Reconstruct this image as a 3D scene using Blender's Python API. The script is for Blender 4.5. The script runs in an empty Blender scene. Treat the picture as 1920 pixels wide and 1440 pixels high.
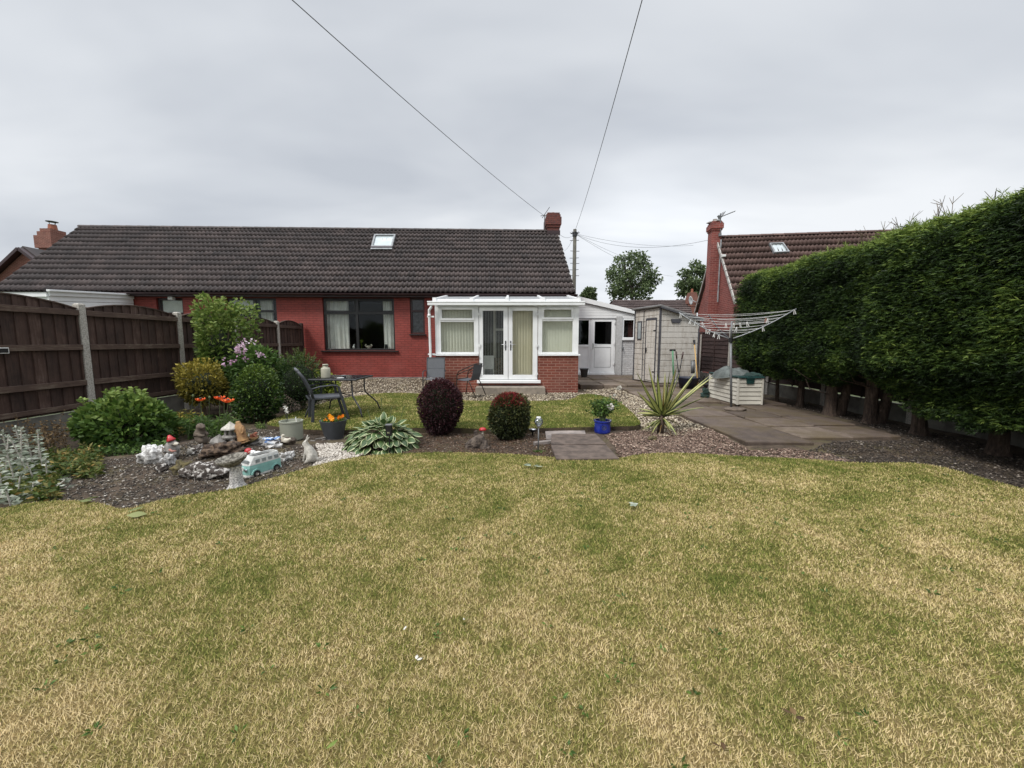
import bpy, bmesh, math, random
import numpy as np
from mathutils import Vector, Matrix, noise as mnoise

random.seed(7); RNG = np.random.default_rng(11)
scene = bpy.context.scene
COL = scene.collection
R = math.radians

# ------------------------------------------------------------------ camera
F_PX, CX, CY, HCAM, PITCH = 741.0, 960.0, 720.0, 1.35, R(6.09)
cam_data = bpy.data.cameras.new("camera")
cam_data.sensor_width = 36.0; cam_data.lens = 36.0 * F_PX / 1920.0
cam_data.clip_start = 0.05; cam_data.clip_end = 3000
cam = bpy.data.objects.new("camera", cam_data); COL.objects.link(cam)
cam.location = (0, 0, HCAM); cam.rotation_euler = (math.pi / 2 - PITCH, 0, 0)
scene.camera = cam

# ------------------------------------------------------------------ world, sun, exposure
SUN_EL, SUN_AZ = R(48), R(222)
scene.view_settings.view_transform = 'Standard'
scene.view_settings.look = 'None'
scene.view_settings.exposure = 0.68
scene.view_settings.gamma = 1.0

def N(nt, typ, loc=None, **kw):
    n = nt.nodes.new(typ)
    for k, v in kw.items():
        if k.startswith('i_'):
            n.inputs[k[2:].replace('_', ' ')].default_value = v
        else:
            setattr(n, k, v)
    return n

def L(nt, a, b): nt.links.new(a, b)

def math_n(nt, op, a, b=None, c=None, clamp=False):
    n = nt.nodes.new('ShaderNodeMath'); n.operation = op; n.use_clamp = clamp
    for i, v in enumerate((a, b, c)):
        if v is None: continue
        if isinstance(v, (int, float)): n.inputs[i].default_value = v
        else: L(nt, v, n.inputs[i])
    return n.outputs[0]

def ramp(nt, fac, stops, interp='LINEAR'):
    n = nt.nodes.new('ShaderNodeValToRGB'); n.color_ramp.interpolation = interp
    e = n.color_ramp.elements
    while len(e) < len(stops): e.new(0.5)
    for i, (p, c) in enumerate(stops):
        e[i].position = p; e[i].color = (c[0], c[1], c[2], 1)
    L(nt, fac, n.inputs['Fac']); return n.outputs['Color']

def mixc(nt, fac, a, b, blend='MIX'):
    n = nt.nodes.new('ShaderNodeMix'); n.data_type = 'RGBA'; n.blend_type = blend
    if isinstance(fac, (int, float)): n.inputs[0].default_value = fac
    else: L(nt, fac, n.inputs[0])
    for s, v in ((6, a), (7, b)):
        if isinstance(v, tuple): n.inputs[s].default_value = (v[0], v[1], v[2], 1)
        else: L(nt, v, n.inputs[s])
    return n.outputs[2]

def noise_n(nt, vec, scale, detail=4, rough=0.55, dist=0.0):
    n = nt.nodes.new('ShaderNodeTexNoise')
    n.inputs['Scale'].default_value = scale; n.inputs['Detail'].default_value = detail
    n.inputs['Roughness'].default_value = rough; n.inputs['Distortion'].default_value = dist
    if vec is not None: L(nt, vec, n.inputs['Vector'])
    return n.outputs['Fac']

world = bpy.data.worlds.new("World"); scene.world = world; world.use_nodes = True
wt = world.node_tree; wt.nodes.clear()
tc = N(wt, 'ShaderNodeTexCoord'); sep = N(wt, 'ShaderNodeSeparateXYZ'); L(wt, tc.outputs['Generated'], sep.inputs[0])
zz = math_n(wt, 'ADD', math_n(wt, 'MAXIMUM', sep.outputs['Z'], 0.0), 0.22)
comb = N(wt, 'ShaderNodeCombineXYZ')
L(wt, math_n(wt, 'DIVIDE', sep.outputs['X'], zz), comb.inputs['X'])
L(wt, math_n(wt, 'DIVIDE', sep.outputs['Y'], zz), comb.inputs['Y'])
mp = N(wt, 'ShaderNodeMapping'); mp.inputs['Scale'].default_value = (0.55, 1.0, 1.0); mp.inputs['Location'].default_value = (3.1, 1.9, 0)
L(wt, comb.outputs[0], mp.inputs['Vector'])
n1 = noise_n(wt, mp.outputs[0], 1.45, 4, 0.5, 0.25)
n2 = noise_n(wt, mp.outputs[0], 0.45, 2, 0.5, 0.1)
nf = math_n(wt, 'ADD', math_n(wt, 'MULTIPLY', n1, 0.55), math_n(wt, 'MULTIPLY', n2, 0.45))
cl = ramp(wt, nf, [(0.375, (0.365, 0.387, 0.422)), (0.5, (0.468, 0.488, 0.515)), (0.62, (0.575, 0.59, 0.608))])
# low bright break in the cloud above the far roofs, whiter towards the horizon
dotn = N(wt, 'ShaderNodeVectorMath', operation='DOT_PRODUCT'); L(wt, tc.outputs['Generated'], dotn.inputs[0])
bd = Vector((0.30, 0.92, 0.22)).normalized(); dotn.inputs[1].default_value = bd
glow = math_n(wt, 'POWER', math_n(wt, 'MAXIMUM', dotn.outputs['Value'], 0.0), 60.0)
hz = math_n(wt, 'POWER', math_n(wt, 'SUBTRACT', 1.0, math_n(wt, 'ABSOLUTE', sep.outputs['Z'])), 5.0)
bright = math_n(wt, 'ADD', math_n(wt, 'MULTIPLY', glow, 0.20), math_n(wt, 'MULTIPLY', hz, 0.10))
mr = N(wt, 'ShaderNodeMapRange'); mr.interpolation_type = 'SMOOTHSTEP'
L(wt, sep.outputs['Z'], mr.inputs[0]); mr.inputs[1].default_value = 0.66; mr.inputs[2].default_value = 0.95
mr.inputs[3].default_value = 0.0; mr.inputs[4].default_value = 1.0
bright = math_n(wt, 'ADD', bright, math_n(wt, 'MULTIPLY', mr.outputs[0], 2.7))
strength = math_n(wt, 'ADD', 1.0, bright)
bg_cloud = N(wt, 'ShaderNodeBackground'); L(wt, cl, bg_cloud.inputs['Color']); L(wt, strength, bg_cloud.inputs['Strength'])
sky = N(wt, 'ShaderNodeTexSky'); sky.sky_type = 'NISHITA'; sky.sun_disc = False
sky.sun_elevation = SUN_EL; sky.sun_rotation = SUN_AZ; sky.air_density = 1.0; sky.dust_density = 3.0
bg_sky = N(wt, 'ShaderNodeBackground'); L(wt, sky.outputs[0], bg_sky.inputs['Color']); bg_sky.inputs['Strength'].default_value = 0.06
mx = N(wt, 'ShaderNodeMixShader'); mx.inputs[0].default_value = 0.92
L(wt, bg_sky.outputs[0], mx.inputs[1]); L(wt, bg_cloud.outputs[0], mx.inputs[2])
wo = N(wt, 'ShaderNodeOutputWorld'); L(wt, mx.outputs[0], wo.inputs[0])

sd = bpy.data.lights.new("sun", 'SUN'); sd.energy = 1.5; sd.angle = R(14); sd.color = (1.0, 0.97, 0.92)
sun = bpy.data.objects.new("sun", sd); COL.objects.link(sun); sun.location = (0, 0, 30)
# sun_rotation is measured from +Y clockwise (seen from above)
sdir = Vector((math.sin(SUN_AZ) * math.cos(SUN_EL), math.cos(SUN_AZ) * math.cos(SUN_EL), math.sin(SUN_EL)))
sun.rotation_euler = sdir.to_track_quat('Z', 'Y').to_euler()

# ------------------------------------------------------------------ pixel rays of the photograph -> points in the place
def ray(px, py):
    dx = (px - CX) / F_PX; dy = (CY - py) / F_PX
    return Vector((dx, math.cos(PITCH) + dy * math.sin(PITCH), -math.sin(PITCH) + dy * math.cos(PITCH)))
def G(px, py, z=0.0):
    d = ray(px, py); t = (z - HCAM) / d.z
    return Vector((d.x * t, d.y * t, z))
def V(px, py, Y):
    d = ray(px, py); t = Y / d.y
    return Vector((d.x * t, Y, HCAM + d.z * t))
def WX(px, py, X):
    d = ray(px, py); t = X / d.x
    return Vector((X, d.y * t, HCAM + d.z * t))

# ------------------------------------------------------------------ materials
MATS = {}
def new_mat(name):
    m = bpy.data.materials.new(name); m.use_nodes = True
    nt = m.node_tree; nt.nodes.clear()
    out = N(nt, 'ShaderNodeOutputMaterial'); b = N(nt, 'ShaderNodeBsdfPrincipled'); L(nt, b.outputs[0], out.inputs[0])
    MATS[name] = m
    return m, nt, b, out

def pos(nt): return N(nt, 'ShaderNodeNewGeometry').outputs['Position']
def objc(nt): return N(nt, 'ShaderNodeTexCoord').outputs['Object']
def attr(nt, name): return N(nt, 'ShaderNodeAttribute', attribute_name=name).outputs['Fac']

def bump(nt, b, h, dist=0.01, strength=0.5):
    n = N(nt, 'ShaderNodeBump'); n.inputs['Distance'].default_value = dist; n.inputs['Strength'].default_value = strength
    L(nt, h, n.inputs['Height']); L(nt, n.outputs[0], b.inputs['Normal'])

def plain(name, c1, c2=None, scale=6.0, rough=0.6, bmp=0.0, bscale=40.0, metal=0.0, spec=0.5, detail=5, lo=0.35, hi=0.65, obj=True, coat=0.0):
    m, nt, b, out = new_mat(name)
    v = objc(nt) if obj else pos(nt)
    c2 = c2 or tuple(x * 0.75 for x in c1)
    f = noise_n(nt, v, scale, detail, 0.6)
    L(nt, ramp(nt, f, [(lo, c2), (hi, c1)]), b.inputs['Base Color'])
    b.inputs['Roughness'].default_value = rough; b.inputs['Metallic'].default_value = metal
    b.inputs['Specular IOR Level'].default_value = spec
    if coat: b.inputs['Coat Weight'].default_value = coat
    if bmp: bump(nt, b, noise_n(nt, v, bscale, 4, 0.6), bmp, 0.6)
    return m

def leafmat(name, stops, trans=0.22, rough=0.55, spec=0.3, nscale=0):
    """leaf colours picked per leaf from the mesh attribute rnd"""
    m, nt, b, out = new_mat(name)
    f = attr(nt, 'rnd')
    if nscale:
        f = math_n(nt, 'ADD', math_n(nt, 'MULTIPLY', f, 0.65), math_n(nt, 'MULTIPLY', noise_n(nt, pos(nt), nscale, 2), 0.35))
    c = ramp(nt, f, stops)
    L(nt, c, b.inputs['Base Color']); b.inputs['Roughness'].default_value = rough; b.inputs['Specular IOR Level'].default_value = spec
    t = N(nt, 'ShaderNodeBsdfTranslucent'); L(nt, c, t.inputs[0])
    mx = N(nt, 'ShaderNodeMixShader'); mx.inputs[0].default_value = trans
    L(nt, b.outputs[0], mx.inputs[1]); L(nt, t.outputs[0], mx.inputs[2]); L(nt, mx.outputs[0], out.inputs[0])
    return m

def wallvec(nt):
    s = N(nt, 'ShaderNodeSeparateXYZ'); L(nt, objc(nt), s.inputs[0])
    c = N(nt, 'ShaderNodeCombineXYZ'); L(nt, math_n(nt, 'ADD', s.outputs[0], s.outputs[1]), c.inputs[0]); L(nt, s.outputs[2], c.inputs[1])
    return c.outputs[0]

def brickmat(name, c1, c2, mortar, msize=0.012, rough=0.85, painted=False, streak=None, dist=0.006):
    m, nt, b, out = new_mat(name)
    v = wallvec(nt)
    br = N(nt, 'ShaderNodeTexBrick'); L(nt, v, br.inputs['Vector'])
    br.inputs['Scale'].default_value = 1.0; br.inputs['Brick Width'].default_value = 0.225; br.inputs['Row Height'].default_value = 0.075
    br.inputs['Mortar Size'].default_value = msize; br.inputs['Mortar Smooth'].default_value = 0.3; br.inputs['Bias'].default_value = 0.0
    br.inputs['Color1'].default_value = (*c1, 1); br.inputs['Color2'].default_value = (*c2, 1); br.inputs['Mortar'].default_value = (*mortar, 1)
    col = br.outputs['Color']
    n = noise_n(nt, objc(nt), 3.0, 6, 0.65)
    col = mixc(nt, 1.0, col, ramp(nt, n, [(0.3, (0.78, 0.78, 0.78)), (0.7, (1.12, 1.1, 1.1))]), 'MULTIPLY')
    if streak:
        n3 = noise_n(nt, objc(nt), 1.1, 5, 0.7)
        col = mixc(nt, math_n(nt, 'MULTIPLY', ramp(nt, n3, [(0.5, (0, 0, 0)), (0.75, (1, 1, 1))]), 0.45), col, streak)
    L(nt, col, b.inputs['Base Color']); b.inputs['Roughness'].default_value = rough
    h = math_n(nt, 'ADD', math_n(nt, 'MULTIPLY', br.outputs['Fac'], -1.0), math_n(nt, 'MULTIPLY', noise_n(nt, objc(nt), 60, 4), 0.35))
    bump(nt, b, h, dist, 0.7)
    return m

plain('white_pvc', (0.86, 0.87, 0.87), (0.77, 0.78, 0.78), 3, 0.3, lo=0.3, hi=0.6)
plain('white_trim', (0.84, 0.845, 0.84), (0.74, 0.745, 0.74), 2, 0.35)
plain('black_frame', (0.022, 0.022, 0.022), (0.012, 0.012, 0.012), 5, 0.4)
plain('brown_frame', (0.04, 0.014, 0.014), (0.025, 0.008, 0.008), 5, 0.4)
plain('dark_gutter', (0.045, 0.022, 0.024), (0.03, 0.016, 0.018), 3, 0.4)
brickmat('red_painted_brick', (0.300, 0.052, 0.038), (0.255, 0.043, 0.032), (0.19, 0.032, 0.025), 0.010, 0.6, streak=(0.33, 0.095, 0.080), dist=0.012)
brickmat('orange_red_brick', (0.225, 0.062, 0.038), (0.165, 0.042, 0.028), (0.30, 0.16, 0.12), 0.011, 0.85, streak=(0.24, 0.12, 0.09))
brickmat('neighbour_brick', (0.24, 0.056, 0.044), (0.16, 0.038, 0.032), (0.29, 0.13, 0.11), 0.012, 0.85, streak=(0.33, 0.12, 0.10))
brickmat('far_brick', (0.21, 0.075, 0.052), (0.15, 0.05, 0.038), (0.28, 0.16, 0.125), 0.014, 0.9)
brickmat('old_chimney_brick', (0.19, 0.055, 0.04), (0.12, 0.035, 0.03), (0.09, 0.05, 0.045), 0.014, 0.9)
brickmat('grey_painted_brick', (0.56, 0.56, 0.56), (0.50, 0.50, 0.50), (0.42, 0.42, 0.42), 0.010, 0.75, streak=(0.40, 0.38, 0.36), dist=0.01)
plain('rough_render', (0.50, 0.50, 0.50), (0.40, 0.40, 0.39), 14, 0.9, 0.01, 60)
plain('plinth_stone', (0.32, 0.27, 0.24), (0.15, 0.13, 0.12), 5, 0.9, 0.01, 30)
plain('sandstone_step', (0.34, 0.29, 0.23), (0.20, 0.17, 0.14), 5, 0.9, 0.01, 30)
plain('room_wall', (0.17, 0.15, 0.12), (0.13, 0.11, 0.09), 1.5, 0.9)
plain('room_dark', (0.05, 0.04, 0.035), (0.03, 0.025, 0.02), 1.5, 0.9)
plain('curtain', (0.82, 0.81, 0.76), (0.68, 0.67, 0.62), 4, 0.9)
plain('concrete_post', (0.50, 0.47, 0.42), (0.27, 0.25, 0.22), 55, 0.95, 0.006, 120, detail=6, lo=0.38, hi=0.6)
plain('concrete_board', (0.19, 0.18, 0.155), (0.09, 0.085, 0.072), 4, 0.95, 0.006, 60)  # grey lowered to carry the shadow under the hedge
plain('pale_stone', (0.55, 0.52, 0.46), (0.33, 0.31, 0.27), 30, 0.9, 0.006, 60)
plain('speckled_stone', (0.62, 0.60, 0.57), (0.22, 0.21, 0.20), 90, 0.95, 0.008, 90, lo=0.42, hi=0.55)
plain('brown_stone', (0.16, 0.125, 0.095), (0.09, 0.07, 0.055), 14, 0.9, 0.006, 50)
plain('grey_stone', (0.32, 0.30, 0.275), (0.12, 0.112, 0.10), 16, 0.9, 0.006, 50)
plain('white_rock', (0.70, 0.69, 0.67), (0.16, 0.15, 0.14), 13, 0.9, 0.02, 24, lo=0.42, hi=0.58)
plain('crusted_rock', (0.58, 0.55, 0.51), (0.06, 0.048, 0.040), 24, 0.95, 0.02, 30, lo=0.52, hi=0.62)
plain('mottled_stone', (0.27, 0.25, 0.21), (0.07, 0.062, 0.05), 40, 0.95, 0.008, 60, lo=0.42, hi=0.60)
plain('moss_rock', (0.16, 0.13, 0.05), (0.06, 0.05, 0.035), 14, 0.95, 0.02, 30)
plain('log_wood', (0.17, 0.115, 0.075), (0.032, 0.021, 0.016), 20, 0.95, 0.04, 34, lo=0.40, hi=0.64)
plain('orange_wood', (0.45, 0.27, 0.12), (0.22, 0.11, 0.05), 20, 0.75, 0.004, 50)
plain('red_glaze', (0.50, 0.03, 0.035), (0.36, 0.02, 0.025), 10, 0.35)
plain('cream_glaze', (0.62, 0.57, 0.47), (0.46, 0.42, 0.34), 12, 0.5)
plain('pink_paint', (0.42, 0.20, 0.16), (0.30, 0.14, 0.11), 14, 0.7)
plain('blue_glaze_pot', (0.015, 0.035, 0.30), (0.008, 0.018, 0.17), 9, 0.22, coat=0.4)
plain('blue_paint', (0.03, 0.13, 0.36), (0.55, 0.58, 0.60), 22, 0.5, lo=0.45, hi=0.52)
plain('sage_pot', (0.30, 0.31, 0.25), (0.26, 0.27, 0.215), 4, 0.55)
plain('grey_pot', (0.055, 0.06, 0.07), (0.04, 0.045, 0.05), 5, 0.55)
plain('slate_pot', (0.14, 0.15, 0.155), (0.10, 0.105, 0.11), 5, 0.6)
plain('compost', (0.03, 0.022, 0.016), (0.015, 0.011, 0.008), 30, 1.0, 0.02, 50)
plain('van_teal', (0.27, 0.50, 0.45), (0.20, 0.39, 0.35), 12, 0.4)
plain('van_cream', (0.66, 0.66, 0.63), (0.45, 0.45, 0.42), 18, 0.5)
plain('van_grey', (0.30, 0.32, 0.32), (0.22, 0.24, 0.24), 18, 0.35)
plain('rubber', (0.02, 0.02, 0.02), (0.012, 0.012, 0.012), 8, 0.7)
plain('grey_metal', (0.20, 0.205, 0.21), (0.14, 0.145, 0.15), 9, 0.5, metal=0.3)
plain('chrome', (0.75, 0.76, 0.78), (0.65, 0.66, 0.68), 9, 0.18, metal=0.9)
plain('steel_wire', (0.34, 0.35, 0.36), (0.25, 0.26, 0.27), 9, 0.5, metal=0.3)
plain('dark_metal', (0.035, 0.037, 0.042), (0.024, 0.025, 0.028), 9, 0.45)
plain('anthracite', (0.05, 0.054, 0.062), (0.036, 0.039, 0.045), 9, 0.5)
plain('sling_grey', (0.10, 0.105, 0.12), (0.075, 0.08, 0.09), 60, 0.8)
plain('sling_pale', (0.13, 0.135, 0.145), (0.10, 0.105, 0.115), 60, 0.85)
plain('brown_metal', (0.035, 0.026, 0.02), (0.02, 0.015, 0.012), 20, 0.55)
plain('beige_enamel', (0.44, 0.42, 0.33), (0.36, 0.34, 0.26), 8, 0.55)
plain('white_paint', (0.76, 0.76, 0.74), (0.62, 0.62, 0.60), 12, 0.5)
plain('cream_plastic', (0.64, 0.61, 0.53), (0.52, 0.49, 0.42), 5, 0.5)
plain('green_plastic', (0.012, 0.05, 0.045), (0.008, 0.03, 0.027), 8, 0.45)
plain('tarp', (0.13, 0.145, 0.135), (0.06, 0.07, 0.065), 9, 0.65, 0.01, 26)
plain('green_cloth', (0.018, 0.05, 0.04), (0.008, 0.022, 0.018), 12, 0.8, 0.01, 26)
plain('green_handle', (0.10, 0.24, 0.13), (0.07, 0.17, 0.09), 9, 0.5)
plain('brown_handle', (0.06, 0.025, 0.02), (0.03, 0.014, 0.012), 12, 0.6)
plain('yellow_wood', (0.52, 0.33, 0.12), (0.42, 0.26, 0.09), 20, 0.6)
plain('navy_plastic', (0.010, 0.012, 0.028), (0.006, 0.008, 0.018), 8, 0.5)
plain('plastic_black', (0.012, 0.012, 0.013), (0.008, 0.008, 0.009), 8, 0.4)
m, nt, b, out = new_mat('bark')
s_ = N(nt, 'ShaderNodeMapping'); s_.inputs['Scale'].default_value = (22, 22, 4.5); L(nt, objc(nt), s_.inputs[0])
g_ = noise_n(nt, s_.outputs[0], 1.6, 6, 0.7, 0.5)
L(nt, ramp(nt, g_, [(0.34, (0.028, 0.019, 0.015)), (0.52, (0.085, 0.058, 0.042)), (0.72, (0.19, 0.14, 0.105))]), b.inputs['Base Color'])
b.inputs['Roughness'].default_value = 0.95; bump(nt, b, g_, 0.04, 0.9)
plain('twig', (0.16, 0.12, 0.08), (0.09, 0.065, 0.045), 16, 0.9)
plain('stem_green', (0.11, 0.15, 0.06), (0.07, 0.10, 0.04), 16, 0.7)
plain('far_bark', (0.10, 0.085, 0.07), (0.05, 0.045, 0.04), 4, 0.95)
plain('pole_wood', (0.13, 0.125, 0.10), (0.07, 0.065, 0.055), 4, 0.9)
plain('cable', (0.12, 0.125, 0.135), (0.10, 0.105, 0.11), 1, 0.7)
plain('line_white', (0.62, 0.62, 0.60), (0.50, 0.50, 0.48), 5, 0.6)
plain('lead_flashing', (0.30, 0.31, 0.32), (0.18, 0.185, 0.19), 8, 0.6)
plain('mortar_pale', (0.46, 0.44, 0.41), (0.30, 0.28, 0.26), 8, 0.9, 0.006, 60)
plain('terracotta', (0.33, 0.12, 0.07), (0.22, 0.08, 0.05), 8, 0.85)
plain('shed_dark_trim', (0.085, 0.085, 0.095), (0.06, 0.06, 0.068), 5, 0.55)
plain('shed_roof_grey', (0.24, 0.235, 0.23), (0.16, 0.155, 0.15), 4, 0.6)
plain('poly_roof', (0.58, 0.60, 0.62), (0.50, 0.52, 0.54), 3, 0.25)
plain('hedge_core', (0.014, 0.022, 0.007), (0.007, 0.011, 0.004), 6, 1.0)  # near-black filler, standing in for the shaded inside of hedge and bushes
plain('cap_mortar', (0.33, 0.30, 0.27), (0.18, 0.16, 0.15), 12, 0.95)

# cream-grey plastic shed cladding with streaked weathering
m, nt, b, out = new_mat('shed_cladding')
s_ = N(nt, 'ShaderNodeMapping'); s_.inputs['Scale'].default_value = (3.0, 3.0, 0.8); L(nt, objc(nt), s_.inputs[0])
L(nt, ramp(nt, noise_n(nt, s_.outputs[0], 2.2, 6, 0.7), [(0.32, (0.38, 0.335, 0.28)), (0.48, (0.57, 0.535, 0.48)), (0.7, (0.66, 0.63, 0.58))]), b.inputs['Base Color'])
b.inputs['Roughness'].default_value = 0.6; bump(nt, b, noise_n(nt, s_.outputs[0], 12, 5), 0.004, 0.5)

# stained fence timber, grain running up the boards
def woodmat(name, c1, c2, c3, sc=(14, 14, 1.6)):
    m, nt, b, out = new_mat(name)
    s_ = N(nt, 'ShaderNodeMapping'); s_.inputs['Scale'].default_value = sc; L(nt, objc(nt), s_.inputs[0])
    g = noise_n(nt, s_.outputs[0], 3.0, 6, 0.7, 0.4)
    big = noise_n(nt, objc(nt), 2.6, 5, 0.65)
    f = math_n(nt, 'ADD', math_n(nt, 'MULTIPLY', g, 0.5), math_n(nt, 'MULTIPLY', big, 0.5))
    f = math_n(nt, 'ADD', f, math_n(nt, 'MULTIPLY', math_n(nt, 'SUBTRACT', attr(nt, 'rnd'), 0.5), 0.16))
    L(nt, ramp(nt, f, [(0.34, c2), (0.56, c1), (0.74, c3)]), b.inputs['Base Color'])
    b.inputs['Roughness'].default_value = 0.85; bump(nt, b, g, 0.006, 0.6)
    return m
woodmat('fence_wood', (0.070, 0.038, 0.028), (0.028, 0.015, 0.011), (0.155, 0.105, 0.085))
woodmat('fence_rail', (0.088, 0.054, 0.040), (0.042, 0.025, 0.018), (0.20, 0.165, 0.12), (1.6, 1.6, 14))
woodmat('lap_wood', (0.045, 0.024, 0.021), (0.022, 0.012, 0.011), (0.08, 0.05, 0.045), (2, 2, 14))

def tilemat(name, stops):
    m, nt, b, out = new_mat(name)
    f = math_n(nt, 'ADD', math_n(nt, 'MULTIPLY', attr(nt, 'rnd'), 0.28), math_n(nt, 'MULTIPLY', noise_n(nt, objc(nt), 0.9, 5, 0.7), 0.72))
    col = ramp(nt, f, stops)
    sp = noise_n(nt, objc(nt), 26, 4, 0.6)
    col = mixc(nt, ramp(nt, sp, [(0.63, (0, 0, 0)), (0.72, (0.55, 0.55, 0.55))]), col, (0.22, 0.21, 0.18))
    L(nt, col, b.inputs['Base Color']); b.inputs['Roughness'].default_value = 0.7; b.inputs['Specular IOR Level'].default_value = 0.3
    bump(nt, b, noise_n(nt, objc(nt), 70, 4), 0.004, 0.5)
    return m
tilemat('dark_tiles', [(0.30, (0.046, 0.040, 0.040)), (0.52, (0.072, 0.058, 0.056)), (0.74, (0.108, 0.083, 0.078))])
tilemat('brown_tiles', [(0.30, (0.075, 0.046, 0.040)), (0.52, (0.115, 0.070, 0.060)), (0.74, (0.18, 0.115, 0.10))])
tilemat('far_tiles', [(0.32, (0.07, 0.052, 0.05)), (0.5, (0.095, 0.07, 0.066)), (0.7, (0.13, 0.10, 0.092))])

# glass: clear sheet with mirror sheen growing at grazing angles
def glassmat(name, tint, refl):
    m = bpy.data.materials.new(name); m.use_nodes = True; nt = m.node_tree; nt.nodes.clear(); MATS[name] = m
    out = N(nt, 'ShaderNodeOutputMaterial'); t = N(nt, 'ShaderNodeBsdfTransparent'); t.inputs[0].default_value = (*tint, 1)
    g = N(nt, 'ShaderNodeBsdfGlossy'); g.inputs['Roughness'].default_value = 0.02; g.inputs['Color'].default_value = (0.9, 0.95, 1, 1)
    fr = N(nt, 'ShaderNodeFresnel'); fr.inputs[0].default_value = 1.5
    fac = math_n(nt, 'MULTIPLY', fr.outputs[0], refl, clamp=True)
    mx = N(nt, 'ShaderNodeMixShader'); L(nt, fac, mx.inputs[0]); L(nt, t.outputs[0], mx.inputs[1]); L(nt, g.outputs[0], mx.inputs[2]); L(nt, mx.outputs[0], out.inputs[0])
glassmat('window_glass', (0.93, 0.95, 0.94), 0.32)
glassmat('dark_glass', (0.40, 0.42, 0.43), 0.8)
glassmat('clear_globe', (0.86, 0.88, 0.88), 2.2)
m, nt, b, out = new_mat('sky_pane'); b.inputs['Base Color'].default_value = (0.55, 0.60, 0.62, 1); b.inputs['Roughness'].default_value = 0.08; b.inputs['Specular IOR Level'].default_value = 1.0
L(nt, ramp(nt, noise_n(nt, objc(nt), 3, 3), [(0.4, (0.36, 0.41, 0.42)), (0.6, (0.45, 0.50, 0.50))]), b.inputs['Base Color'])
m, nt, b, out = new_mat('obscure_glass'); b.inputs['Roughness'].default_value = 0.12
L(nt, ramp(nt, noise_n(nt, objc(nt), 9, 5), [(0.35, (0.010, 0.012, 0.014)), (0.65, (0.035, 0.04, 0.045))]), b.inputs['Base Color'])
bump(nt, b, noise_n(nt, objc(nt), 40, 3), 0.004, 0.4)
# patterned vertical blind fabric
m, nt, b, out = new_mat('blind_fabric'); b.inputs['Roughness'].default_value = 0.85
L(nt, mixc(nt, ramp(nt, noise_n(nt, objc(nt), 60, 3), [(0.45, (0, 0, 0)), (0.55, (1, 1, 1))]), (0.76, 0.72, 0.58), (0.84, 0.81, 0.69)), b.inputs['Base Color'])
m, nt, b, out = new_mat('blind_fabric_warm'); b.inputs['Roughness'].default_value = 0.85
L(nt, mixc(nt, ramp(nt, noise_n(nt, objc(nt), 60, 3), [(0.45, (0, 0, 0)), (0.55, (1, 1, 1))]), (0.76, 0.66, 0.46), (0.82, 0.74, 0.56)), b.inputs['Base Color'])

# lawn: one patch field shared by turf and blades
def lawn_patch(nt):
    p = pos(nt)
    a = noise_n(nt, p, 0.75, 3, 0.55, 0.3); c = noise_n(nt, p, 2.6, 4, 0.6, 0.3); d = noise_n(nt, p, 11, 3, 0.6)
    f = math_n(nt, 'ADD', math_n(nt, 'ADD', math_n(nt, 'MULTIPLY', a, 0.36), math_n(nt, 'MULTIPLY', c, 0.38)), math_n(nt, 'MULTIPLY', d, 0.26))
    mr = N(nt, 'ShaderNodeMapRange'); L(nt, f, mr.inputs[0]); mr.inputs[1].default_value = 0.345; mr.inputs[2].default_value = 0.635
    s = N(nt, 'ShaderNodeSeparateXYZ'); L(nt, p, s.inputs[0])   # the small upper lawn is watered and greener, and so is the strip along the bed
    g = N(nt, 'ShaderNodeMapRange'); L(nt, s.outputs[1], g.inputs[0]); g.inputs[1].default_value = 1.3; g.inputs[2].default_value = 6.2; g.inputs[3].default_value = -0.13; g.inputs[4].default_value = 0.36
    return math_n(nt, 'SUBTRACT', mr.outputs[0], g.outputs[0])
LAWN_GREEN, LAWN_MID, LAWN_STRAW = (0.115, 0.145, 0.032), (0.22, 0.205, 0.065), (0.36, 0.275, 0.125)
m, nt, b, out = new_mat('turf'); b.inputs['Roughness'].default_value = 0.95; b.inputs['Specular IOR Level'].default_value = 0.1
f = lawn_patch(nt); fine = noise_n(nt, pos(nt), 90, 3, 0.7)
c = ramp(nt, math_n(nt, 'ADD', f, math_n(nt, 'MULTIPLY', math_n(nt, 'SUBTRACT', fine, 0.5), 0.9)), [(0.05, LAWN_GREEN), (0.45, LAWN_MID), (0.95, LAWN_STRAW)])
c = mixc(nt, 1.0, c, ramp(nt, noise_n(nt, pos(nt), 60, 3, 0.7), [(0.35, (0.28, 0.26, 0.24)), (0.65, (0.72, 0.70, 0.66))]), 'MULTIPLY')
L(nt, c, b.inputs['Base Color']); bump(nt, b, noise_n(nt, pos(nt), 80, 3, 0.7), 0.015, 0.8)
m, nt, b, out = new_mat('grass_blade'); b.inputs['Roughness'].default_value = 0.7; b.inputs['Specular IOR Level'].default_value = 0.2
f = lawn_patch(nt); rn = attr(nt, 'rnd')
k = math_n(nt, 'ADD', f, math_n(nt, 'MULTIPLY', math_n(nt, 'SUBTRACT', rn, 0.5), 0.85))
c = ramp(nt, k, [(0.0, (0.13, 0.165, 0.030)), (0.34, (0.29, 0.29, 0.072)), (0.62, (0.54, 0.435, 0.185)), (1.0, (0.78, 0.63, 0.36))])
L(nt, c, b.inputs['Base Color'])
t = N(nt, 'ShaderNodeBsdfTranslucent'); L(nt, c, t.inputs[0]); mx = N(nt, 'ShaderNodeMixShader'); mx.inputs[0].default_value = 0.2
L(nt, b.outputs[0], mx.inputs[1]); L(nt, t.outputs[0], mx.inputs[2]); L(nt, mx.outputs[0], out.inputs[0])
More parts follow.
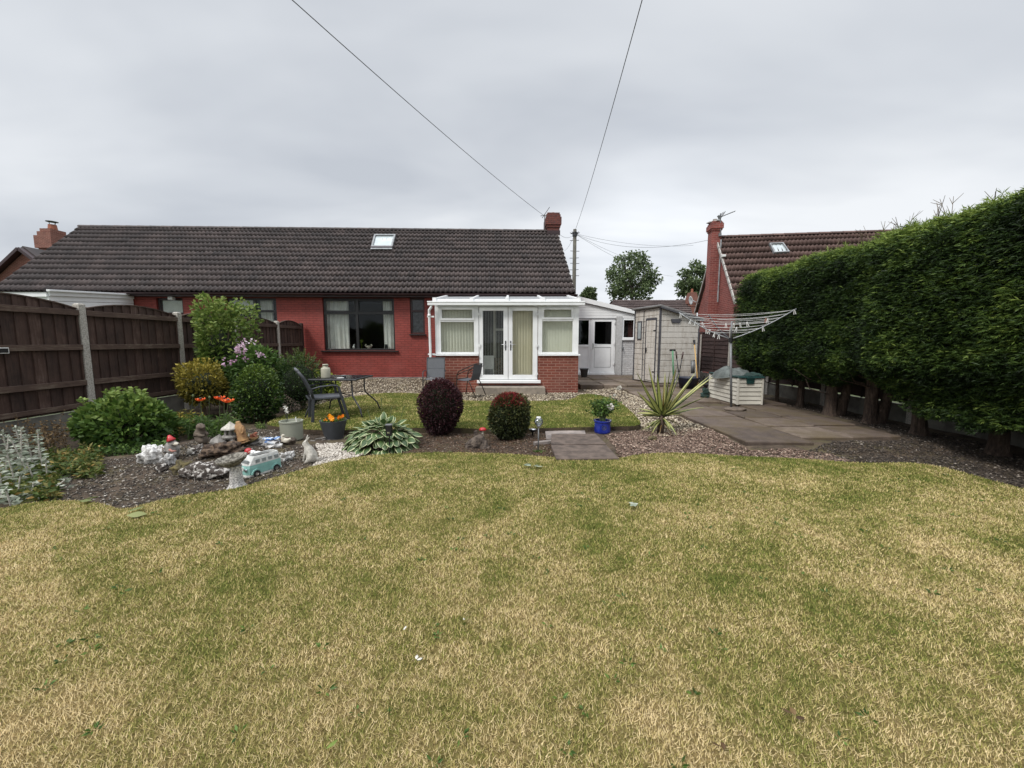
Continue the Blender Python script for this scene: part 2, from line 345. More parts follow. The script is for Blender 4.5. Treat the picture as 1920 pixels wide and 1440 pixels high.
# soil
m, nt, b, out = new_mat('soil'); b.inputs['Roughness'].default_value = 1.0
c = ramp(nt, noise_n(nt, pos(nt), 5, 7, 0.75), [(0.3, (0.026, 0.019, 0.012)), (0.55, (0.090, 0.063, 0.042)), (0.75, (0.185, 0.135, 0.09))])
c = mixc(nt, math_n(nt, 'MULTIPLY', ramp(nt, noise_n(nt, pos(nt), 2.3, 5, 0.7), [(0.50, (0, 0, 0)), (0.62, (1, 1, 1))]), 0.6), c, (0.11, 0.092, 0.038))
L(nt, c, b.inputs['Base Color']); bump(nt, b, noise_n(nt, pos(nt), 45, 6, 0.7), 0.03, 0.9)
def stonemat(name, stops, rough=0.85):
    m, nt, b, out = new_mat(name); b.inputs['Roughness'].default_value = rough
    L(nt, ramp(nt, attr(nt, 'rnd'), stops), b.inputs['Base Color'])
stonemat('cream_gravel', [(0.0, (0.07, 0.052, 0.036)), (0.35, (0.24, 0.19, 0.13)), (0.75, (0.45, 0.375, 0.27)), (1, (0.66, 0.59, 0.47))])
stonemat('white_gravel', [(0.0, (0.13, 0.105, 0.085)), (0.4, (0.38, 0.335, 0.28)), (1, (0.66, 0.61, 0.54))])
stonemat('red_chips', [(0.0, (0.040, 0.025, 0.018)), (0.4, (0.115, 0.070, 0.050)), (0.8, (0.225, 0.15, 0.112)), (1, (0.45, 0.35, 0.27))])
stonemat('slate_bits', [(0.0, (0.024, 0.020, 0.016)), (0.5, (0.080, 0.067, 0.054)), (0.78, (0.20, 0.17, 0.135)), (0.93, (0.40, 0.355, 0.30)), (1, (0.62, 0.57, 0.50))])
stonemat('bed_chips', [(0.0, (0.03, 0.02, 0.014)), (0.5, (0.095, 0.062, 0.043)), (0.9, (0.19, 0.135, 0.098)), (1, (0.42, 0.35, 0.28))])
stonemat('dark_chips', [(0.0, (0.016, 0.012, 0.009)), (0.5, (0.050, 0.038, 0.029)), (0.92, (0.105, 0.082, 0.062)), (1, (0.36, 0.31, 0.26))])
# paving: dark slabs, moss and lichen
m, nt, b, out = new_mat('paving'); b.inputs['Roughness'].default_value = 0.8
f = math_n(nt, 'ADD', math_n(nt, 'MULTIPLY', attr(nt, 'rnd'), 0.30), math_n(nt, 'MULTIPLY', noise_n(nt, pos(nt), 4.5, 7, 0.75), 0.66))
c = ramp(nt, f, [(0.28, (0.055, 0.038, 0.029)), (0.5, (0.118, 0.087, 0.067)), (0.72, (0.23, 0.18, 0.14))])
c = mixc(nt, math_n(nt, 'MULTIPLY', ramp(nt, noise_n(nt, pos(nt), 1.3, 6, 0.75), [(0.44, (0, 0, 0)), (0.60, (1, 1, 1))]), 0.7), c, (0.095, 0.068, 0.030))
c = mixc(nt, ramp(nt, noise_n(nt, pos(nt), 48, 4, 0.6), [(0.63, (0, 0, 0)), (0.72, (0.55, 0.55, 0.55))]), c, (0.25, 0.21, 0.16))
L(nt, c, b.inputs['Base Color']); bump(nt, b, noise_n(nt, pos(nt), 40, 6, 0.7), 0.008, 0.7)
plain('stump_wood', (0.13, 0.10, 0.078), (0.03, 0.022, 0.018), 22, 0.95, 0.02, 30)
plain('slab_grey_brown', (0.135, 0.100, 0.080), (0.060, 0.043, 0.034), 8, 0.85, 0.005, 60, obj=False)
plain('far_ground', (0.07, 0.09, 0.035), (0.05, 0.06, 0.03), 0.5, 1.0, obj=False)

# foliage colours
leafmat('hedge_leaf', [(0.0, (0.009, 0.019, 0.006)), (0.40, (0.035, 0.068, 0.015)), (0.72, (0.095, 0.155, 0.029)), (1, (0.26, 0.34, 0.075))], 0.2)
leafmat('bright_green_leaf', [(0.0, (0.028, 0.062, 0.013)), (0.5, (0.085, 0.155, 0.028)), (1, (0.25, 0.33, 0.08))], 0.25)
leafmat('mid_green_leaf', [(0.0, (0.03, 0.065, 0.014)), (0.5, (0.065, 0.125, 0.025)), (1, (0.15, 0.24, 0.05))], 0.25)
leafmat('dark_green_leaf', [(0.0, (0.013, 0.030, 0.009)), (0.5, (0.038, 0.078, 0.017)), (1, (0.16, 0.23, 0.04))], 0.18, rough=0.4)
leafmat('gold_leaf', [(0.0, (0.045, 0.055, 0.012)), (0.4, (0.15, 0.13, 0.022)), (0.75, (0.32, 0.26, 0.04)), (1, (0.52, 0.42, 0.09))], 0.25)
leafmat('purple_leaf', [(0.0, (0.020, 0.007, 0.010)), (0.5, (0.050, 0.016, 0.020)), (0.85, (0.11, 0.035, 0.04)), (1, (0.20, 0.08, 0.08))], 0.15)
leafmat('photinia_leaf', [(0.0, (0.018, 0.026, 0.010)), (0.45, (0.05, 0.062, 0.018)), (0.8, (0.10, 0.09, 0.03)), (1, (0.16, 0.10, 0.05))], 0.2)
leafmat('red_leaf', [(0.0, (0.10, 0.015, 0.018)), (0.5, (0.20, 0.025, 0.03)), (1, (0.32, 0.06, 0.05))], 0.25)
leafmat('weigela_leaf', [(0.0, (0.04, 0.08, 0.016)), (0.5, (0.12, 0.19, 0.036)), (1, (0.36, 0.43, 0.12))], 0.3)
leafmat('silver_leaf', [(0.0, (0.17, 0.20, 0.14)), (0.5, (0.32, 0.36, 0.28)), (1, (0.56, 0.58, 0.50))], 0.2, rough=0.9)
leafmat('brown_leaf', [(0.0, (0.07, 0.04, 0.02)), (0.5, (0.16, 0.10, 0.045)), (1, (0.30, 0.20, 0.09))], 0.2)
leafmat('weed_leaf', [(0.0, (0.05, 0.085, 0.018)), (0.5, (0.10, 0.14, 0.03)), (0.85, (0.22, 0.20, 0.06)), (1, (0.38, 0.24, 0.07))], 0.25)
leafmat('pale_leaf', [(0.0, (0.16, 0.19, 0.07)), (1, (0.34, 0.36, 0.15))], 0.25)
leafmat('lime_leaf', [(0.0, (0.16, 0.22, 0.03)), (0.5, (0.30, 0.36, 0.05)), (1, (0.48, 0.50, 0.12))], 0.3)
leafmat('pink_petal', [(0.0, (0.42, 0.22, 0.34)), (0.5, (0.62, 0.40, 0.54)), (1, (0.80, 0.68, 0.74))], 0.25)
leafmat('poppy_petal', [(0.0, (0.70, 0.07, 0.012)), (0.5, (0.85, 0.12, 0.025)), (1, (0.90, 0.22, 0.07))], 0.25)
leafmat('pansy_petal', [(0.0, (0.70, 0.16, 0.005)), (0.5, (0.78, 0.26, 0.008)), (1, (0.80, 0.45, 0.02))], 0.25)
leafmat('white_petal', [(0.0, (0.66, 0.63, 0.56)), (1, (0.82, 0.80, 0.75))], 0.25)
leafmat('far_tree_leaf', [(0.0, (0.06, 0.09, 0.04)), (0.5, (0.12, 0.165, 0.07)), (1, (0.22, 0.27, 0.12))], 0.25)
leafmat('needle_litter', [(0.0, (0.05, 0.025, 0.015)), (0.5, (0.11, 0.055, 0.03)), (1, (0.18, 0.10, 0.055))], 0.05)
# variegated leaves: attribute edge runs 0 at the midrib to 1 at the margin
def varmat(name, centre1, centre2, margin, cut):
    m, nt, b, out = new_mat(name)
    c0 = mixc(nt, attr(nt, 'rnd'), centre1, centre2)
    e = math_n(nt, 'ADD', attr(nt, 'edge'), math_n(nt, 'MULTIPLY', math_n(nt, 'SUBTRACT', noise_n(nt, objc(nt), 30, 2), 0.5), 0.3))
    c = mixc(nt, ramp(nt, e, [(cut - 0.04, (0, 0, 0)), (cut + 0.04, (1, 1, 1))]), c0, margin)
    L(nt, c, b.inputs['Base Color']); b.inputs['Roughness'].default_value = 0.45
    t = N(nt, 'ShaderNodeBsdfTranslucent'); L(nt, c, t.inputs[0]); mx = N(nt, 'ShaderNodeMixShader'); mx.inputs[0].default_value = 0.2
    L(nt, b.outputs[0], mx.inputs[1]); L(nt, t.outputs[0], mx.inputs[2]); L(nt, mx.outputs[0], out.inputs[0])
varmat('hosta_leaf', (0.035, 0.075, 0.022), (0.085, 0.15, 0.045), (0.50, 0.54, 0.30), 0.72)
varmat('yucca_leaf', (0.32, 0.36, 0.10), (0.52, 0.50, 0.20), (0.045, 0.07, 0.018), 0.62)
varmat('yucca_old_leaf', (0.34, 0.22, 0.07), (0.22, 0.13, 0.05), (0.12, 0.085, 0.03), 0.7)

# ------------------------------------------------------------------ mesh helpers
ORG = {}
def tag(o, label=None, cat=None, group=None, kind=None):
    if label: o['label'] = label
    if cat: o['category'] = cat
    if group: o['group'] = group
    if kind: o['kind'] = kind
    return o

def thing(name, label, cat, loc=(0, 0, 0), rz=0.0, group=None, local=False):
    o = bpy.data.objects.new(name, None); o.empty_display_size = 0.2; COL.objects.link(o)
    o.location = loc; o.rotation_euler = (0, 0, rz); tag(o, label, cat, group)
    ORG[o] = Vector((0, 0, 0)) if local else Vector(loc)
    return o

def root_of(o):
    while o.parent: o = o.parent
    return o

def finish(name, me, m, parent, label, cat, group, kind, smooth, bevel, worldorg=True):
    if m is not None: me.materials.append(MATS[m])
    o = bpy.data.objects.new(name, me); COL.objects.link(o)
    if parent is not None:
        off = ORG.get(root_of(parent), Vector((0, 0, 0)))
        if off.length > 0: me.transform(Matrix.Translation(-off))
        o.parent = parent
    elif kind is None and worldorg and len(me.vertices):
        n = len(me.vertices); co = np.empty(n * 3, np.float32); me.vertices.foreach_get('co', co); co = co.reshape(-1, 3)
        c = (co.min(0) + co.max(0)) / 2; org = Vector((float(c[0]), float(c[1]), float(co[:, 2].min())))
        me.transform(Matrix.Translation(-org)); o.location = org
    if smooth:
        me.polygons.foreach_set('use_smooth', [True] * len(me.polygons))
    if bevel:
        bv = o.modifiers.new('bevel', 'BEVEL'); bv.width = bevel; bv.segments = 2; bv.limit_method = 'ANGLE'; bv.angle_limit = R(40)
    tag(o, label, cat, group, kind)
    return o

class MB:
    def __init__(s): s.v = []; s.f = []; s.r = []
    def add(s, vs, fs, rnd=None):
        b = len(s.v); s.v.extend([tuple(p) for p in vs]); s.f.extend([tuple(b + i for i in f) for f in fs])
        s.r.extend([random.random() if rnd is None else rnd] * len(vs))
        return s
    def box(s, x0, x1, y0, y1, z0, z1, M=None, rnd=None):
        vs = [Vector(p) for p in ((x0, y0, z0), (x1, y0, z0), (x1, y1, z0), (x0, y1, z0), (x0, y0, z1), (x1, y0, z1), (x1, y1, z1), (x0, y1, z1))]
        if M is not None: vs = [M @ p for p in vs]
        return s.add(vs, [(0, 3, 2, 1), (4, 5, 6, 7), (0, 1, 5, 4), (1, 2, 6, 5), (2, 3, 7, 6), (3, 0, 4, 7)], rnd)
    def bar(s, p, q, w, h, up=(0, 0, 1), rnd=None):
        p = Vector(p); q = Vector(q); d = q - p; ln = d.length; d.normalize()
        up = Vector(up)
        if abs(d.dot(up)) > 0.98: up = Vector((0, 1, 0))
        sx = d.cross(up).normalized(); sz = sx.cross(d).normalized()
        M = Matrix(((sx.x, d.x, sz.x, p.x), (sx.y, d.y, sz.y, p.y), (sx.z, d.z, sz.z, p.z), (0, 0, 0, 1)))
        return s.box(-w / 2, w / 2, 0, ln, -h / 2, h / 2, M, rnd)
    def tube(s, path, r, n=8, caps=True, flat=1.0):
        P = [Vector(p) for p in path]; m = len(P)
        rr = [r] * m if isinstance(r, (int, float)) else list(r)
        vs = []; prev = None
        for i in range(m):
            d = (P[min(i + 1, m - 1)] - P[max(i - 1, 0)])
            if d.length < 1e-9: d = Vector((0, 0, 1))
            d.normalize()
            if prev is None:
                up = Vector((0, 0, 1)) if abs(d.z) < 0.9 else Vector((0, 1, 0))
                a = d.cross(up).normalized()
            else:
                a = (prev - d * prev.dot(d))
                a = a.normalized() if a.length > 1e-6 else d.orthogonal().normalized()
            prev = a; b = d.cross(a)
            for k in range(n):
                t = 2 * math.pi * k / n
                vs.append(P[i] + a * (math.cos(t) * rr[i]) + b * (math.sin(t) * rr[i] * flat))
        fs = []
        for i in range(m - 1):
            for k in range(n):
                k2 = (k + 1) % n; fs.append((i * n + k, i * n + k2, (i + 1) * n + k2, (i + 1) * n + k))
        if caps: fs.append(tuple(range(n))[::-1]); fs.append(tuple((m - 1) * n + k for k in range(n)))
        return s.add(vs, fs)
    def lathe(s, prof, c=(0, 0, 0), n=24, sx=1, sy=1, M=None, lobes=0, lob=0.0):
        c = Vector(c); vs = []; m = len(prof)
        for (r, z) in prof:
            for k in range(n):
                t = 2 * math.pi * k / n; q = r * (1 + lob * math.cos(lobes * t))
                p = Vector((q * math.cos(t) * sx, q * math.sin(t) * sy, z))
                if M is not None: p = M @ p
                vs.append(p + c)
        fs = []
        for i in range(m - 1):
            for k in range(n):
                k2 = (k + 1) % n; fs.append((i * n + k, i * n + k2, (i + 1) * n + k2, (i + 1) * n + k))
        fs.append(tuple(range(n))[::-1]); fs.append(tuple((m - 1) * n + k for k in range(n)))
        return s.add(vs, fs)
    def ball(s, c, rx, ry=None, rz=None, n=14, m=8, M=None, wob=0.0, seed=0):
        ry = ry or rx; rz = rz or rx; c = Vector(c); vs = []
        for i in range(m + 1):
            ph = -math.pi / 2 + math.pi * i / m
            for k in range(n):
                t = 2 * math.pi * k / n
                d = Vector((math.cos(ph) * math.cos(t), math.cos(ph) * math.sin(t), math.sin(ph)))
                w = 1 + wob * mnoise.noise(d * 1.9 + Vector((seed, seed * 2.3, 0))) + 0.5 * wob * mnoise.noise(d * 5 + Vector((seed, 0, seed))) if wob else 1
                p = Vector((d.x * rx * w, d.y * ry * w, d.z * rz * w))
                if M is not None: p = M @ p
                vs.append(p + c)
        fs = []
        for i in range(m):
            for k in range(n):
                k2 = (k + 1) % n; fs.append((i * n + k, i * n + k2, (i + 1) * n + k2, (i + 1) * n + k))
        return s.add(vs, fs)
    def prism(s, poly, a, b, axis='y'):
        """2-D outline (p,q) swept from a to b along an axis"""
        def P(p, q, t): return {'y': (p, t, q), 'x': (t, p, q), 'z': (p, q, t)}[axis]
        n = len(poly); vs = [P(p, q, a) for p, q in poly] + [P(p, q, b) for p, q in poly]
        fs = [tuple(range(n))[::-1], tuple(range(n, 2 * n))] + [(i, (i + 1) % n, n + (i + 1) % n, n + i) for i in range(n)]
        return s.add(vs, fs)
    def build(s, name, m, parent=None, label=None, cat=None, group=None, kind=None, smooth=False, bevel=0, rnd=False):
        me = bpy.data.meshes.new(name); me.from_pydata(s.v, [], s.f); me.update()
        bm = bmesh.new(); bm.from_mesh(me); bmesh.ops.recalc_face_normals(bm, faces=bm.faces); bm.to_mesh(me); bm.free()
        if rnd:
            a = me.attributes.new('rnd', 'FLOAT', 'POINT'); a.data.foreach_set('value', s.r)
        return finish(name, me, m, parent, label, cat, group, kind, smooth, bevel)

def np_mesh(name, Vv, Ff, m, parent=None, attrs=None, label=None, cat=None, group=None, kind=None, smooth=False):
    Vv = np.ascontiguousarray(Vv, np.float32); Ff = np.ascontiguousarray(Ff, np.int32); nf, k = Ff.shape
    me = bpy.data.meshes.new(name)
    me.vertices.add(len(Vv)); me.vertices.foreach_set('co', Vv.ravel())
    me.loops.add(nf * k); me.loops.foreach_set('vertex_index', Ff.ravel())
    me.polygons.add(nf); me.polygons.foreach_set('loop_start', np.arange(0, nf * k, k, dtype=np.int32))
    me.update(calc_edges=True)
    for an, av in (attrs or {}).items():
        a = me.attributes.new(an, 'FLOAT', 'POINT'); a.data.foreach_set('value', np.ascontiguousarray(av, np.float32))
    return finish(name, me, m, parent, label, cat, group, kind, smooth, 0)

def unit(a): return a / np.maximum(np.linalg.norm(a, axis=-1, keepdims=True), 1e-9)

def leaf_arrays(P, D, Ln, Wd, fold=0.25, droop=0.15, rnd=None, flat=0.0):
    """P base points, D directions: each leaf two folded triangles"""
    n = len(P); D = unit(D)
    Rn = RNG.normal(size=(n, 3)); Rn[:, 2] += flat * 3
    S = unit(np.cross(D, Rn)); Nn = np.cross(S, D)
    Ln = np.broadcast_to(np.asarray(Ln, float), (n,))[:, None]; Wd = np.broadcast_to(np.asarray(Wd, float), (n,))[:, None]
    a = P; tip = P + D * Ln; tip = tip.copy(); tip[:, 2] -= droop * Ln[:, 0]
    mid = P + D * Ln * 0.45
    l = mid + S * Wd * 0.5 + Nn * Wd * fold; r = mid - S * Wd * 0.5 + Nn * Wd * fold
    Vv = np.stack([a, l, tip, r], 1).reshape(-1, 3)
    i = np.arange(n)[:, None] * 4
    Ff = np.concatenate([i + np.array([[0, 1, 2]]), i + np.array([[0, 2, 3]])], 0)
    rnd = RNG.random(n) if rnd is None else rnd
    return Vv, Ff, np.repeat(rnd, 4)

def cat_arrays(parts):
    vs, fs, rs, b = [], [], [], 0
    for v, f, r in parts:
        vs.append(v); fs.append(f + b); rs.append(r); b += len(v)
    return np.concatenate(vs), np.concatenate(fs), np.concatenate(rs)

def crown_pts(c, rad, n, lumps=10, amp=0.28, shell=0.55, zmin=-0.85, seed=0, sharp=0.45):
    rg = np.random.default_rng(seed)
    d = unit(rg.normal(size=(int(n * 1.5), 3))); d = d[d[:, 2] > zmin][:n]; n = len(d)
    k = unit(rg.normal(size=(lumps, 3))); am = rg.uniform(-0.5, 1.0, lumps) * amp
    w = np.exp(-((d[:, None, :] - k[None]) ** 2).sum(-1) / sharp ** 2) @ am
    rr = 1 + w
    q = (shell + (1 - shell) * rg.random(n) ** 0.5) * rr
    P = np.asarray(c) + d * q[:, None] * np.asarray(rad)
    return P, unit(d / np.asarray(rad)), q / rr

def inside(poly, x, y):
    poly = np.asarray(poly); n = len(poly); r = np.zeros(len(x), bool); j = n - 1
    for i in range(n):
        xi, yi = poly[i]; xj, yj = poly[j]
        c = ((yi > y) != (yj > y)) & (x < (xj - xi) * (y - yi) / (yj - yi + 1e-12) + xi)
        r ^= c; j = i
    return r

def scatter(poly, n):
    poly = np.asarray(poly); lo = poly.min(0); hi = poly.max(0); out = []; tot = 0
    while tot < n:
        x = RNG.uniform(lo[0], hi[0], n); y = RNG.uniform(lo[1], hi[1], n); k = inside(poly, x, y)
        out.append(np.stack([x[k], y[k]], 1)); tot += int(k.sum())
    return np.concatenate(out)[:n]

def stones_arrays(P, size, flat=0.6, rnd=None):
    n = len(P); base = np.array([(1, 0, 0), (-1, 0, 0), (0, 1, 0), (0, -1, 0), (0, 0, 1), (0, 0, -1)], float)
    q = base[None] * RNG.uniform(0.6, 1.25, (n, 6, 1)) + RNG.normal(0, 0.16, (n, 6, 3))
    sc = np.broadcast_to(np.asarray(size, float), (n,))[:, None, None] * np.stack([RNG.uniform(0.7, 1.4, n), RNG.uniform(0.6, 1.0, n), np.full(n, flat)], 1)[:, None, :]
    q = q * sc
    a = RNG.uniform(0, 2 * math.pi, n); ca, sa = np.cos(a)[:, None], np.sin(a)[:, None]
    x = q[..., 0] * ca - q[..., 1] * sa; y = q[..., 0] * sa + q[..., 1] * ca
    t = RNG.normal(0, 0.35, n)[:, None]; z = q[..., 2] + x * t
    Vv = (np.stack([x, y, z], -1) + P[:, None, :]).reshape(-1, 3)
    tri = np.array([(0, 2, 4), (2, 1, 4), (1, 3, 4), (3, 0, 4), (2, 0, 5), (1, 2, 5), (3, 1, 5), (0, 3, 5)])
    Ff = (np.arange(n)[:, None, None] * 6 + tri[None]).reshape(-1, 3)
    return Vv, Ff, np.repeat(RNG.random(n) if rnd is None else rnd, 6)

def strip_leaf(P0, d, L_, W_, segs=7, across=4, arch=0.5, cup=0.15, shape='lance', roll=0.0):
    """one long leaf as a grid; returns verts, quads, edge attr"""
    d = Vector(d).normalized(); h = Vector((d.x, d.y, 0)); h = h.normalized() if h.length > 1e-4 else Vector((1, 0, 0))
    side = Vector((-h.y, h.x, 0)); side = (side * math.cos(roll) + d.cross(side) * math.sin(roll)).normalized()
    vs, ed = [], []; p = Vector(P0); cur = d.copy()
    for i in range(segs + 1):
        t = i / segs
        if shape == 'lance': w = W_ * (0.55 + 0.45 * min(1, t * 3)) * (1 - t ** 2.2) + 0.002
        elif shape == 'hosta': w = W_ * (0.10 if t < 0.18 else math.sin(math.pi * min(1, (t - 0.18) / 0.82) ** 0.72) ** 0.8 + 0.02)
        else: w = W_ * math.sin(math.pi * max(0.03, min(0.98, t)))
        nrm = side.cross(cur).normalized()
        for k in range(across + 1):
            u = 2 * k / across - 1
            vs.append(p + side * (u * w * 0.5) + nrm * (abs(u) ** 1.5 * cup * w)); ed.append(abs(u))
        p = p + cur * (L_ / segs)
        cur = (cur + Vector((0, 0, -arch / segs * 1.6))).normalized()
    fs = [(i * (across + 1) + k, i * (across + 1) + k + 1, (i + 1) * (across + 1) + k + 1, (i + 1) * (across + 1) + k) for i in range(segs) for k in range(across)]
    return vs, fs, ed
# ================================================================== GROUND
LAWN_EDGE_PX = [(-330, 1010), (-120, 968), (0, 955), (52, 943), (100, 939), (150, 938), (195, 945), (232, 957), (290, 940), (360, 926), (429, 919), (480, 905), (537, 889), (590, 873),
                (640, 861), (700, 853), (760, 849.5), (850, 848), (940, 850), (1000, 854), (1050, 859), (1110, 861), (1160, 860), (1190, 853), (1230, 849), (1280, 849), (1340, 852),
                (1400, 856), (1460, 858), (1517, 861), (1608, 868), (1660, 868), (1704, 867), (1750, 872), (1797, 883), (1850, 898), (1920, 917), (2050, 950), (2300, 1010)]
UPPER_EDGE_PX = [(497, 797), (505, 790), (525, 782), (548, 774), (574, 765), (600, 757), (640, 747), (690, 739), (740, 736), (790, 738), (830, 744), (865, 751), (930, 752), (996, 752), (1045, 751), (1076, 748),
                 (1084, 740), (1106, 738), (1135, 743), (1160, 752), (1180, 768), (1196, 784), (1203, 795), (1190, 799), (1150, 800), (1100, 801), (1050, 802), (990, 804), (930, 805), (865, 803), (820, 801), (760, 803), (690, 806), (600, 807), (540, 803)]
def smooth_poly(P, it=2):
    for _ in range(it):
        Q = []
        for i in range(len(P)):
            a, b = P[i], P[(i + 1) % len(P)]
            Q += [(a[0] * .75 + b[0] * .25, a[1] * .75 + b[1] * .25), (a[0] * .25 + b[0] * .75, a[1] * .25 + b[1] * .75)]
        P = Q
    return P
edge = [(G(x, y).x, G(x, y).y) for x, y in LAWN_EDGE_PX]
LAWN = edge + [(7.0, 2.2), (9.0, 0.0), (9.0, -6.0), (-9.0, -6.0), (-9.0, 0.0)]
LAWN = smooth_poly(LAWN, 1)
UPPER = smooth_poly([(G(x, y, 0.02).x, G(x, y, 0.02).y) for x, y in UPPER_EDGE_PX], 2)

def gauss(x, y, cx, cy, r): return math.exp(-((x - cx) ** 2 + (y - cy) ** 2) / (r * r))
def bank(x, y):
    """gravel rising to the foot of the house wall, left of the garden room"""
    if x > -1.9: return 0.0
    t = min(1, max(0, (y - 10.9) / 1.9)); return 0.19 * t * min(1, max(0, (-1.9 - x) / 0.3))
def soilz(x, y):
    z = -0.055 + 0.02 * mnoise.noise(Vector((x * 2.2, y * 2.2, 0))) + 0.012 * mnoise.noise(Vector((x * 7, y * 7, 3)))
    z += 0.055 * min(1, max(0, (x - 2.55) / .4)) * min(1, max(0, (y - 4.75) / .25))
    z += 0.11 * gauss(x, y, -3.35, 4.75, 0.55) + 0.05 * gauss(x, y, -4.3, 5.0, 0.7) + 0.02 * gauss(x, y, -4.6, 4.0, .6)
    return z + bank(x, y)
def grid_sheet(name, x0, x1, y0, y1, step, zf, m, kind='structure'):
    nx = int((x1 - x0) / step) + 1; ny = int((y1 - y0) / step) + 1
    xs = np.linspace(x0, x1, nx); ys = np.linspace(y0, y1, ny)
    Vv = np.array([(x, y, zf(x, y)) for y in ys for x in xs])
    i = np.arange(nx - 1)[None, :] + np.arange(ny - 1)[:, None] * nx; i = i.ravel()
    Ff = np.stack([i, i + 1, i + nx + 1, i + nx], 1)
    return np_mesh(name, Vv, Ff, m, kind=kind, smooth=True)
MB().add([(-600, -600, -0.14), (600, -600, -0.14), (600, 900, -0.14), (-600, 900, -0.14)], [(0, 1, 2, 3)]).build('ground', 'far_ground', kind='structure')
grid_sheet('soil_bed', -7.0, 6.9, 1.5, 16.5, 0.11, soilz, 'soil')

def lawn_sheet(name, poly, z):
    bm = bmesh.new(); vs = [bm.verts.new((x, y, z)) for x, y in poly]; f = bm.faces.new(vs)
    if f.normal.z < 0: bmesh.ops.reverse_faces(bm, faces=[f])
    r = bmesh.ops.extrude_face_region(bm, geom=[f])
    for e in r['geom']:
        if isinstance(e, bmesh.types.BMVert): e.co.z -= 0.10
    bmesh.ops.recalc_face_normals(bm, faces=bm.faces)
    bmesh.ops.triangulate(bm, faces=[f for f in bm.faces if len(f.verts) > 4])
    me = bpy.data.meshes.new(name); bm.to_mesh(me); bm.free()
    o = finish(name, me, 'turf', None, None, None, None, 'structure', False, 0); me.materials.append(MATS['soil'])
    for p in me.polygons: p.material_index = 1 if abs(p.normal.z) < .5 else 0
    return o
lawn_sheet('lawn', LAWN, 0.0)
lawn_sheet('upper_lawn', UPPER, 0.02)

def blades(poly, dens, ymin, ymax, z, h0=0.007, h1=0.018):
    """three-cornered blades, broader where they are far from the lens"""
    parts = []
    P = np.asarray(poly); xmax = 1.45
    bands = [b for b in ((0.75, 1.5, 1.0), (1.5, 2.2, 0.8), (2.2, 3.2, 0.6), (3.2, 4.6, 0.42), (4.6, 7.0, 0.25), (7.0, 11.5, 0.12)) if b[1] > ymin and b[0] < ymax]
    for a, b, k in bands:
        a = max(a, ymin); b = min(b, ymax)
        hw = b * xmax + 0.3
        n = int(2 * hw * (b - a) * dens * k)
        x = RNG.uniform(-hw, hw, n); y = RNG.uniform(a, b, n); ok = inside(P, x, y); x, y = x[ok], y[ok]; n = len(x)
        wd = (0.0023 + 0.0011 * max(0, (a + b) / 2 - 1.2)) * RNG.uniform(0.7, 1.4, n)
        h = RNG.uniform(h0, h1, n); az = RNG.uniform(0, 2 * math.pi, n); ln = RNG.uniform(0.2, 1.5, n) * h
        tx, ty = np.cos(az) * ln, np.sin(az) * ln; pa = az + RNG.uniform(0.8, 2.3, n)
        sx, sy = np.cos(pa) * wd / 2, np.sin(pa) * wd / 2
        v = np.stack([np.stack([x - sx, y - sy, np.full(n, z)], 1), np.stack([x + sx, y + sy, np.full(n, z)], 1), np.stack([x + tx, y + ty, z + h], 1)], 1).reshape(-1, 3)
        f = np.arange(3 * n).reshape(-1, 3)
        parts.append((v, f, np.repeat(RNG.random(n), 3)))
    return cat_arrays(parts)
v, f, r = blades(LAWN, 30000, 0.75, 5.4, 0.0)
np_mesh('lawn_grass', v, f, 'grass_blade', attrs={'rnd': r}, label='short dry lawn grass mottled green and straw in the foreground', cat='grass', kind='stuff')
v, f, r = blades(UPPER, 17000, 5.0, 11.4, 0.02, 0.012, 0.024)
np_mesh('upper_lawn_grass', v, f, 'grass_blade', attrs={'rnd': r}, label='short grass on the small lawn below the house', cat='grass', kind='stuff')

def pebbles(name, poly, n, s0, s1, m, label, flat=0.6, lift=0.008, zf=soilz, keep=None):
    P2 = scatter(poly, n)
    if keep is not None: P2 = P2[keep(P2)]
    P = np.array([(x, y, zf(x, y) + lift) for x, y in P2])
    v, f, r = stones_arrays(P, RNG.uniform(s0, s1, len(P)), flat)
    return np_mesh(name, v, f, m, attrs={'rnd': r}, label=label, cat='gravel', kind='stuff')
def gp(*px, z=0): return [(G(x, y, z).x, G(x, y, z).y) for x, y in px]
up = np.array(UPPER)
not_upper = lambda Q: ~inside(up, Q[:, 0], Q[:, 1])
house_gravel = [(-4.3, 8.8), (-1.9, 8.9), (2.0, 8.9), (3.1, 8.6), (3.1, 11.6), (2.1, 11.6), (2.1, 10.85), (-2.15, 10.85), (-2.15, 13.1), (-6.3, 12.9), (-5.6, 10.5)]
pebbles('cream_gravel', house_gravel, 15000, 0.012, 0.03, 'cream_gravel', 'cream gravel along the foot of the house and garden room', keep=not_upper)
tri_gravel = gp((1160, 752), (1200, 742), (1240, 768), (1330, 806), (1240, 812), (1203, 797), (1180, 768))
pebbles('path_gravel', tri_gravel, 2600, 0.012, 0.028, 'cream_gravel', 'pale gravel wedge between the small lawn and the path', keep=not_upper)
red_poly = gp((1160, 858), (1155, 835), (1135, 810), (1200, 800), (1260, 800), (1330, 806), (1370, 825), (1405, 842), (1480, 840), (1560, 845), (1620, 866), (1517, 860), (1400, 855), (1280, 848), (1200, 851))
pebbles('red_chippings', red_poly, 11000, 0.010, 0.022, 'red_chips', 'reddish brown stone chippings in the bed beside the path', flat=0.45)
hedge_poly = gp((1500, 846), (1560, 830), (1690, 826), (1660, 810), (1600, 790), (1480, 762), (1500, 755), (1920, 850), (2100, 900), (1920, 915), (1850, 897), (1797, 882), (1704, 866), (1608, 867))
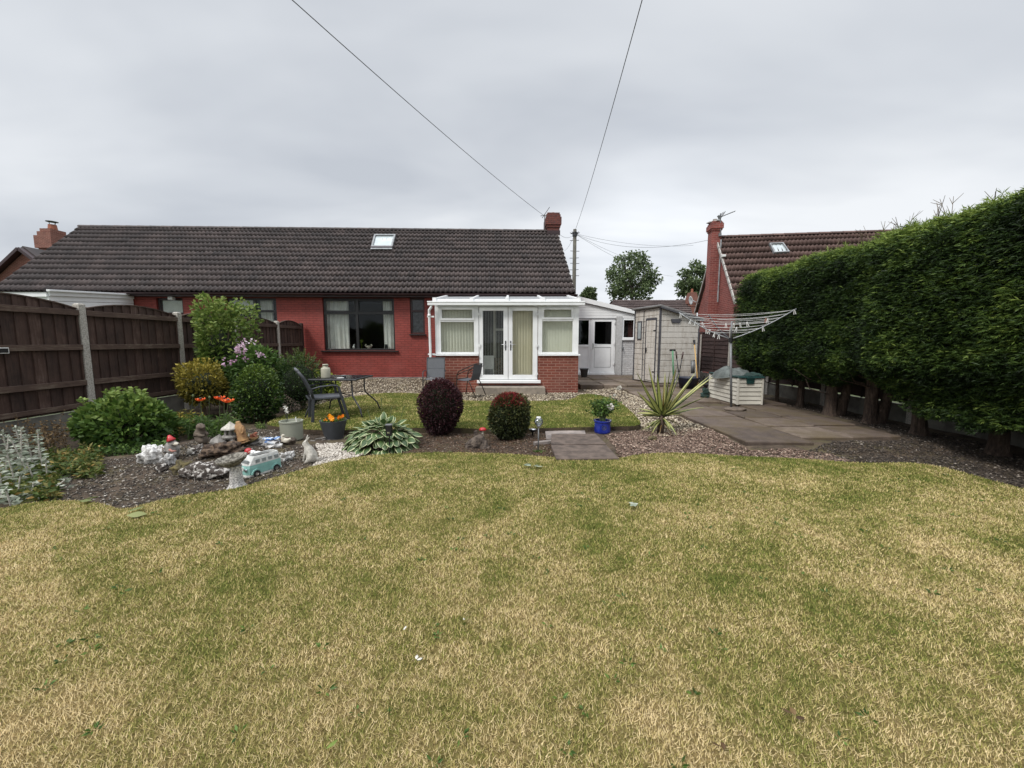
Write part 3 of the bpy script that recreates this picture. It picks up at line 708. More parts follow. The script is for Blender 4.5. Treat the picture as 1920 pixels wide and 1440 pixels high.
pebbles('hedge_litter', hedge_poly, 9000, 0.008, 0.020, 'dark_chips', 'dark bark and stone litter under the conifer hedge', flat=0.4)
mid_poly = gp((640, 860), (660, 835), (800, 806), (930, 808), (1060, 806), (1060, 858), (1000, 853), (850, 847), (700, 852))
pebbles('bed_litter', mid_poly, 5000, 0.006, 0.015, 'bed_chips', 'brown soil crumbs and bark in the bed between the two lawns', flat=0.45)
white_poly = gp((585, 868), (600, 850), (592, 828), (640, 826), (680, 846), (650, 858), (610, 870))
pebbles('white_gravel', white_poly, 2600, 0.010, 0.022, 'white_gravel', 'whitish gravel between the hare statue and the variegated hosta')
left_poly = gp((60, 938), (70, 900), (140, 872), (230, 856), (360, 850), (520, 840), (600, 828), (612, 866), (537, 888), (429, 918), (360, 925), (232, 955), (150, 937))
pebbles('slate_litter', left_poly, 6500, 0.004, 0.015, 'slate_bits', 'dark slate chips and shell bits in the left bed', flat=0.45)
left2 = gp((330, 862), (480, 830), (600, 806), (520, 800), (430, 800), (300, 850))
pebbles('rockery_litter', left2, 2600, 0.005, 0.016, 'slate_bits', 'stone bits scattered behind the rockery ornaments', flat=0.45)
# fallen needles along the bed
P2 = scatter(mid_poly, 5500); P = np.array([(x, y, soilz(x, y) + 0.012) for x, y in P2]); D = RNG.normal(size=P.shape); D[:, 2] *= 0.15
v, f, r = leaf_arrays(P, D, RNG.uniform(0.02, 0.05, len(P)), 0.006, 0.1, 0.0)
np_mesh('leaf_litter', v, f, 'needle_litter', attrs={'rnd': r}, label='rust coloured fallen needles on the soil between the lawns', cat='leaf litter', kind='stuff')

# ---- paving: path from the porch and the patio by the hedge, slab by slab
mb = MB()
def slab(x0, x1, y0, y1, zt, thick=0.12):
    g = 0.016; a, b, c, d = x0 + g, x1 - g, y0 + g, y1 - g
    j = [random.uniform(-0.012, 0.010) for _ in range(4)]; e = 0.012
    top = [(a + e, c + e, zt + j[0]), (b - e, c + e, zt + j[1]), (b - e, d - e, zt + j[2]), (a + e, d - e, zt + j[3])]
    rim = [(a, c, zt + j[0] - e), (b, c, zt + j[1] - e), (b, d, zt + j[2] - e), (a, d, zt + j[3] - e)]
    bot = [(x, y, zt - thick) for x, y, _ in rim]
    mb.add(top + rim + bot, [(0, 1, 2, 3)] + [(4 + i, 4 + (i + 1) % 4, (i + 1) % 4, i) for i in range(4)] + [(8 + i, 8 + (i + 1) % 4, 4 + (i + 1) % 4, 4 + i) for i in range(4)])
zt = 0.055
ys = [5.06, 5.98, 6.85, 7.75, 8.6, 9.5, 10.4, 11.3]
for a, b in zip(ys, ys[1:]):
    slab(3.06, 3.98, a, b, zt + random.uniform(-.008, .008)); 
    if a > 8: slab(3.98, 4.6, a, b, zt + random.uniform(-.008, .008))
for x0, x1, yy in ((3.98, 4.72, [5.32, 6.02, 6.7, 7.45, 8.0]), (4.72, 5.42, [5.36, 6.1, 6.85, 7.6, 8.2])):
    for a, b in zip(yy, yy[1:]): slab(x0, x1, a, b, zt - 0.006 + random.uniform(-.01, .008))
for x0 in (4.6, 5.2):
    for y0 in (8.2, 9.0, 9.8, 10.6, 11.4): slab(x0, x0 + 0.6, y0, y0 + 0.8, zt - 0.01)
for x0, x1 in ((2.02, 2.72), (2.72, 3.42), (3.42, 4.1), (4.1, 4.8), (4.8, 5.6)):
    for y0, y1 in ((11.62, 12.5), (12.5, 13.4), (13.4, 14.3), (14.3, 15.3)): slab(x0, x1, y0, y1, 0.075 + random.uniform(-.006, .006), 0.2)
mb.build('patio', 'paving', kind='structure', rnd=True)

# ================================================================== SHARED BUILDERS
def wall_holes(mb, u0, u1, z0, z1, v0, v1, holes):
    us = sorted({u0, u1, *[h[0] for h in holes], *[h[1] for h in holes]})
    for a, b in zip(us, us[1:]):
        cuts = sorted([(h[2], h[3]) for h in holes if h[0] <= a + 1e-6 and h[1] >= b - 1e-6]); z = z0
        for c, d in cuts:
            if c > z + 1e-4: mb.box(a, b, v0, v1, z, c)
            z = d
        if z < z1 - 1e-4: mb.box(a, b, v0, v1, z, z1)

def frame_mb(u0, u1, z0, z1, v, fw, dp, vbars=(), hbars=()):
    """front faces -v; bars butt between the outer members"""
    m = MB()
    m.box(u0, u0 + fw, v, v + dp, z0, z1); m.box(u1 - fw, u1, v, v + dp, z0, z1)
    m.box(u0 + fw, u1 - fw, v, v + dp, z0, z0 + fw); m.box(u0 + fw, u1 - fw, v, v + dp, z1 - fw, z1)
    for z, w in hbars: m.box(u0 + fw, u1 - fw, v + .003, v + dp - .003, z - w / 2, z + w / 2)
    for u, w, za, zb in vbars: m.box(u - w / 2, u + w / 2, v + .006, v + dp - .006, za, zb)
    return m

def pane_mb(u0, u1, z0, z1, v): return MB().box(u0, u1, v, v + 0.008, z0, z1)

def tile_roof(name, parent, e0, e1, r0, r1, rows, m, pitch=0.15, amp=0.046, lip=0.030, sub=6):
    """interlocking tiles: e0,e1 eave ends, r0,r1 ridge ends (parent's local points)"""
    e0, e1, r0, r1 = (np.array(p, float) for p in (e0, e1, r0, r1))
    nrm = np.cross(e1 - e0, r0 - e0); nrm = nrm / np.linalg.norm(nrm)
    if nrm[2] < 0: nrm = -nrm
    W = np.linalg.norm(e1 - e0); nc = int(W / pitch * sub) + 1
    s = np.linspace(0, 1, nc); ph = (s * W / pitch) % 1.0
    prof = amp * np.clip(np.cos((ph - 0.3) * 2 * math.pi) * 1.1, -0.15, 1)
    Vs, Fs, Rs, b = [], [], [], 0
    tile = np.floor(s * W / (pitch * 2)).astype(int)
    for i in range(rows):
        t0, t1 = i / rows, (i + 1) / rows + 0.15 / rows
        rr = RNG.random(tile.max() + 2)[tile] * 0.75 + RNG.random() * 0.25
        jit = RNG.normal(0, 0.003, tile.max() + 2)[tile]
        line = lambda t, h: (e0 + (r0 - e0) * t)[None] * (1 - s)[:, None] + (e1 + (r1 - e1) * t)[None] * s[:, None] + nrm[None] * h[:, None]
        a = line(t0 + .16 / rows, prof + jit - 0.01); c = line(t0, prof + jit + lip); d = line(min(t1, 1.0), prof + jit)
        Vs.append(np.concatenate([a, c, d])); k = np.arange(nc - 1)
        Fs.append(np.stack([b + k, b + k + 1, b + nc + k + 1, b + nc + k], 1)); Fs.append(np.stack([b + nc + k, b + nc + k + 1, b + 2 * nc + k + 1, b + 2 * nc + k], 1))
        Rs.append(np.tile(rr, 3)); b += 3 * nc
    o = np_mesh(name, np.concatenate(Vs), np.concatenate(Fs), m, None, {'rnd': np.concatenate(Rs)}, kind='tmp', smooth=False)
    del o['kind']; o.parent = parent
    return o

def ridge_tiles(parent, a, b, m, n, rad=0.11):
    a, b = Vector(a), Vector(b); mb = MB()
    for i in range(n):
        p = a.lerp(b, i / n); q = a.lerp(b, (i + 0.985) / n); d = (q - p).normalized(); side = d.cross(Vector((0, 0, 1))).normalized(); vs = []
        for pt, rr in ((p, rad * 1.05), (q, rad * 0.97)):
            for k in range(7):
                t = math.pi * k / 6; vs.append(pt + side * (math.cos(t) * rr) + Vector((0, 0, math.sin(t) * rr * 0.8 - 0.03)))
        mb.add(vs, [(k, k + 1, 7 + k + 1, 7 + k) for k in range(6)] + [tuple(range(7)), tuple(range(7, 14))[::-1]])
    return mb.build('ridge', m, parent, rnd=True)

def corbel_chimney(mb, x0, x1, y0, y1, z0, z1, k=1.0):
    """square stack with stepped courses and a projecting head"""
    h = z1 - z0; steps = [(0, 0.0), (0.55, 0.0), (0.55, 0.03), (0.63, 0.03), (0.63, 0.065), (0.86, 0.065), (0.86, 0.03), (0.94, 0.03), (0.94, 0.0), (1.0, 0.0)]
    for (a, e), (b, _) in zip(steps[::2], steps[1::2]): mb.box(x0 - e * k, x1 + e * k, y0 - e * k, y1 + e * k, z0 + a * h, z0 + b * h)

# ================================================================== THE BUNGALOW
TH = R(2.0); P0 = Vector((-6.8, 13.0, 0)); UD = Vector((math.cos(TH), math.sin(TH), 0)); VD = Vector((-math.sin(TH), math.cos(TH), 0))
def HW(px, py, v=0.0):
    d = ray(px, py); o = Vector((0, 0, HCAM)); p0 = P0 + VD * v
    t = (p0 - o).dot(VD) / d.dot(VD); p = o + d * t
    return (p - P0).dot(UD), p.z
house = thing('bungalow', 'long red painted bungalow under a dark tiled roof at the end of the garden', 'house', P0, TH, local=True)
UL, UR = HW(-25, 547, -.3)[0] + 0.25, HW(1080, 552, -.3)[0] - 0.12
ZE = HW(640, 550, -.3)[1]; ZR = HW(600, 430, 3.4)[1]
ZW = HW(640, 557.5, 0)[1]
def rect(x0, y0, x1, y1, v=0.0):
    a, b = HW(x0, y0, v), HW(x1, y1, v); return (a[0], b[0], b[1], a[1])
WIN_MAIN = rect(604, 558.5, 741.5, 657); WIN_SLIM = rect(768, 558.5, 797, 626); WIN_A = rect(292, 558.5, 349, 640); WIN_B = rect(424, 558.5, 522, 634)
mb = MB(); wall_holes(mb, UL, UR, -0.1, ZW, 0, 0.28, [WIN_MAIN, WIN_SLIM, WIN_A, WIN_B])
RD = 3.4
gable = lambda u0, u1: MB().prism([(0.284, -0.1), (2 * RD, -0.1), (2 * RD, ZE), (RD, ZR - 0.12), (0.284, ZE - 0.02)], u0, u1, 'x')
mb.build('wall', 'red_painted_brick', house)
gable(UR - 0.28, UR - 0.002).build('gable_wall', 'red_painted_brick', house); gable(UL + .002, UL + 0.28).build('gable_wall', 'red_painted_brick', house)
MB().box(UL, UR, 2 * RD - 0.28, 2 * RD - .01, -0.1, ZE - 0.03).build('rear_wall', 'red_painted_brick', house)
MB().box(UL, UR + .01, -0.03, -0.002, -0.1, HW(720, 707, 0)[1]).build('plinth', 'plinth_stone', house)
rm = MB(); rm.box(UL + .3, UR - .3, 3.3, 3.36, 0.02, 2.9); rm.box(UL + .3, UR - .3, 0.3, 3.3, 0.0, 0.02); rm.box(UL + .3, UR - .3, 0.3, 3.3, 2.9, 2.93)
for u in (WIN_A[1] + .6, WIN_B[1] + .8, WIN_MAIN[1] + .35): rm.box(u, u + .05, .3, 3.29, 0.03, 2.89)
rm.build('room', 'room_dark', house)
# windows: frame > pane, sill, curtain
def window(parent, rc, fm, gm, vb=(), hb=(), fw=0.055, v=0.06, sill=True, sm='black_frame', over=0.10):
    u0, u1, z0, z1 = rc
    w = frame_mb(u0 + .002, u1 - .002, z0 + .002, z1 - .002, v, fw, 0.07, vb, hb).build('window', fm, parent, bevel=0.004)
    pane_mb(u0 + fw - .005, u1 - fw + .005, z0 + fw - .005, z1 - fw + .005, v + 0.034).build('pane', gm, w)
    if sill: MB().prism([(v + .02, z0 + .001), (-0.09, z0 - .012), (-0.09, z0 - .045), (v + .02, z0 - .05)], u0 - over, u1 + over, 'x').build('sill', sm, w)
    return w
u0, u1, z0, z1 = WIN_MAIN; zt = HW(670, 586.5)[1]; um = HW(668, 600)[0]
w = window(house, WIN_MAIN, 'black_frame', 'window_glass', [(um, 0.085, z0 + .055, z1 - .055)], [(zt, 0.085)])
fr = MB()  # raised casement rims around the top lights
for a, b in ((u0 + .06, um - .045), (um + .045, u1 - .06)):
    for bx in ((a, a + .03, zt + .045, z1 - .058), (b - .03, b, zt + .045, z1 - .058), (a + .03, b - .03, zt + .045, zt + .075), (a + .03, b - .03, z1 - .09, z1 - .058)): fr.box(bx[0], bx[1], 0.045, 0.075, bx[2], bx[3])
fr.build('casement', 'black_frame', w, bevel=0.003)
def curtain(parent, ua, ub, za, zb, v, folds, amp=0.035):
    n = folds * 8; Vv = []; 
    for j in range(9):
        t = j / 8
        for i in range(n + 1):
            s = i / n; sq = 1 - 0.10 * math.sin(math.pi * t) * (1 - s)
            Vv.append((ua + (ub - ua) * s * sq, v + amp * math.sin(s * folds * 2 * math.pi + 0.5 * math.sin(3 * t + s * 5)) + amp * .5 * math.sin(s * folds * 3.3), za + (zb - za) * t))
    F = [(j * (n + 1) + i, j * (n + 1) + i + 1, (j + 1) * (n + 1) + i + 1, (j + 1) * (n + 1) + i) for j in range(8) for i in range(n)]
    return MB().add(Vv, F).build('curtain', 'curtain', parent, smooth=True)
cu = lambda x: HW(x, 600, .25)[0]
curtain(w, cu(606), cu(653), z0 - .05, z1 - .02, 0.30, 6); curtain(w, cu(718), cu(741), z0 - .05, z1 - .02, 0.30, 3)
window(house, WIN_SLIM, 'brown_frame', 'obscure_glass', (), [(HW(780, 583)[1], 0.07)], fw=0.06, sm='black_frame', over=0.03)
wa = window(house, WIN_A, 'brown_frame', 'window_glass', (), [(HW(320, 588)[1], 0.08)], fw=0.065)
bz = HW(320, 586)[1]; MB().box(WIN_A[0] + .08, WIN_A[1] - .08, 0.15, 0.17, bz, WIN_A[3] - .03).build('blind', 'curtain', wa)
ub = HW(477, 600)[0]
wb = window(house, WIN_B, 'black_frame', 'window_glass', [(ub, 0.08, WIN_B[2] + .055, WIN_B[3] - .055)], [(HW(470, 583)[1], 0.07)], fw=0.06)
curtain(wb, HW(488, 600, .25)[0], HW(512, 600, .25)[0], WIN_B[2], WIN_B[3] - .03, 0.3, 4)
bz = HW(450, 578)[1]; MB().box(HW(432, 570)[0], HW(473, 570)[0], 0.16, 0.18, bz, WIN_B[3] - .03).build('blind', 'curtain', wb)
lamp = MB().box(HW(322, 562)[0], HW(331, 562)[0], -0.16, -0.04, HW(322, 563)[1], HW(322, 557)[1]).build('wall_lamp', 'white_paint', house, bevel=.01)
# roof
e0, e1 = (UL - .15, -.30, ZE + .02), (UR + .12, -.30, ZE + .02)
ul, ur = HW(150, 426, RD)[0], HW(1046, 432, RD)[0]
r0, r1 = (ul, RD, ZR), (ur, RD, ZR)
roof = tile_roof('roof', house, e0, e1, r0, r1, 14, 'dark_tiles')
ridge_tiles(roof, (ul, RD, ZR + .02), (ur, RD, ZR + .02), 'dark_tiles', 42)
MB().add([(UL - .15, 2 * RD + .3, ZE), (UR + .12, 2 * RD + .3, ZE), (ur, RD + .01, ZR - .02), (ul, RD + .01, ZR - .02)], [(0, 1, 2, 3)]).build('rear_slope', 'dark_tiles', roof, rnd=True)
sf = MB().add([(UL - .15, -.28, ZE - .03), (UR + .12, -.28, ZE - .03), (ur, RD - .02, ZR - .07), (ul, RD - .02, ZR - .07)], [(0, 1, 2, 3)]); sf.build('roof_underlay', 'dark_gutter', roof)
# verge cement under the right hand edge
vg = MB(); vg.bar((UR + .10, -.29, ZE - .015), (ur - .02, RD, ZR - .03), 0.03, 0.07); vg.build('verge', 'mortar_pale', roof)
gz = ZE - 0.055
gt = MB(); prof = [(math.cos(a) * .06, math.sin(a) * .06) for a in [math.pi + math.pi * i / 8 for i in range(9)]] + [(math.cos(a) * .052, math.sin(a) * .052) for a in [2 * math.pi - math.pi * i / 8 for i in range(9)]]
gt.prism([(-.345 + p, gz + .05 + q) for p, q in prof], UL - .15, UR + .16, 'x').build('gutter', 'dark_gutter', house)
fb = MB(); fb.box(UL - .15, UR + .14, -.28, -.255, ZW - .01, ZE - .02); fb.box(UL - .15, UR + .14, -.255, -.003, ZW - .005, ZW + .015); fb.build('fascia', 'dark_gutter', house)
# chimney at the right end of the ridge
cA, cB = HW(1022, 430, RD + .2)[0], HW(1048, 430, RD + .2)[0]; czt = HW(1035, 405, RD + .2)[1]
ch = MB(); corbel_chimney(ch, cA + .04, cB - .04, RD - .25, RD + .45, ZR - .6, czt); ch = ch.build('chimney', 'old_chimney_brick', house)
MB().lathe([(.02, 0), (.30, 0), (.26, .05), (.05, .07)], ((cA + cB) / 2, RD + .1, czt - .004), 4).build('chimney_cap', 'cap_mortar', ch)
fl = MB(); fl.box(cA + .02, cB - .02, RD - .275, RD - .252, ZR - .20, ZR - .02); fl.build('flashing', 'dark_gutter', ch)
an = MB(); ax = cA - .05; an.tube([(ax, RD, czt - .6), (ax, RD, czt + .02)], .015, 6); an.tube([(ax - .10, RD, czt - .15), (ax + .18, RD - .2, czt + .22)], .012, 6); an.tube([(ax - .16, RD, czt - .06), (ax + .06, RD, czt - .04)], .014, 6)
an = an.build('aerial', 'grey_metal', house)
# roof light
def on_roof(px, py, h=0.0):
    n = Vector((0, -(ZR - ZE), RD + .3)).normalized(); a = P0 + VD * (-.30) + Vector((0, 0, ZE + .02)); nw = VD * n.y + Vector((0, 0, n.z)); a = a + nw * h
    o = Vector((0, 0, HCAM)); d = ray(px, py); t = (a - o).dot(nw) / d.dot(nw); p = o + d * t - P0
    return Vector((p.dot(UD), p.dot(VD), p.z))
q = [on_roof(696, 464, .06), on_roof(736, 464, .06), on_roof(742, 441, .06), on_roof(702, 441, .06)]
def quad_frame(q, w, h):
    n = (q[1] - q[0]).cross(q[3] - q[0]).normalized(); mb = MB(); c = sum(q, Vector()) / 4
    inn = [p.lerp(c, w) for p in q]
    vs = [p + n * h for p in q] + [p + n * h for p in inn] + [p - n * .08 for p in q] + [p - n * .02 for p in inn]
    fs = []
    for i in range(4):
        j = (i + 1) % 4; fs += [(i, j, 4 + j, 4 + i), (8 + i, 8 + j, j, i), (4 + i, 4 + j, 12 + j, 12 + i)]
    return mb.add(vs, fs), inn, n
f, inn, n = quad_frame(q, .15, .05); sk = f.build('roof_window', 'lead_flashing', house)
MB().add(inn + [p - n * .01 for p in inn], [(0, 1, 2, 3), (4, 7, 6, 5)]).build('pane', 'sky_pane', sk)
b0, b1 = q[0], q[1]; MB().bar(b0 + (b0 - q[3]) * .12 + n * .02, b1 + (b1 - q[2]) * .12 + n * .02, .10, .02, up=n).build('flashing', 'lead_flashing', sk)
MB().bar(b0 + (b0 - q[3]) * .03 + n * .02, b1 + (b1 - q[2]) * .03 + n * .02, .05, .07, up=n).build('flashing_apron', 'dark_gutter', sk)
# ornaments on the inside sill
for nm, px, wpx, m_, lab in (('toy_cat', 663, 8, 'white_paint', 'small black and white ornament on the window sill beside the curtain'), ('ornament', 691, 11, 'cream_glaze', 'pale two handled ornament in the middle of the window sill'), ('picture_frame', 724, 11, 'plastic_black', 'small dark box standing on the right of the window sill'), ('flower_vase', 678, 5, 'lime_leaf', 'yellow green flower stem standing inside the window')):
    u, z = HW(px, 652, .2); s = wpx * .0088
    b = Matrix.Rotation(TH, 4, 'Z'); b.translation = P0
    mb = MB()
    if nm == 'ornament': mb.lathe([(.02, 0), (s * .6, 0), (s * .5, s * .5), (s * .9, s * .9), (s * .8, s), (.02, s * .6)], n=14); mb.tube([(s * .7, 0, s * .4), (s * 1.2, 0, s * 1.1), (s * .8, 0, s * 1.5)], s * .16, 6); mb.tube([(-s * .7, 0, s * .4), (-s * 1.2, 0, s * 1.1), (-s * .8, 0, s * 1.5)], s * .16, 6)
    elif nm == 'toy_cat': mb.ball((0, 0, s * .7), s * .6, s * .5, s * .7); mb.ball((s * .2, 0, s * 1.6), s * .4); mb.lathe([(.001, 0), (s * .15, 0), (.001, s * .4)], (s * .4, 0, s * 1.9), 6)
    elif nm == 'flower_vase': mb.tube([(0, 0, 0), (0, 0, .22)], .012, 6); mb.ball((0, 0, .25), .05, .05, .06, wob=.4)
    else: mb.box(-s * .5, s * .5, -.02, .02, 0, s * 1.5); mb.box(-s * .42, s * .42, -.028, -.021, s * .12, s * 1.38)
    for i, p in enumerate(mb.v): mb.v[i] = tuple(b @ (Vector(p) + Vector((u, 0.22, WIN_MAIN[2] + .055))))
    mb.build(nm, m_, None, lab, {'toy_cat': 'ornament', 'ornament': 'ornament', 'picture_frame': 'box', 'flower_vase': 'flower'}[nm], smooth=nm != 'picture_frame')

# ================================================================== GARDEN ROOM (lean-to conservatory)
YC = 10.9
cx = lambda px: V(px, 641, YC).x
cz = lambda py: V(960, py, YC).z
cons = thing('conservatory', 'white lean to conservatory with double doors between low brick walls', 'conservatory', (cx(950), YC, 0))
X0, X1 = cx(816), cx(1085); DX0, DX1 = cx(897.5), cx(1009); ZS = cz(665); ZH = cz(574.5); ZG = cz(566)
dw = MB(); dw.box(X0, DX0 - .002, YC, YC + .22, -.12, ZS - .03); dw.box(X0, X0 + .22, YC + .221, 13.1, -.12, ZS - .03); dw.build('dwarf_wall', 'orange_red_brick', cons)
dw = MB(); dw.box(DX1 + .002, X1, YC, YC + .22, -.12, ZS - .03); dw.box(X1 - .22, X1, YC + .221, 13.2, -.12, ZS - .03); dw.build('dwarf_wall', 'orange_red_brick', cons)
for a, b in ((X0 - .05, DX0 - .004), (DX1 + .004, X1 + .05)):
    MB().prism([(YC + .12, ZS + .012), (YC - .055, ZS - .002), (YC - .055, ZS - .028), (YC + .12, ZS - .028)], a, b, 'x').build('sill', 'white_pvc', cons, bevel=.004)
fm = MB(); fy0, fy1 = YC + .03, YC + .10
fm.box(X0, cx(822.5), fy0, fy1 + .05, ZS + .013, ZH); fm.box(cx(1077.5), X1, fy0, fy1 + .05, ZS + .013, ZH)
fm.box(X0, X1, fy0 - .004, fy1 + .05, ZH, ZG + .03); fm.box(cx(892.5), DX0, fy0, fy1, ZS + .013, ZH); fm.box(DX1, cx(1013), fy0, fy1, ZS + .013, ZH)
for x in (X0, X1 - .07):
    fm.box(x, x + .07, fy1 + .051, 13.0, ZH, ZH + .09); fm.box(x, x + .07, fy1 + .051, 13.0, ZS - .029, ZS + .05); fm.box(x, x + .07, 12.0, 12.07, ZS + .051, ZH - .001)
fm.build('frame', 'white_pvc', cons, bevel=.004)
for x in (X0 + .03, X1 - .04): MB().box(x, x + .01, fy1 + .052, 12.99, ZS + .05, ZH).build('side_glass', 'window_glass', cons)
floor = MB().box(X0 + .23, X1 - .23, YC + .23, 12.9, -.05, cz(714)).build('floor', 'room_wall', cons)
# side windows: frame with a top light > panes
for a, b, t0, g in ((822.5, 892.5, 601, ((829, 886.5, 581, 595), (827.5, 890, 604.5, 661))), (1013, 1077.5, 599.5, ((1018, 1071, 579.5, 593.5), (1014.5, 1074, 602.5, 658.5)))):
    zt_ = cz(t0); w = frame_mb(cx(a), cx(b), ZS + .014, ZH - .001, fy0 + .004, .055, .06, (), [(zt_, .07)])
    w = w.build('window', 'white_pvc', cons, bevel=.003)
    ca = MB(); ua, ub = cx(a + 3), cx(b - 3); za, zb = zt_ + .01, ZH - .03
    for bx in ((ua, ua + .055, za, zb), (ub - .055, ub, za, zb), (ua + .055, ub - .055, za, za + .055), (ua + .055, ub - .055, zb - .055, zb)): ca.box(bx[0], bx[1], fy0 - .014, fy0 + .03, bx[2], bx[3])
    ca.build('top_light', 'white_pvc', w, bevel=.003)
    pane_mb(cx(a) + .04, cx(b) - .04, ZS + .05, ZH - .04, fy0 + .035).build('pane', 'window_glass', w)
def vblind(ua, ub, za, zb, y, m, ang, sp=0.085, wd=0.09):
    mb = MB(); n = int((ub - ua) / sp)
    for i in range(n + 1):
        u = ua + (i + .5) * (ub - ua) / (n + 1); a = ang + random.uniform(-.05, .05); dx, dy = math.cos(a) * wd / 2, math.sin(a) * wd / 2; P = []
        for k in range(4):
            s = -1 + 2 * k / 3; bow = .006 * (1 - s * s); P.append((u + dx * s + bow * math.sin(a), y + dy * s - bow * math.cos(a)))
        mb.add([(p[0], p[1], za) for p in P] + [(p[0], p[1], zb) for p in P], [(k, k + 1, 5 + k, 4 + k) for k in range(3)])
    return mb.build('blind', m, cons)
vblind(cx(824), cx(892), ZS - .02, ZH - .01, YC + .22, 'blind_fabric', .45)
vblind(cx(1012), cx(1077), ZS - .02, ZH - .01, YC + .22, 'blind_fabric', .12)
vblind(cx(956), cx(1004), cz(708), ZH - .01, YC + .22, 'blind_fabric_warm', .35)
bs = MB()
for i in range(16): x = cx(906) + i * .045; bs.tube([(x, YC + .25, cz(703)), (x, YC + .25, ZH - .05)], .003, 4)
bs.build('blind_cords', 'curtain', cons)
yi = 12.86; ip = lambda px, py: V(px, py, yi)
idr = MB().box(ip(880, 650).x, ip(951, 650).x, yi, yi + .05, cz(714) + .01, ip(920, 577).z).build('dark_doorway', 'room_dark', cons)  # flat dark panel painted for the unlit opening into the house
f = MB(); f.box(ip(925.5, 650).x, ip(929.5, 650).x, yi - .03, yi - .001, cz(714) + .02, ip(920, 583).z); f.box(ip(929.6, 650).x, ip(950, 650).x, yi - .028, yi - .002, ip(920, 620).z, ip(920, 616).z); f.build('door_rail', 'cream_plastic', idr)
seat_ = MB(); q0 = V(934, 700, 12.2); seat_.box(q0.x - .2, q0.x + .35, 12.0, 12.5, .12, .42); seat_.box(q0.x - .2, q0.x + .35, 12.4, 12.55, .421, .85)
seat_.build('cushioned_chair', 'log_wood', None, 'dim brown chair inside the open glass door', 'chair', bevel=.04)
# double doors: leaf > pane, handle, hinges
ZD0, ZD1 = cz(711.5), cz(575.5)
for k, (a, b, ga, gb, hxp, hg) in enumerate(((898.5, 952.3, 905.5, 944, 948, 899.5), (953.2, 1008, 961, 999, 957.5, 1006.5))):
    ua, ub, g0, g1 = cx(a), cx(b), cx(ga), cx(gb); gz0, gz1 = cz(703), cz(582.5); y0 = fy0 - .012
    d = MB(); d.box(ua, g0, y0, y0 + .06, ZD0, ZD1); d.box(g1, ub, y0, y0 + .06, ZD0, ZD1); d.box(g0, g1, y0, y0 + .06, ZD0, gz0); d.box(g0, g1, y0, y0 + .06, gz1, ZD1)
    d = d.build('door', 'white_pvc', cons, bevel=.004)
    pane_mb(g0 - .01, g1 + .01, gz0 - .01, gz1 + .01, y0 + .028).build('pane', 'window_glass', d)
    hx, hz_ = cx(hxp), cz(646); sgn = -1 if k == 0 else 1
    h = MB(); h.box(hx - .016, hx + .016, y0 - .012, y0 - .001, hz_ - .16, hz_ + .10); h.build('handle_plate', 'dark_metal', d, bevel=.003)
    h = MB(); h.tube([(hx, y0 - .012, hz_), (hx, y0 - .05, hz_), (hx + sgn * .02, y0 - .055, hz_), (hx + sgn * .13, y0 - .05, hz_)], .010, 8); h.build('handle', 'chrome', d, smooth=True)
    for py in (588, 647, 700):
        z = cz(py); q = cx(hg); h = MB(); h.box(q - .035, q + .035, y0 - .02, y0 - .001, z - .045, z + .02); h.tube([(q, y0 - .022, z - .08), (q, y0 - .022, z + .04)], .014, 8); h.build('hinge', 'white_trim', d)
MB().prism([(YC + .06, cz(712)), (YC - .07, cz(713.5)), (YC - .07, cz(718)), (YC + .06, cz(718))], cx(894), cx(1014), 'x').build('threshold', 'white_pvc', cons, bevel=.004)
st = MB(); st.box(cx(897), cx(1012), YC - .02, YC + .2, cz(722.5), cz(718.2)); st.build('door_step_riser', 'old_chimney_brick', cons)
st = MB().box(cx(893) , cx(1021), YC - .42, YC - .025, -.1, cz(722) - .02).build('stone_step', 'sandstone_step', None, 'worn sandstone step in front of the white double doors', 'step', bevel=.012)
# roof
m, nt, b, out = new_mat('polycarbonate'); b.inputs['Base Color'].default_value = (.55, .57, .58, 1); b.inputs['Roughness'].default_value = .3
t = N(nt, 'ShaderNodeBsdfTransparent'); t.inputs[0].default_value = (.8, .82, .82, 1); mx = N(nt, 'ShaderNodeMixShader'); mx.inputs[0].default_value = .35
L(nt, b.outputs[0], mx.inputs[1]); L(nt, t.outputs[0], mx.inputs[2]); L(nt, mx.outputs[0], out.inputs[0])
zr0, zr1 = cz(565), V(950, 557.5, 12.95).z
MB().prism([(YC - .10, zr0), (12.95, zr1), (12.95, zr1 + .03), (YC - .10, zr0 + .03)], X0 - .02, X1 + .02, 'x').build('roof', 'polycarbonate', cons)
rf = MB()
for px in (818, 886, 951, 1017, 1082): x = cx(px); rf.bar((x, YC - .13, zr0 + .045), (x, 12.94, zr1 + .045), .07, .05); rf.box(x - .05, x + .05, YC - .16, YC - .131, zr0 - .01, zr0 + .085)
rf.build('rafters', 'white_pvc', cons, bevel=.004)
MB().box(X0 - .02, X1 + .02, YC - .118, YC - .10, zr0 - .012, zr0 + .048).build('eaves_trim', 'white_pvc', cons)
gu = MB(); gu.box(cx(806), cx(1093), YC - .22, YC - .12, cz(573.5), cz(567)); gu.box(cx(806) - .004, cx(1093) + .004, YC - .232, YC - .216, cz(568.5), cz(566)); gu.build('gutter', 'white_pvc', cons, bevel=.012)
dp = MB(); px_ = cx(807.5); dp.tube([(cx(812), YC - .17, cz(573)), (cx(812), YC - .17, cz(577)), (cx(808), YC - .15, cz(582)), (px_, YC - .12, cz(588)), (px_ + .02, YC - .12, cz(712)), (px_ + .03, YC - .16, cz(718))], .034, 12)
dp.tube([(px_, YC - .12, cz(594)), (px_, YC - .12, cz(590))], .042, 12); dp.build('downpipe', 'white_pvc', cons, smooth=True)
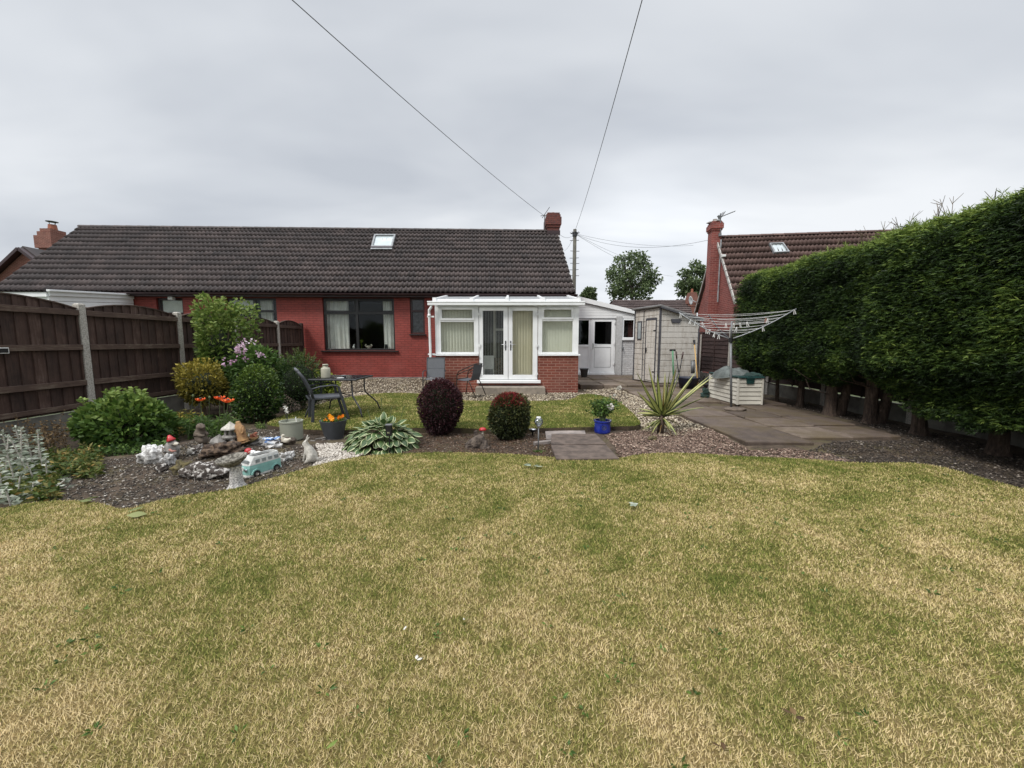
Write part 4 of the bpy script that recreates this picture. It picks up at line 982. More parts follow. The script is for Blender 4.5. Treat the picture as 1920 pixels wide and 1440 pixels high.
for py in (594, 664): MB().box(px_ - .06, X0 + .0, YC - .10, YC - .06, cz(py) - .02, cz(py) + .02).build('pipe_bracket', 'white_pvc', cons)
# heater seen through the open door
hx0, hx1 = V(907, 690, 11.6).x, V(926.5, 690, 11.6).x; hz0, hz1 = cz(714) + .004, V(915, 667, 11.6).z
ht = thing('white_heater', 'white electric heater standing inside the left glass door', 'heater', ((hx0 + hx1) / 2, 11.6, hz0))
MB().box(hx0, hx1, 11.6, 11.75, hz0 + .03, hz1).build('case', 'white_paint', ht, bevel=.02)
g = MB()
for i in range(7): g.box(hx0 + .03, hx1 - .03, 11.59, 11.598, hz0 + .08 + i * .03, hz0 + .092 + i * .03)
g.build('grille', 'dark_metal', ht)
f = MB(); f.box(hx0 + .02, hx0 + .06, 11.56, 11.79, hz0, hz0 + .029); f.box(hx1 - .06, hx1 - .02, 11.56, 11.79, hz0, hz0 + .029); f.build('feet', 'dark_metal', ht)

# ================================================================== SIDE PORCH
YP = 15.45
qx = lambda px: V(px, 641, YP).x
qz = lambda py: V(1120, py, YP).z
por = thing('side_porch', 'white clad side porch with half glazed door beside the bungalow', 'porch', (qx(1130), YP, 0.07))
PX0, PX1 = UR * math.cos(TH) + P0.x + .06, qx(1212)
pz0 = 0.06; zhd = qz(597)
cl_ = MB(); z = zhd + .012; i = 0
def roofz(x): return qz(566) + (x - qx(1086)) / (qx(1187) - qx(1086)) * (qz(589) - qz(566))
while z < roofz(PX0):
    xr = min(PX1, PX0 + (roofz(PX0) - z) / max(1e-6, (roofz(PX0) - roofz(PX1))) * (PX1 - PX0))
    h = min(.10, roofz(PX0) - z); xr2 = min(PX1, PX0 + (roofz(PX0) - z - h) / (roofz(PX0) - roofz(PX1)) * (PX1 - PX0))
    cl_.prism([(PX0, z), (xr, z), (max(xr2, PX0 + .01), z + h - .006), (PX0, z + h - .006)], YP - .03 , YP + .01, 'y'); z += .10
cl_.box(PX0, PX1, YP + .011, YP + .05, zhd, qz(597) + .3)
cl_.build('cladding', 'white_trim', por)
bb = MB(); bb.prism([(PX0 - .05, roofz(PX0 - .05)), (PX1 + .3, roofz(PX1 + .3)), (PX1 + .3, roofz(PX1 + .3) + .13), (PX0 - .05, roofz(PX0 - .05) + .19)], YP - .12, YP - .07, 'y'); bb.build('bargeboard', 'white_trim', por)
MB().prism([(PX0 - .05, roofz(PX0 - .05) + .15), (PX1 + .3, roofz(PX1 + .3) + .10), (PX1 + .3, roofz(PX1 + .3) + .12), (PX0 - .05, roofz(PX0 - .05) + .175)], YP - .069, YP + 4.2, 'y').build('roof', 'poly_roof', por)
MB().prism([(PX0 - .05, roofz(PX0 - .05) - .02), (PX1 + .3, roofz(PX1 + .3) - .02), (PX1 + .3, roofz(PX1 + .3) - .003), (PX0 - .05, roofz(PX0 - .05) - .003)], YP - .10, YP - .031, 'y').build('drip_trim', 'lead_flashing', por)
MB().box(qx(1084), qx(1156), YP - .04, YP - .015, zhd - .012, zhd + .010).build('head_drip', 'lead_flashing', por)
# side light and door
w = frame_mb(PX0, qx(1106.5), pz0 + .09, zhd - .013, YP, .06, .07, (), [(qz(648.5), .09)]).build('side_light', 'white_pvc', por, bevel=.004)
MB().box(PX0 + .05, qx(1106.5) - .05, YP + .03, YP + .05, pz0 + .14, qz(650)).build('panel', 'white_pvc', w); pane_mb(PX0 + .05, qx(1106.5) - .05, qz(648), zhd - .06, YP + .035).build('pane', 'dark_glass', w)
fr_ = frame_mb(qx(1107), qx(1153.5), pz0 + .09, zhd - .013, YP, .05, .07).build('door_frame', 'white_pvc', por, bevel=.004)
da, db = qx(1109.5), qx(1151.2); d = MB(); g0, g1, gz0, gz1 = qx(1114.5), qx(1146), qz(645.5), qz(603)
y0 = YP - .012; zb_ = pz0 + .13
d.box(da, g0, y0, y0 + .05, zb_, zhd - .05); d.box(g1, db, y0, y0 + .05, zb_, zhd - .05); d.box(g0, g1, y0, y0 + .05, zb_, zb_ + .16); d.box(g0, g1, y0, y0 + .05, gz1, zhd - .05); d.box(g0, g1, y0, y0 + .05, gz0 - .12, gz0)
d = d.build('door', 'white_pvc', por, bevel=.005)
MB().box(g0 + .012, g1 - .012, y0 + .012, y0 + .04, zb_ + .161 + .012, gz0 - .132).build('panel', 'white_pvc', d, bevel=.012); pane_mb(g0 - .01, g1 + .01, gz0 - .01, gz1 + .01, y0 + .025).build('pane', 'dark_glass', d)
h = MB(); hx = qx(1111.8); h.box(hx - .018, hx + .018, y0 - .012, y0 - .001, qz(655), qz(643)); h.tube([(hx, y0 - .014, qz(645)), (hx, y0 - .05, qz(645)), (hx + .13, y0 - .05, qz(645))], .011, 8); h.build('handle', 'chrome', d)
for py in (605, 644, 682): h = MB(); h.tube([(qx(1151.5), y0 - .015, qz(py) - .05), (qx(1151.5), y0 - .015, qz(py) + .05)], .018, 8); h.box(qx(1149.3), qx(1151.5), y0 - .012, y0 - .001, qz(py) - .03, qz(py) + .03); h.build('hinge', 'white_trim', d)
MB().box(PX0, qx(1153), YP - .10, YP + .07, pz0 + .0, pz0 + .085).build('sill', 'white_pvc', por, bevel=.006)
MB().box(qx(1154), qx(1165), YP - .08, YP + .14, -.1, qz(593)).build('pillar', 'rough_render', por)
pw = (qx(1165) + .002, qx(1190.5), qz(636.5), qz(596.5)); mb = MB(); wall_holes(mb, qx(1165) + .002, PX1 + .2, -.1, zhd - .002, YP, YP + .16, [pw]); mb.build('wall', 'grey_painted_brick', por)
window(por, pw, 'white_pvc', 'dark_glass', fw=.075, v=YP - .02, sill=False).name = 'window'
MB().box(pw[0], pw[1] + .02, YP - .07, YP - .021, pw[2] - .03, pw[2] + .06).build('window_sill', 'white_pvc', por, bevel=.006)
MB().box(PX0 + .05, PX1, YP + 2.5, YP + 2.55, 0, 2.6).build('room', 'room_dark', por)
h = MB(); h.tube([(qx(1167), YP - .03, qz(652)), (qx(1167), YP - .09, qz(654)), (qx(1167.5), YP - .08, qz(657))], .02, 8); h.ball((qx(1167), YP - .03, qz(652)), .05, .04, .06); h.build('outside_tap', 'grey_metal', por)

# ================================================================== NEIGHBOUR'S WHITE EXTENSION beyond the left fence
ext = thing('neighbour_extension', 'white plastic clad extension showing above the left fence', 'extension', (-14, 10.2, 0))
za, zb = WX(91, 547, -12).z, WX(270, 557, -12).z; ya, yb = WX(91, 547, -12).y, 12.75
mb = MB(); mb.bar((-12, ya, za - .04), (-12, yb, zb - .04), .05, .12); mb.bar((-11.965, ya - .04, za + .03), (-11.965, yb, zb + .03), .10, .05); mb.box(-16.5, -12.03, ya - .03, ya + .02, za - .13, za - .01); mb.build('fascia', 'white_pvc', ext, bevel=.006)
mb = MB(); 
for i in range(14): mb.bar((-12.03, ya, za - .16 - i * .15), (-12.03, yb, zb - .16 - i * .15), .03, .14)
mb.box(-16.5, -12.05, ya + .021, ya + .06, 0, za - .13); mb.build('cladding', 'white_trim', ext)
MB().add([(-16.6, ya - .06, za - .005), (-12.0, ya - .06, za - .005), (-12.0, yb, zb), (-16.6, yb, zb + .0)], [(0, 1, 2, 3)]).build('roof', 'poly_roof', ext)

# ================================================================== SHED
sh_rz = R(15); shB = Vector((4.45, 12.0, 0.06))
shed = thing('garden_shed', 'pale grey plastic shed with dark trim and weathered cladding', 'shed', shB, sh_rz, local=True)
SW, SD, SH0, SH1 = 1.40, 1.37, 2.31, 1.98   # height falls to the right
hz_at = lambda x: SH0 + (SH1 - SH0) * x / SW
mb = MB(); bh = 0.172
for i in range(14):
    z = .04 + i * bh; zt_ = z + bh - .012
    if z < hz_at(0):
        xe = SW - .03 if zt_ <= SH1 else max(.05, min(SW - .03, (SH0 - zt_) / (SH0 - SH1) * SW)); xb = SW - .03 if z <= SH1 else min(SW - .03, (SH0 - z) / (SH0 - SH1) * SW)
        zt2 = min(zt_, SH0)
        mb.prism([(.03, z), (xb, z), (xe, zt2), (.03, zt2)], .004, .03, 'y')
        mb.box(.008, .03, .03, SD - .03, z, min(zt_, SH0 - .01))
mb.box(.031, SW - .03, .031, SD - .03, .03, SH1 - .02); mb.prism([(.031, SH1 - .019), (SW - .031, SH1 - .019), (.031, SH0 - .02)], .031, SD - .03, 'y')
mb.build('wall', 'shed_cladding', shed, bevel=.006)
for bx in ((-.015, .035, -.015, .035, 0, SH0 - .01), (SW - .03, SW + .01, -.01, .03, 0, SH1), (-.015, .03, SD - .03, SD + .01, 0, SH0), (-.006, .007, .84, .87, .05, SH0 - .03)): MB().box(*bx).build('corner_trim', 'shed_dark_trim', shed, bevel=.004)
rf = MB(); rf.prism([(-.09, SH0 + .03), (SW + .10, SH1 - .02), (SW + .10, SH1 + .025), (-.05, SH0 + .085), (-.09, SH0 + .075)], -.10, SD + .08, 'y'); rf.build('roof', 'shed_roof_grey', shed, bevel=.01)
rt = MB(); rt.prism([(-.05, SH0 - .02), (SW + .08, SH1 - .07), (SW + .08, SH1 - .022), (-.05, SH0 + .026)], -.112, -.04, 'y'); rt.build('roof_trim', 'shed_dark_trim', shed)
dr = MB()
for i in range(11):
    z = .09 + i * .17; dr.box(-.012, .004, .20, .68, z, z + .164)
dr = dr.build('door', 'shed_cladding', shed, bevel=.004)
df = MB(); df.box(-.016, .003, .16, .198, .06, 2.02); df.box(-.016, .003, .682, .72, .06, 2.02); df.box(-.02, .003, .20, .68, 1.965, 2.03); df.build('door_trim', 'shed_dark_trim', dr)
h = MB(); h.box(-.03, -.013, .62, .66, .98, 1.10); h.tube([(-.035, .64, 1.06), (-.035, .64, .95)], .014, 6); h.build('handle', 'plastic_black', dr)
for z in (.35, 1.62): h = MB(); h.box(-.024, -.013, .17, .30, z, z + .03); h.build('hinge', 'plastic_black', dr)
wf = MB(); wy0, wy1, wz0, wz1 = .95, 1.19, 1.36, 1.96
for bx in ((wy0, wy0 + .035, wz0, wz1), (wy1 - .035, wy1, wz0, wz1), (wy0 + .035, wy1 - .035, wz0, wz0 + .035), (wy0 + .035, wy1 - .035, wz1 - .035, wz1)): wf.box(-.014, .004, bx[0], bx[1], bx[2], bx[3])
wf = wf.build('window', 'shed_dark_trim', shed); MB().box(-.006, .002, wy0 + .03, wy1 - .03, wz0 + .03, wz1 - .03).build('pane', 'sky_pane', wf)
MB().prism([(.40, 1.86), (.68, 1.86), (.73, 1.98), (.36, 1.98)], -.03, .002, 'y').build('vent', 'shed_dark_trim', shed, bevel=.008)

# ================================================================== LEFT FENCE
XF = -6.8
yposts = [2.62, 4.45, WX(157, 656, XF).y, WX(337, 650, XF).y, 9.77, WX(521, 650, XF).y, 12.86]
PTOP = 1.95
places = ['nearest the camera beside the silver plant', 'bearing the small sign', 'behind the bright green bush', 'beside the yellow leaved bush', 'behind the tall green shrub', 'behind the pink flowering shrub', 'short, against the red house wall']
for i, y in enumerate(yposts):
    mb = MB(); mb.box(XF - .05, XF + .05, y - .05, y + .05, -.15, PTOP - .02); mb.add([(XF - .05, y - .05, PTOP - .02), (XF + .05, y - .05, PTOP - .02), (XF + .05, y + .05, PTOP - .02), (XF - .05, y + .05, PTOP - .02), (XF - .03, y - .03, PTOP), (XF + .03, y - .03, PTOP), (XF + .03, y + .03, PTOP), (XF - .03, y + .03, PTOP)], [(0, 1, 5, 4), (1, 2, 6, 5), (2, 3, 7, 6), (3, 0, 4, 7), (4, 5, 6, 7)])
    if i == 0: lf = thing('wooden_fence', 'dark brown arched panel fence between concrete posts along the left side', 'fence', (XF, 7.5, 0))
    last = i == len(yposts) - 1
    labs = ['concrete fence post at the frame edge far left', 'concrete fence post left of the small sign', 'pale concrete post left of the bright green bush, nearest fully seen', 'concrete post between the yellow bush and tall shrub', 'concrete post hidden behind the tall green shrub', 'thin looking concrete post above the dark shrubs near the house', 'dark timber end post against the red house wall']
    mb.build('post', 'fence_wood' if last else 'concrete_post', lf, 'dark timber end post' if last else None, rnd=last)
plabs = ['dark brown panel out of sight left of the sign', 'dark arched panel with the small sign, nearest the camera', 'dark arched panel behind the bright green bush', 'dark panel behind the tall green shrub', 'dark panel right of the tall shrub tip', 'short arched panel meeting the red house wall']
for i in range(len(yposts) - 1):
    ya, yb = yposts[i] + .055, yposts[i + 1] - .055; W = yb - ya; nb = max(6, int(W / .145))
    top = lambda y: 1.86 + .125 * math.sin(math.pi * max(0, min(1, (y - ya) / W))) ** 0.9
    mb = MB()
    for k in range(nb):
        a = ya + W * k / nb; b = ya + W * (k + 1) / nb + .012; o = random.uniform(-.002, .002)
        t0, t1 = top(a), top(min(b, yb)); x0, x1 = XF - .012 + o, XF + .012 + o; d0 = .011
        vs = [(x0, a, .29), (x0 + .02 + d0, a, .29), (x0 + .008 + 0, b, .29), (x0 - .004, b, .29), (x0, a, t0), (x0 + .02 + d0, a, t0), (x0 + .008, b, t1), (x0 - .004, b, t1)]
        mb.add(vs, [(0, 3, 2, 1), (4, 5, 6, 7), (0, 1, 5, 4), (1, 2, 6, 5), (2, 3, 7, 6), (3, 0, 4, 7)])
    fp = mb.build('panel', 'fence_wood', lf, rnd=True)
    for z, hh in ((1.80, .085), (1.265, .085), (.71, .085), (.36, .07)): MB().box(XF + .034, XF + .062, ya + .002, yb - .002, z - hh / 2, z + hh / 2).build('rail', 'fence_rail', fp, bevel=.004, rnd=True)
    cp = MB(); n = 10
    for k in range(n): a, b = ya + W * k / n, ya + W * (k + 1) / n; cp.bar((XF, a, top(a) + .010), (XF, b, top(b) + .010), .045, .018, rnd=.5)
    cp.build('capping', 'fence_rail', fp, rnd=True)
    for s in (ya + .012, yb - .012): MB().box(XF + .012, XF + .033, s - .011, s + .011, .32, 1.84).build('side_batten', 'fence_wood', fp, rnd=True)
    MB().box(XF - .02, XF + .03, ya, yb, -.12, .275).build('gravel_board', 'concrete_board', lf)
sg = thing('fence_sign', 'small black sign plate with a white rim on the fence rail', 'sign', (XF + .07, WX(6, 657, XF).y, 1.2))
ysA, ysB = WX(-28, 657, XF + .07).y, WX(16.5, 657, XF + .07).y; zsA, zsB = WX(10, 663, XF + .07).z, WX(10, 651.5, XF + .07).z
MB().box(XF + .064, XF + .076, ysA, ysB, zsA, zsB).build('rim', 'white_paint', sg, bevel=.003); MB().box(XF + .0765, XF + .080, ysA + .012, ysB - .012, zsA + .012, zsB - .012).build('plate', 'plastic_black', sg)

# ================================================================== RIGHT BOUNDARY: lap panels and low concrete boards behind the hedge
XR = 6.62
rf_ = thing('lap_panel_fence', 'low dark lap panel fence on concrete boards behind the hedge and shed', 'fence', (XR, 9, 0))
ys = [2.75, 4.6, 6.45, 8.3, 10.15, 12.0, 13.85, 15.6]
rl = ['far beyond the right frame edge', 'near the last visible hedge trunk', 'between the two nearest hedge trunks', 'behind the middle hedge trunks', 'beside the farthest hedge trunk', 'just right of the washing line pole', 'behind the shed corner', 'at the end past the shed']
for i, y in enumerate(ys):
    MB().box(XR - .05, XR + .05, y - .05, y + .05, -.15, 1.80 if 11 < y < 13 else 1.6).build('post', 'concrete_post', rf_, bevel=.008)
for i in range(len(ys) - 1):
    ya, yb = ys[i] + .055, ys[i + 1] - .055
    mb = MB(); n = 10
    for k in range(n):
        z = .33 + k * .132; w = [random.uniform(-.014, .014) for _ in range(5)]; pts = []
        for j in range(4):
            a, b = ya + (yb - ya) * j / 4, ya + (yb - ya) * (j + 1) / 4
            vs = [(XR - .030, a, z + w[j]), (XR - .030, b, z + w[j + 1]), (XR - .010, b, z + .15), (XR - .010, a, z + .15), (XR - .018, a, z + w[j]), (XR - .018, b, z + w[j + 1]), (XR - .0, b, z + .15), (XR - .0, a, z + .15)]
            mb.add(vs, [(0, 1, 2, 3), (4, 7, 6, 5), (0, 4, 5, 1), (3, 2, 6, 7), (0, 3, 7, 4), (1, 5, 6, 2)], rnd=random.random() if j == 0 else mb.r[-1])
    fp = mb.build('panel', 'lap_wood', rf_, rnd=True)
    bt = MB(); bt.box(XR - .035, XR + .02, ya, yb, 1.65, 1.685); 
    for y in (ya + .02, (ya + yb) / 2, yb - .02): bt.box(XR - .045, XR - .031, y - .018, y + .018, .31, 1.649)
    bt.build('battens', 'lap_wood', fp, rnd=True)
    MB().box(XR - .03, XR + .02, ya, yb, -.12, .30).build('gravel_board', 'concrete_board', rf_)

# ================================================================== NEIGHBOUR'S HOUSE (right)
NB = Vector((8.70, 17.2, 0)); NTH = R(-8)
nb = thing('neighbour_house', 'red brick house with brown tiled roof above the hedge', 'house', NB, NTH, local=True)
nzr, nze, nh, NLEN = V(1345, 445, 17.2).z, V(1392, 569, 14.85).z, 2.4, 13.0
mb = MB().prism([(-nh + .15, -.1), (nh - .15, -.1), (nh - .15, nze), (0, nzr - .12), (-nh + .15, nze)], 0, NLEN, 'x'); mb.build('wall', 'neighbour_brick', nb)
rf = tile_roof('roof', nb, (-.10, -nh, nze), (NLEN, -nh, nze), (-.10, 0, nzr), (NLEN, 0, nzr), 11, 'brown_tiles')
MB().add([(-.10, nh, nze), (NLEN, nh, nze), (NLEN, .01, nzr - .01), (-.10, .01, nzr - .01)], [(0, 1, 2, 3)]).build('rear_slope', 'brown_tiles', rf, rnd=True)
ridge_tiles(rf, (-.1, 0, nzr + .02), (NLEN, 0, nzr + .02), 'brown_tiles', 30)
mb = MB()
for i in range(11):
    a = Vector((-.12, -nh, nze)).lerp(Vector((-.12, 0, nzr)), i / 11); b = Vector((-.12, -nh, nze)).lerp(Vector((-.12, 0, nzr)), (i + .9) / 11); mb.bar(a, b, .05, .10)
mb.bar((-.11, nh, nze - .02), (-.11, 0.1, nzr - .05), .04, .07); mb.build('verge', 'mortar_pale', rf)
ch = MB(); ch.box(-.36, .02, -.28, .22, -.1, nzr - .25); ctop = V(1333, 413, 16.9).z; corbel_chimney(ch, -.36, .0, -.28, .22, nzr - .25, ctop, 1.0); ch = ch.build('chimney', 'neighbour_brick', nb)
MB().lathe([(.02, 0), (.09, 0), (.08, .12), (.06, .12)], (-.2, -.05, ctop), 12).build('chimney_pot', 'cap_mortar', ch)
MB().lathe([(.03, 0), (.36, 0), (.24, .06), (.03, .07)], (-.18, 0, ctop - .01), 4).build('chimney_cap', 'cap_mortar', ch)
def on_nb(px, py, h=0.06):
    U = Vector((math.cos(NTH), math.sin(NTH), 0)); W = Vector((-math.sin(NTH), math.cos(NTH), 0)); n = (W * -(nzr - nze) + Vector((0, 0, nh))).normalized()
    a = NB + W * -nh + Vector((0, 0, nze)) + n * h; o = Vector((0, 0, HCAM)); d = ray(px, py); p = o + d * ((a - o).dot(n) / d.dot(n)) - NB
    return Vector((p.dot(U), p.dot(W), p.z))
q = [on_nb(1451, 475), on_nb(1480, 473), on_nb(1468, 456), on_nb(1442, 457)]
f, inn, n = quad_frame(q, .16, .05); sk = f.build('roof_window', 'lead_flashing', nb); MB().add(inn + [p - n * .01 for p in inn], [(0, 1, 2, 3), (4, 7, 6, 5)]).build('pane', 'sky_pane', sk)
h = MB(); h.box(-.16, -.004, -.95, -.85, V(1342, 481, 16.5).z - .05, V(1342, 481, 16.5).z + .04); h.build('wall_lamp', 'white_paint', nb, bevel=.01)
MB().tube([(-.06, -.46, nzr - .2), (-.06, -.46, 3.0)], .03, 8).build('wall_pipe', 'lead_flashing', nb)
an = MB(); ax = V(1351, 440, 16.9); a2 = V(1351, 400, 16.9); p = V(1348, 408, 16.9); e = V(1378, 396, 16.9)
an.tube([ax, a2], .022, 6); an.tube([p, e], .02, 6)
for t in (.02, .12, .2): c = p.lerp(e, t); an.tube([c + Vector((0, -.25, .12)), c + Vector((0, .25, -.12))], .012, 5)
for t in (.35, .5, .65, .8, .95): c = p.lerp(e, t); an.tube([c + Vector((0, -.1, .0)), c + Vector((0, .1, .0))], .008, 5)
an.tube([V(1346.5, 404, 16.9), V(1350, 410, 16.9)], .05, 6); an.tube([V(1350, 437, 16.9), V(1350, 443, 16.9)], .06, 8); an.build('television_aerial', 'grey_metal', None, 'television aerial on a mast beside the red chimney of the right house', 'aerial')
ds = MB(); c = V(1298, 563, 18.6); ds.lathe([(.01, 0), (.10, .015), (.18, .06), (.20, .07), (.18, .08), (.09, .035), (.01, .02)], n=20, M=Matrix.Rotation(R(80), 4, 'Y') @ Matrix.Rotation(R(180), 4, 'X')); 
for i, pnt in enumerate(ds.v): ds.v[i] = tuple(Vector(pnt) + c)
ds.tube([c, c + Vector((.35, .1, -.15))], .02, 6); ds.build('satellite_dish', 'poly_roof', None, 'small grey satellite dish on the side wall of the right house', 'satellite dish', smooth=True)

# ================================================================== FAR HOUSES
fh = thing('distant_bungalow', 'low brown roofed bungalow far behind the shed', 'house', (V(1215, 600, 34).x, 34, 0))
xa, xb = V(1128, 580, 34).x, V(1304, 580, 34).x; fzr = V(1215, 562.5, 38).z; fze = V(1215, 594, 34).z - .35; xa2, xb2 = V(1150, 563, 38).x, V(1290, 563, 38).x
MB().box(xa + .5, xb - .3, 34.4, 41.6, -.1, fze).build('wall', 'neighbour_brick', fh)
o = tile_roof('roof', None, (xa, 34, fze), (xb, 34, fze), (xa2, 38, fzr), (xb2, 38, fzr), 11, 'far_tiles', pitch=.3, amp=.02, lip=.05, sub=3); o.data.transform(Matrix.Translation(-ORG[fh])); o.parent = fh
MB().add([(xa, 42, fze), (xb, 42, fze), (xb2, 38.01, fzr - .01), (xa2, 38.01, fzr - .01)], [(0, 1, 2, 3)]).build('rear_slope', 'far_tiles', o, rnd=True)
c0, c1 = V(1294.5, 560, 36.5).x, V(1306, 560, 36.5).x; ch = MB(); corbel_chimney(ch, c0, c1, 36.5, 37.2, fzr - 2.2, V(1300, 548, 36.5).z, 1.6); ch = ch.build('chimney', 'far_brick', fh)
MB().lathe([(.02, 0), (.12, 0), (.10, .35), (.08, .35)], ((c0 + c1) / 2, 36.85, V(1300, 548, 36.5).z), 10).build('chimney_pot', 'terracotta', ch)
lh = thing('distant_gable_house', 'brick gabled house with a corbelled chimney beyond the left roof end', 'house', (-29.4, 24, 0))
ap = V(45, 468, 24); rgt = V(110, 520, 24)
MB().prism([(ap.x - 5.2, -.1), (ap.x + 4.2, -.1), (ap.x + 4.2, ap.z - 3.5), (ap.x, ap.z - .12), (ap.x - 5.2, ap.z - 4.3)], 24, 32, 'y').build('wall', 'far_brick', lh)
rf = MB(); rf.bar((ap.x - 5.5, 23.8, ap.z - 4.5), (ap.x, 23.8, ap.z), .28, .16); rf.bar((ap.x + 4.6, 23.8, ap.z - 3.8), (ap.x + .02, 23.8, ap.z + .01), .28, .16); rf = rf.build('verge', 'dark_gutter', lh)
MB().prism([(ap.x - 5.5, ap.z - 4.45), (ap.x, ap.z + .06), (ap.x + 4.6, ap.z - 3.75), (ap.x + 4.6, ap.z - 3.6), (ap.x, ap.z + .2), (ap.x - 5.5, ap.z - 4.3)], 23.95, 32.3, 'y').build('roof', 'dark_tiles', lh, rnd=True)
c0, c1 = V(70, 450, 26).x, V(103, 450, 26).x; zt_ = V(85, 428, 26).z; ch = MB(); corbel_chimney(ch, c0 + .22, c1 - .22, 26, 26.9, ap.z - 1.6, zt_, 3.2); ch = ch.build('chimney', 'far_brick', lh)
MB().lathe([(.05, 0), (.24, 0), (.2, .35), (.17, .35)], ((c0 + c1) / 2 - .05, 26.5, zt_), 12).build('chimney_pot', 'terracotta', ch)
cw = MB(); q = Vector(((c0 + c1) / 2 - .05, 26.5, zt_ + .35)); 
for k in range(4): t = k * math.pi / 2; cw.tube([q + Vector((.16 * math.cos(t), .16 * math.sin(t), 0)), q + Vector((.2 * math.cos(t), .2 * math.sin(t), .2))], .015, 5)
cw.lathe([(.01, .26), (.30, .20), (.30, .18), (.01, .2)], q, 12); cw.build('cowl', 'dark_metal', ch)

# ================================================================== TELEGRAPH POLE AND CABLES
tp = V(1078, 430, 25); pl = thing('telegraph_pole', 'tall wooden telegraph pole behind the roof end with climbing pegs', 'telegraph pole', (tp.x, 25, 0))
MB().tube([(tp.x, 25, -.3), (tp.x, 25, tp.z)], [.14, .105], 12).build('pole', 'pole_wood', pl, smooth=True)
cap = MB(); zc = V(1078, 438, 25).z; cap.tube([(tp.x, 25, zc - .16), (tp.x, 25, zc + .08)], .15, 12)
for k in range(8): t = k * math.pi / 4; cap.tube([(tp.x + .12 * math.cos(t), 25 + .12 * math.sin(t), zc), (tp.x + .30 * math.cos(t), 25 + .30 * math.sin(t), zc + .05)], .02, 5)
cap.build('cable_ring', 'dark_metal', pl)
for i, py in enumerate((451, 471, 484, 494, 506, 517)):
    z = V(1078, py, 25).z; m_ = MB(); s = 1 if i % 2 else -1; m_.tube([(tp.x, 25, z), (tp.x + s * .30, 25, z)], .018, 5); m_.tube([(tp.x, 25, z), (tp.x - s * .26, 25, z + .02)], .018, 5); m_.build('climbing_peg', 'dark_metal', pl)
def cable(name, a, b, sag, r, label, ext=0.0, m='cable'):
    a, b = Vector(a), Vector(b); P = []
    for i in range(25):
        t = i / 24 * (1 + ext); p = a.lerp(b, t); p.z -= sag * 4 * t * (1 - t) if t <= 1 else 0; P.append(p)
    return MB().tube(P, r, 5).build(name, m, None, label, 'cable', smooth=True)
q = ray(548, 0); A = Vector((0, 0, HCAM)) + q * (6.0 / q.y); B = P0 + UD * cA + VD * RD + Vector((0, 0, czt - .1)); cable('overhead_cable', B, A, .10, .0070, 'thin cable crossing the sky from top left down to the chimney', .6)
q = ray(1204, 0); A = Vector((0, 0, HCAM)) + q * (7.5 / q.y); cable('overhead_cable', (tp.x, 25, tp.z - .1), A, .22, .0088, 'thin cable running from top centre of the sky down to the pole', .5)
for px, py, D, s, lab in ((1300, 460, 30, .3, 'faint cable from the pole to the right house, uppermost'), (1350, 445, 17.3, .6, 'faint cable from the pole toward the red chimney'), (1262, 518, 40, .5, 'faint cable from the pole sloping down past the big tree'), (1050, 440, 22, .2, 'faint cable from the pole back to the bungalow chimney'), (1058, 470, 33, .2, 'faint cable dropping left from the pole behind the roof'), (1240, 500, 48, .4, 'faint cable from the pole crossing above the round tree')):
    cable('overhead_cable', (tp.x, 25, zc), V(px, py, D), s, .0075, lab)
# ================================================================== CONIFER HEDGE
def sstep(a, b, x):
    t = min(1, max(0, (x - a) / (b - a))); return t * t * (3 - 2 * t)
def hface(y, z):
    b = 5.36 - .24 * sstep(6.15, 5.65, y) - .10 * sstep(4.9, 4.0, y)
    b += .06 * mnoise.noise(Vector((y * 1.3, z * 1.3, 4.0))) + .05 * mnoise.noise(Vector((y * 3.7, z * 3.7, 9)))
    b += .30 * sstep(1.15, .55, z) * (1 if y < 5.9 else .8) + .16 * sstep(2.55, 2.95, z)
    return b
def hbot(y): return .61 + .12 * mnoise.noise(Vector((y * 2.1, 0, 2))) + .30 * math.exp(-((y - 6.15) / .38) ** 2) - .24 * sstep(5.8, 5.3, y)
def htop(y): return 2.86 + .10 * mnoise.noise(Vector((y * .9, 7, 2))) + .05 * mnoise.noise(Vector((y * 3, 1, 2)))
HX1 = 6.75
TR = [(1440, 752, 8.85, .035), (1500, 765, None, .060), (1557, 782, None, .090), (1630, 797, None, .088), (1720, 820, None, .078), (1868, 850, None, .085), (None, None, 3.75, .11), (None, None, 2.85, .11)]
hl = ['farthest hedge conifer with a thin leaning stem beside the cream storage box', 'hedge conifer with a slim reddish trunk right of the storage box', 'hedge conifer with a twin flared trunk at the patio corner', 'hedge conifer with a dark straight trunk over the gap in the foliage', 'hedge conifer with a pale flared trunk past the patio edge', 'hedge conifer with the thick dark trunk nearest the right frame edge', 'hedge conifer at the right edge, mostly out of frame', 'hedge conifer past the right edge of the photo']
tp_ = []
for px, py, yy, rr in TR:
    if px is None: tp_.append((5.85, yy, rr))
    else: g = G(px, py, -.03); tp_.append((g.x, yy or g.y, rr))
cuts = [9.55] + [(tp_[i][1] + tp_[i + 1][1]) / 2 for i in range(len(tp_) - 1)] + [2.3]
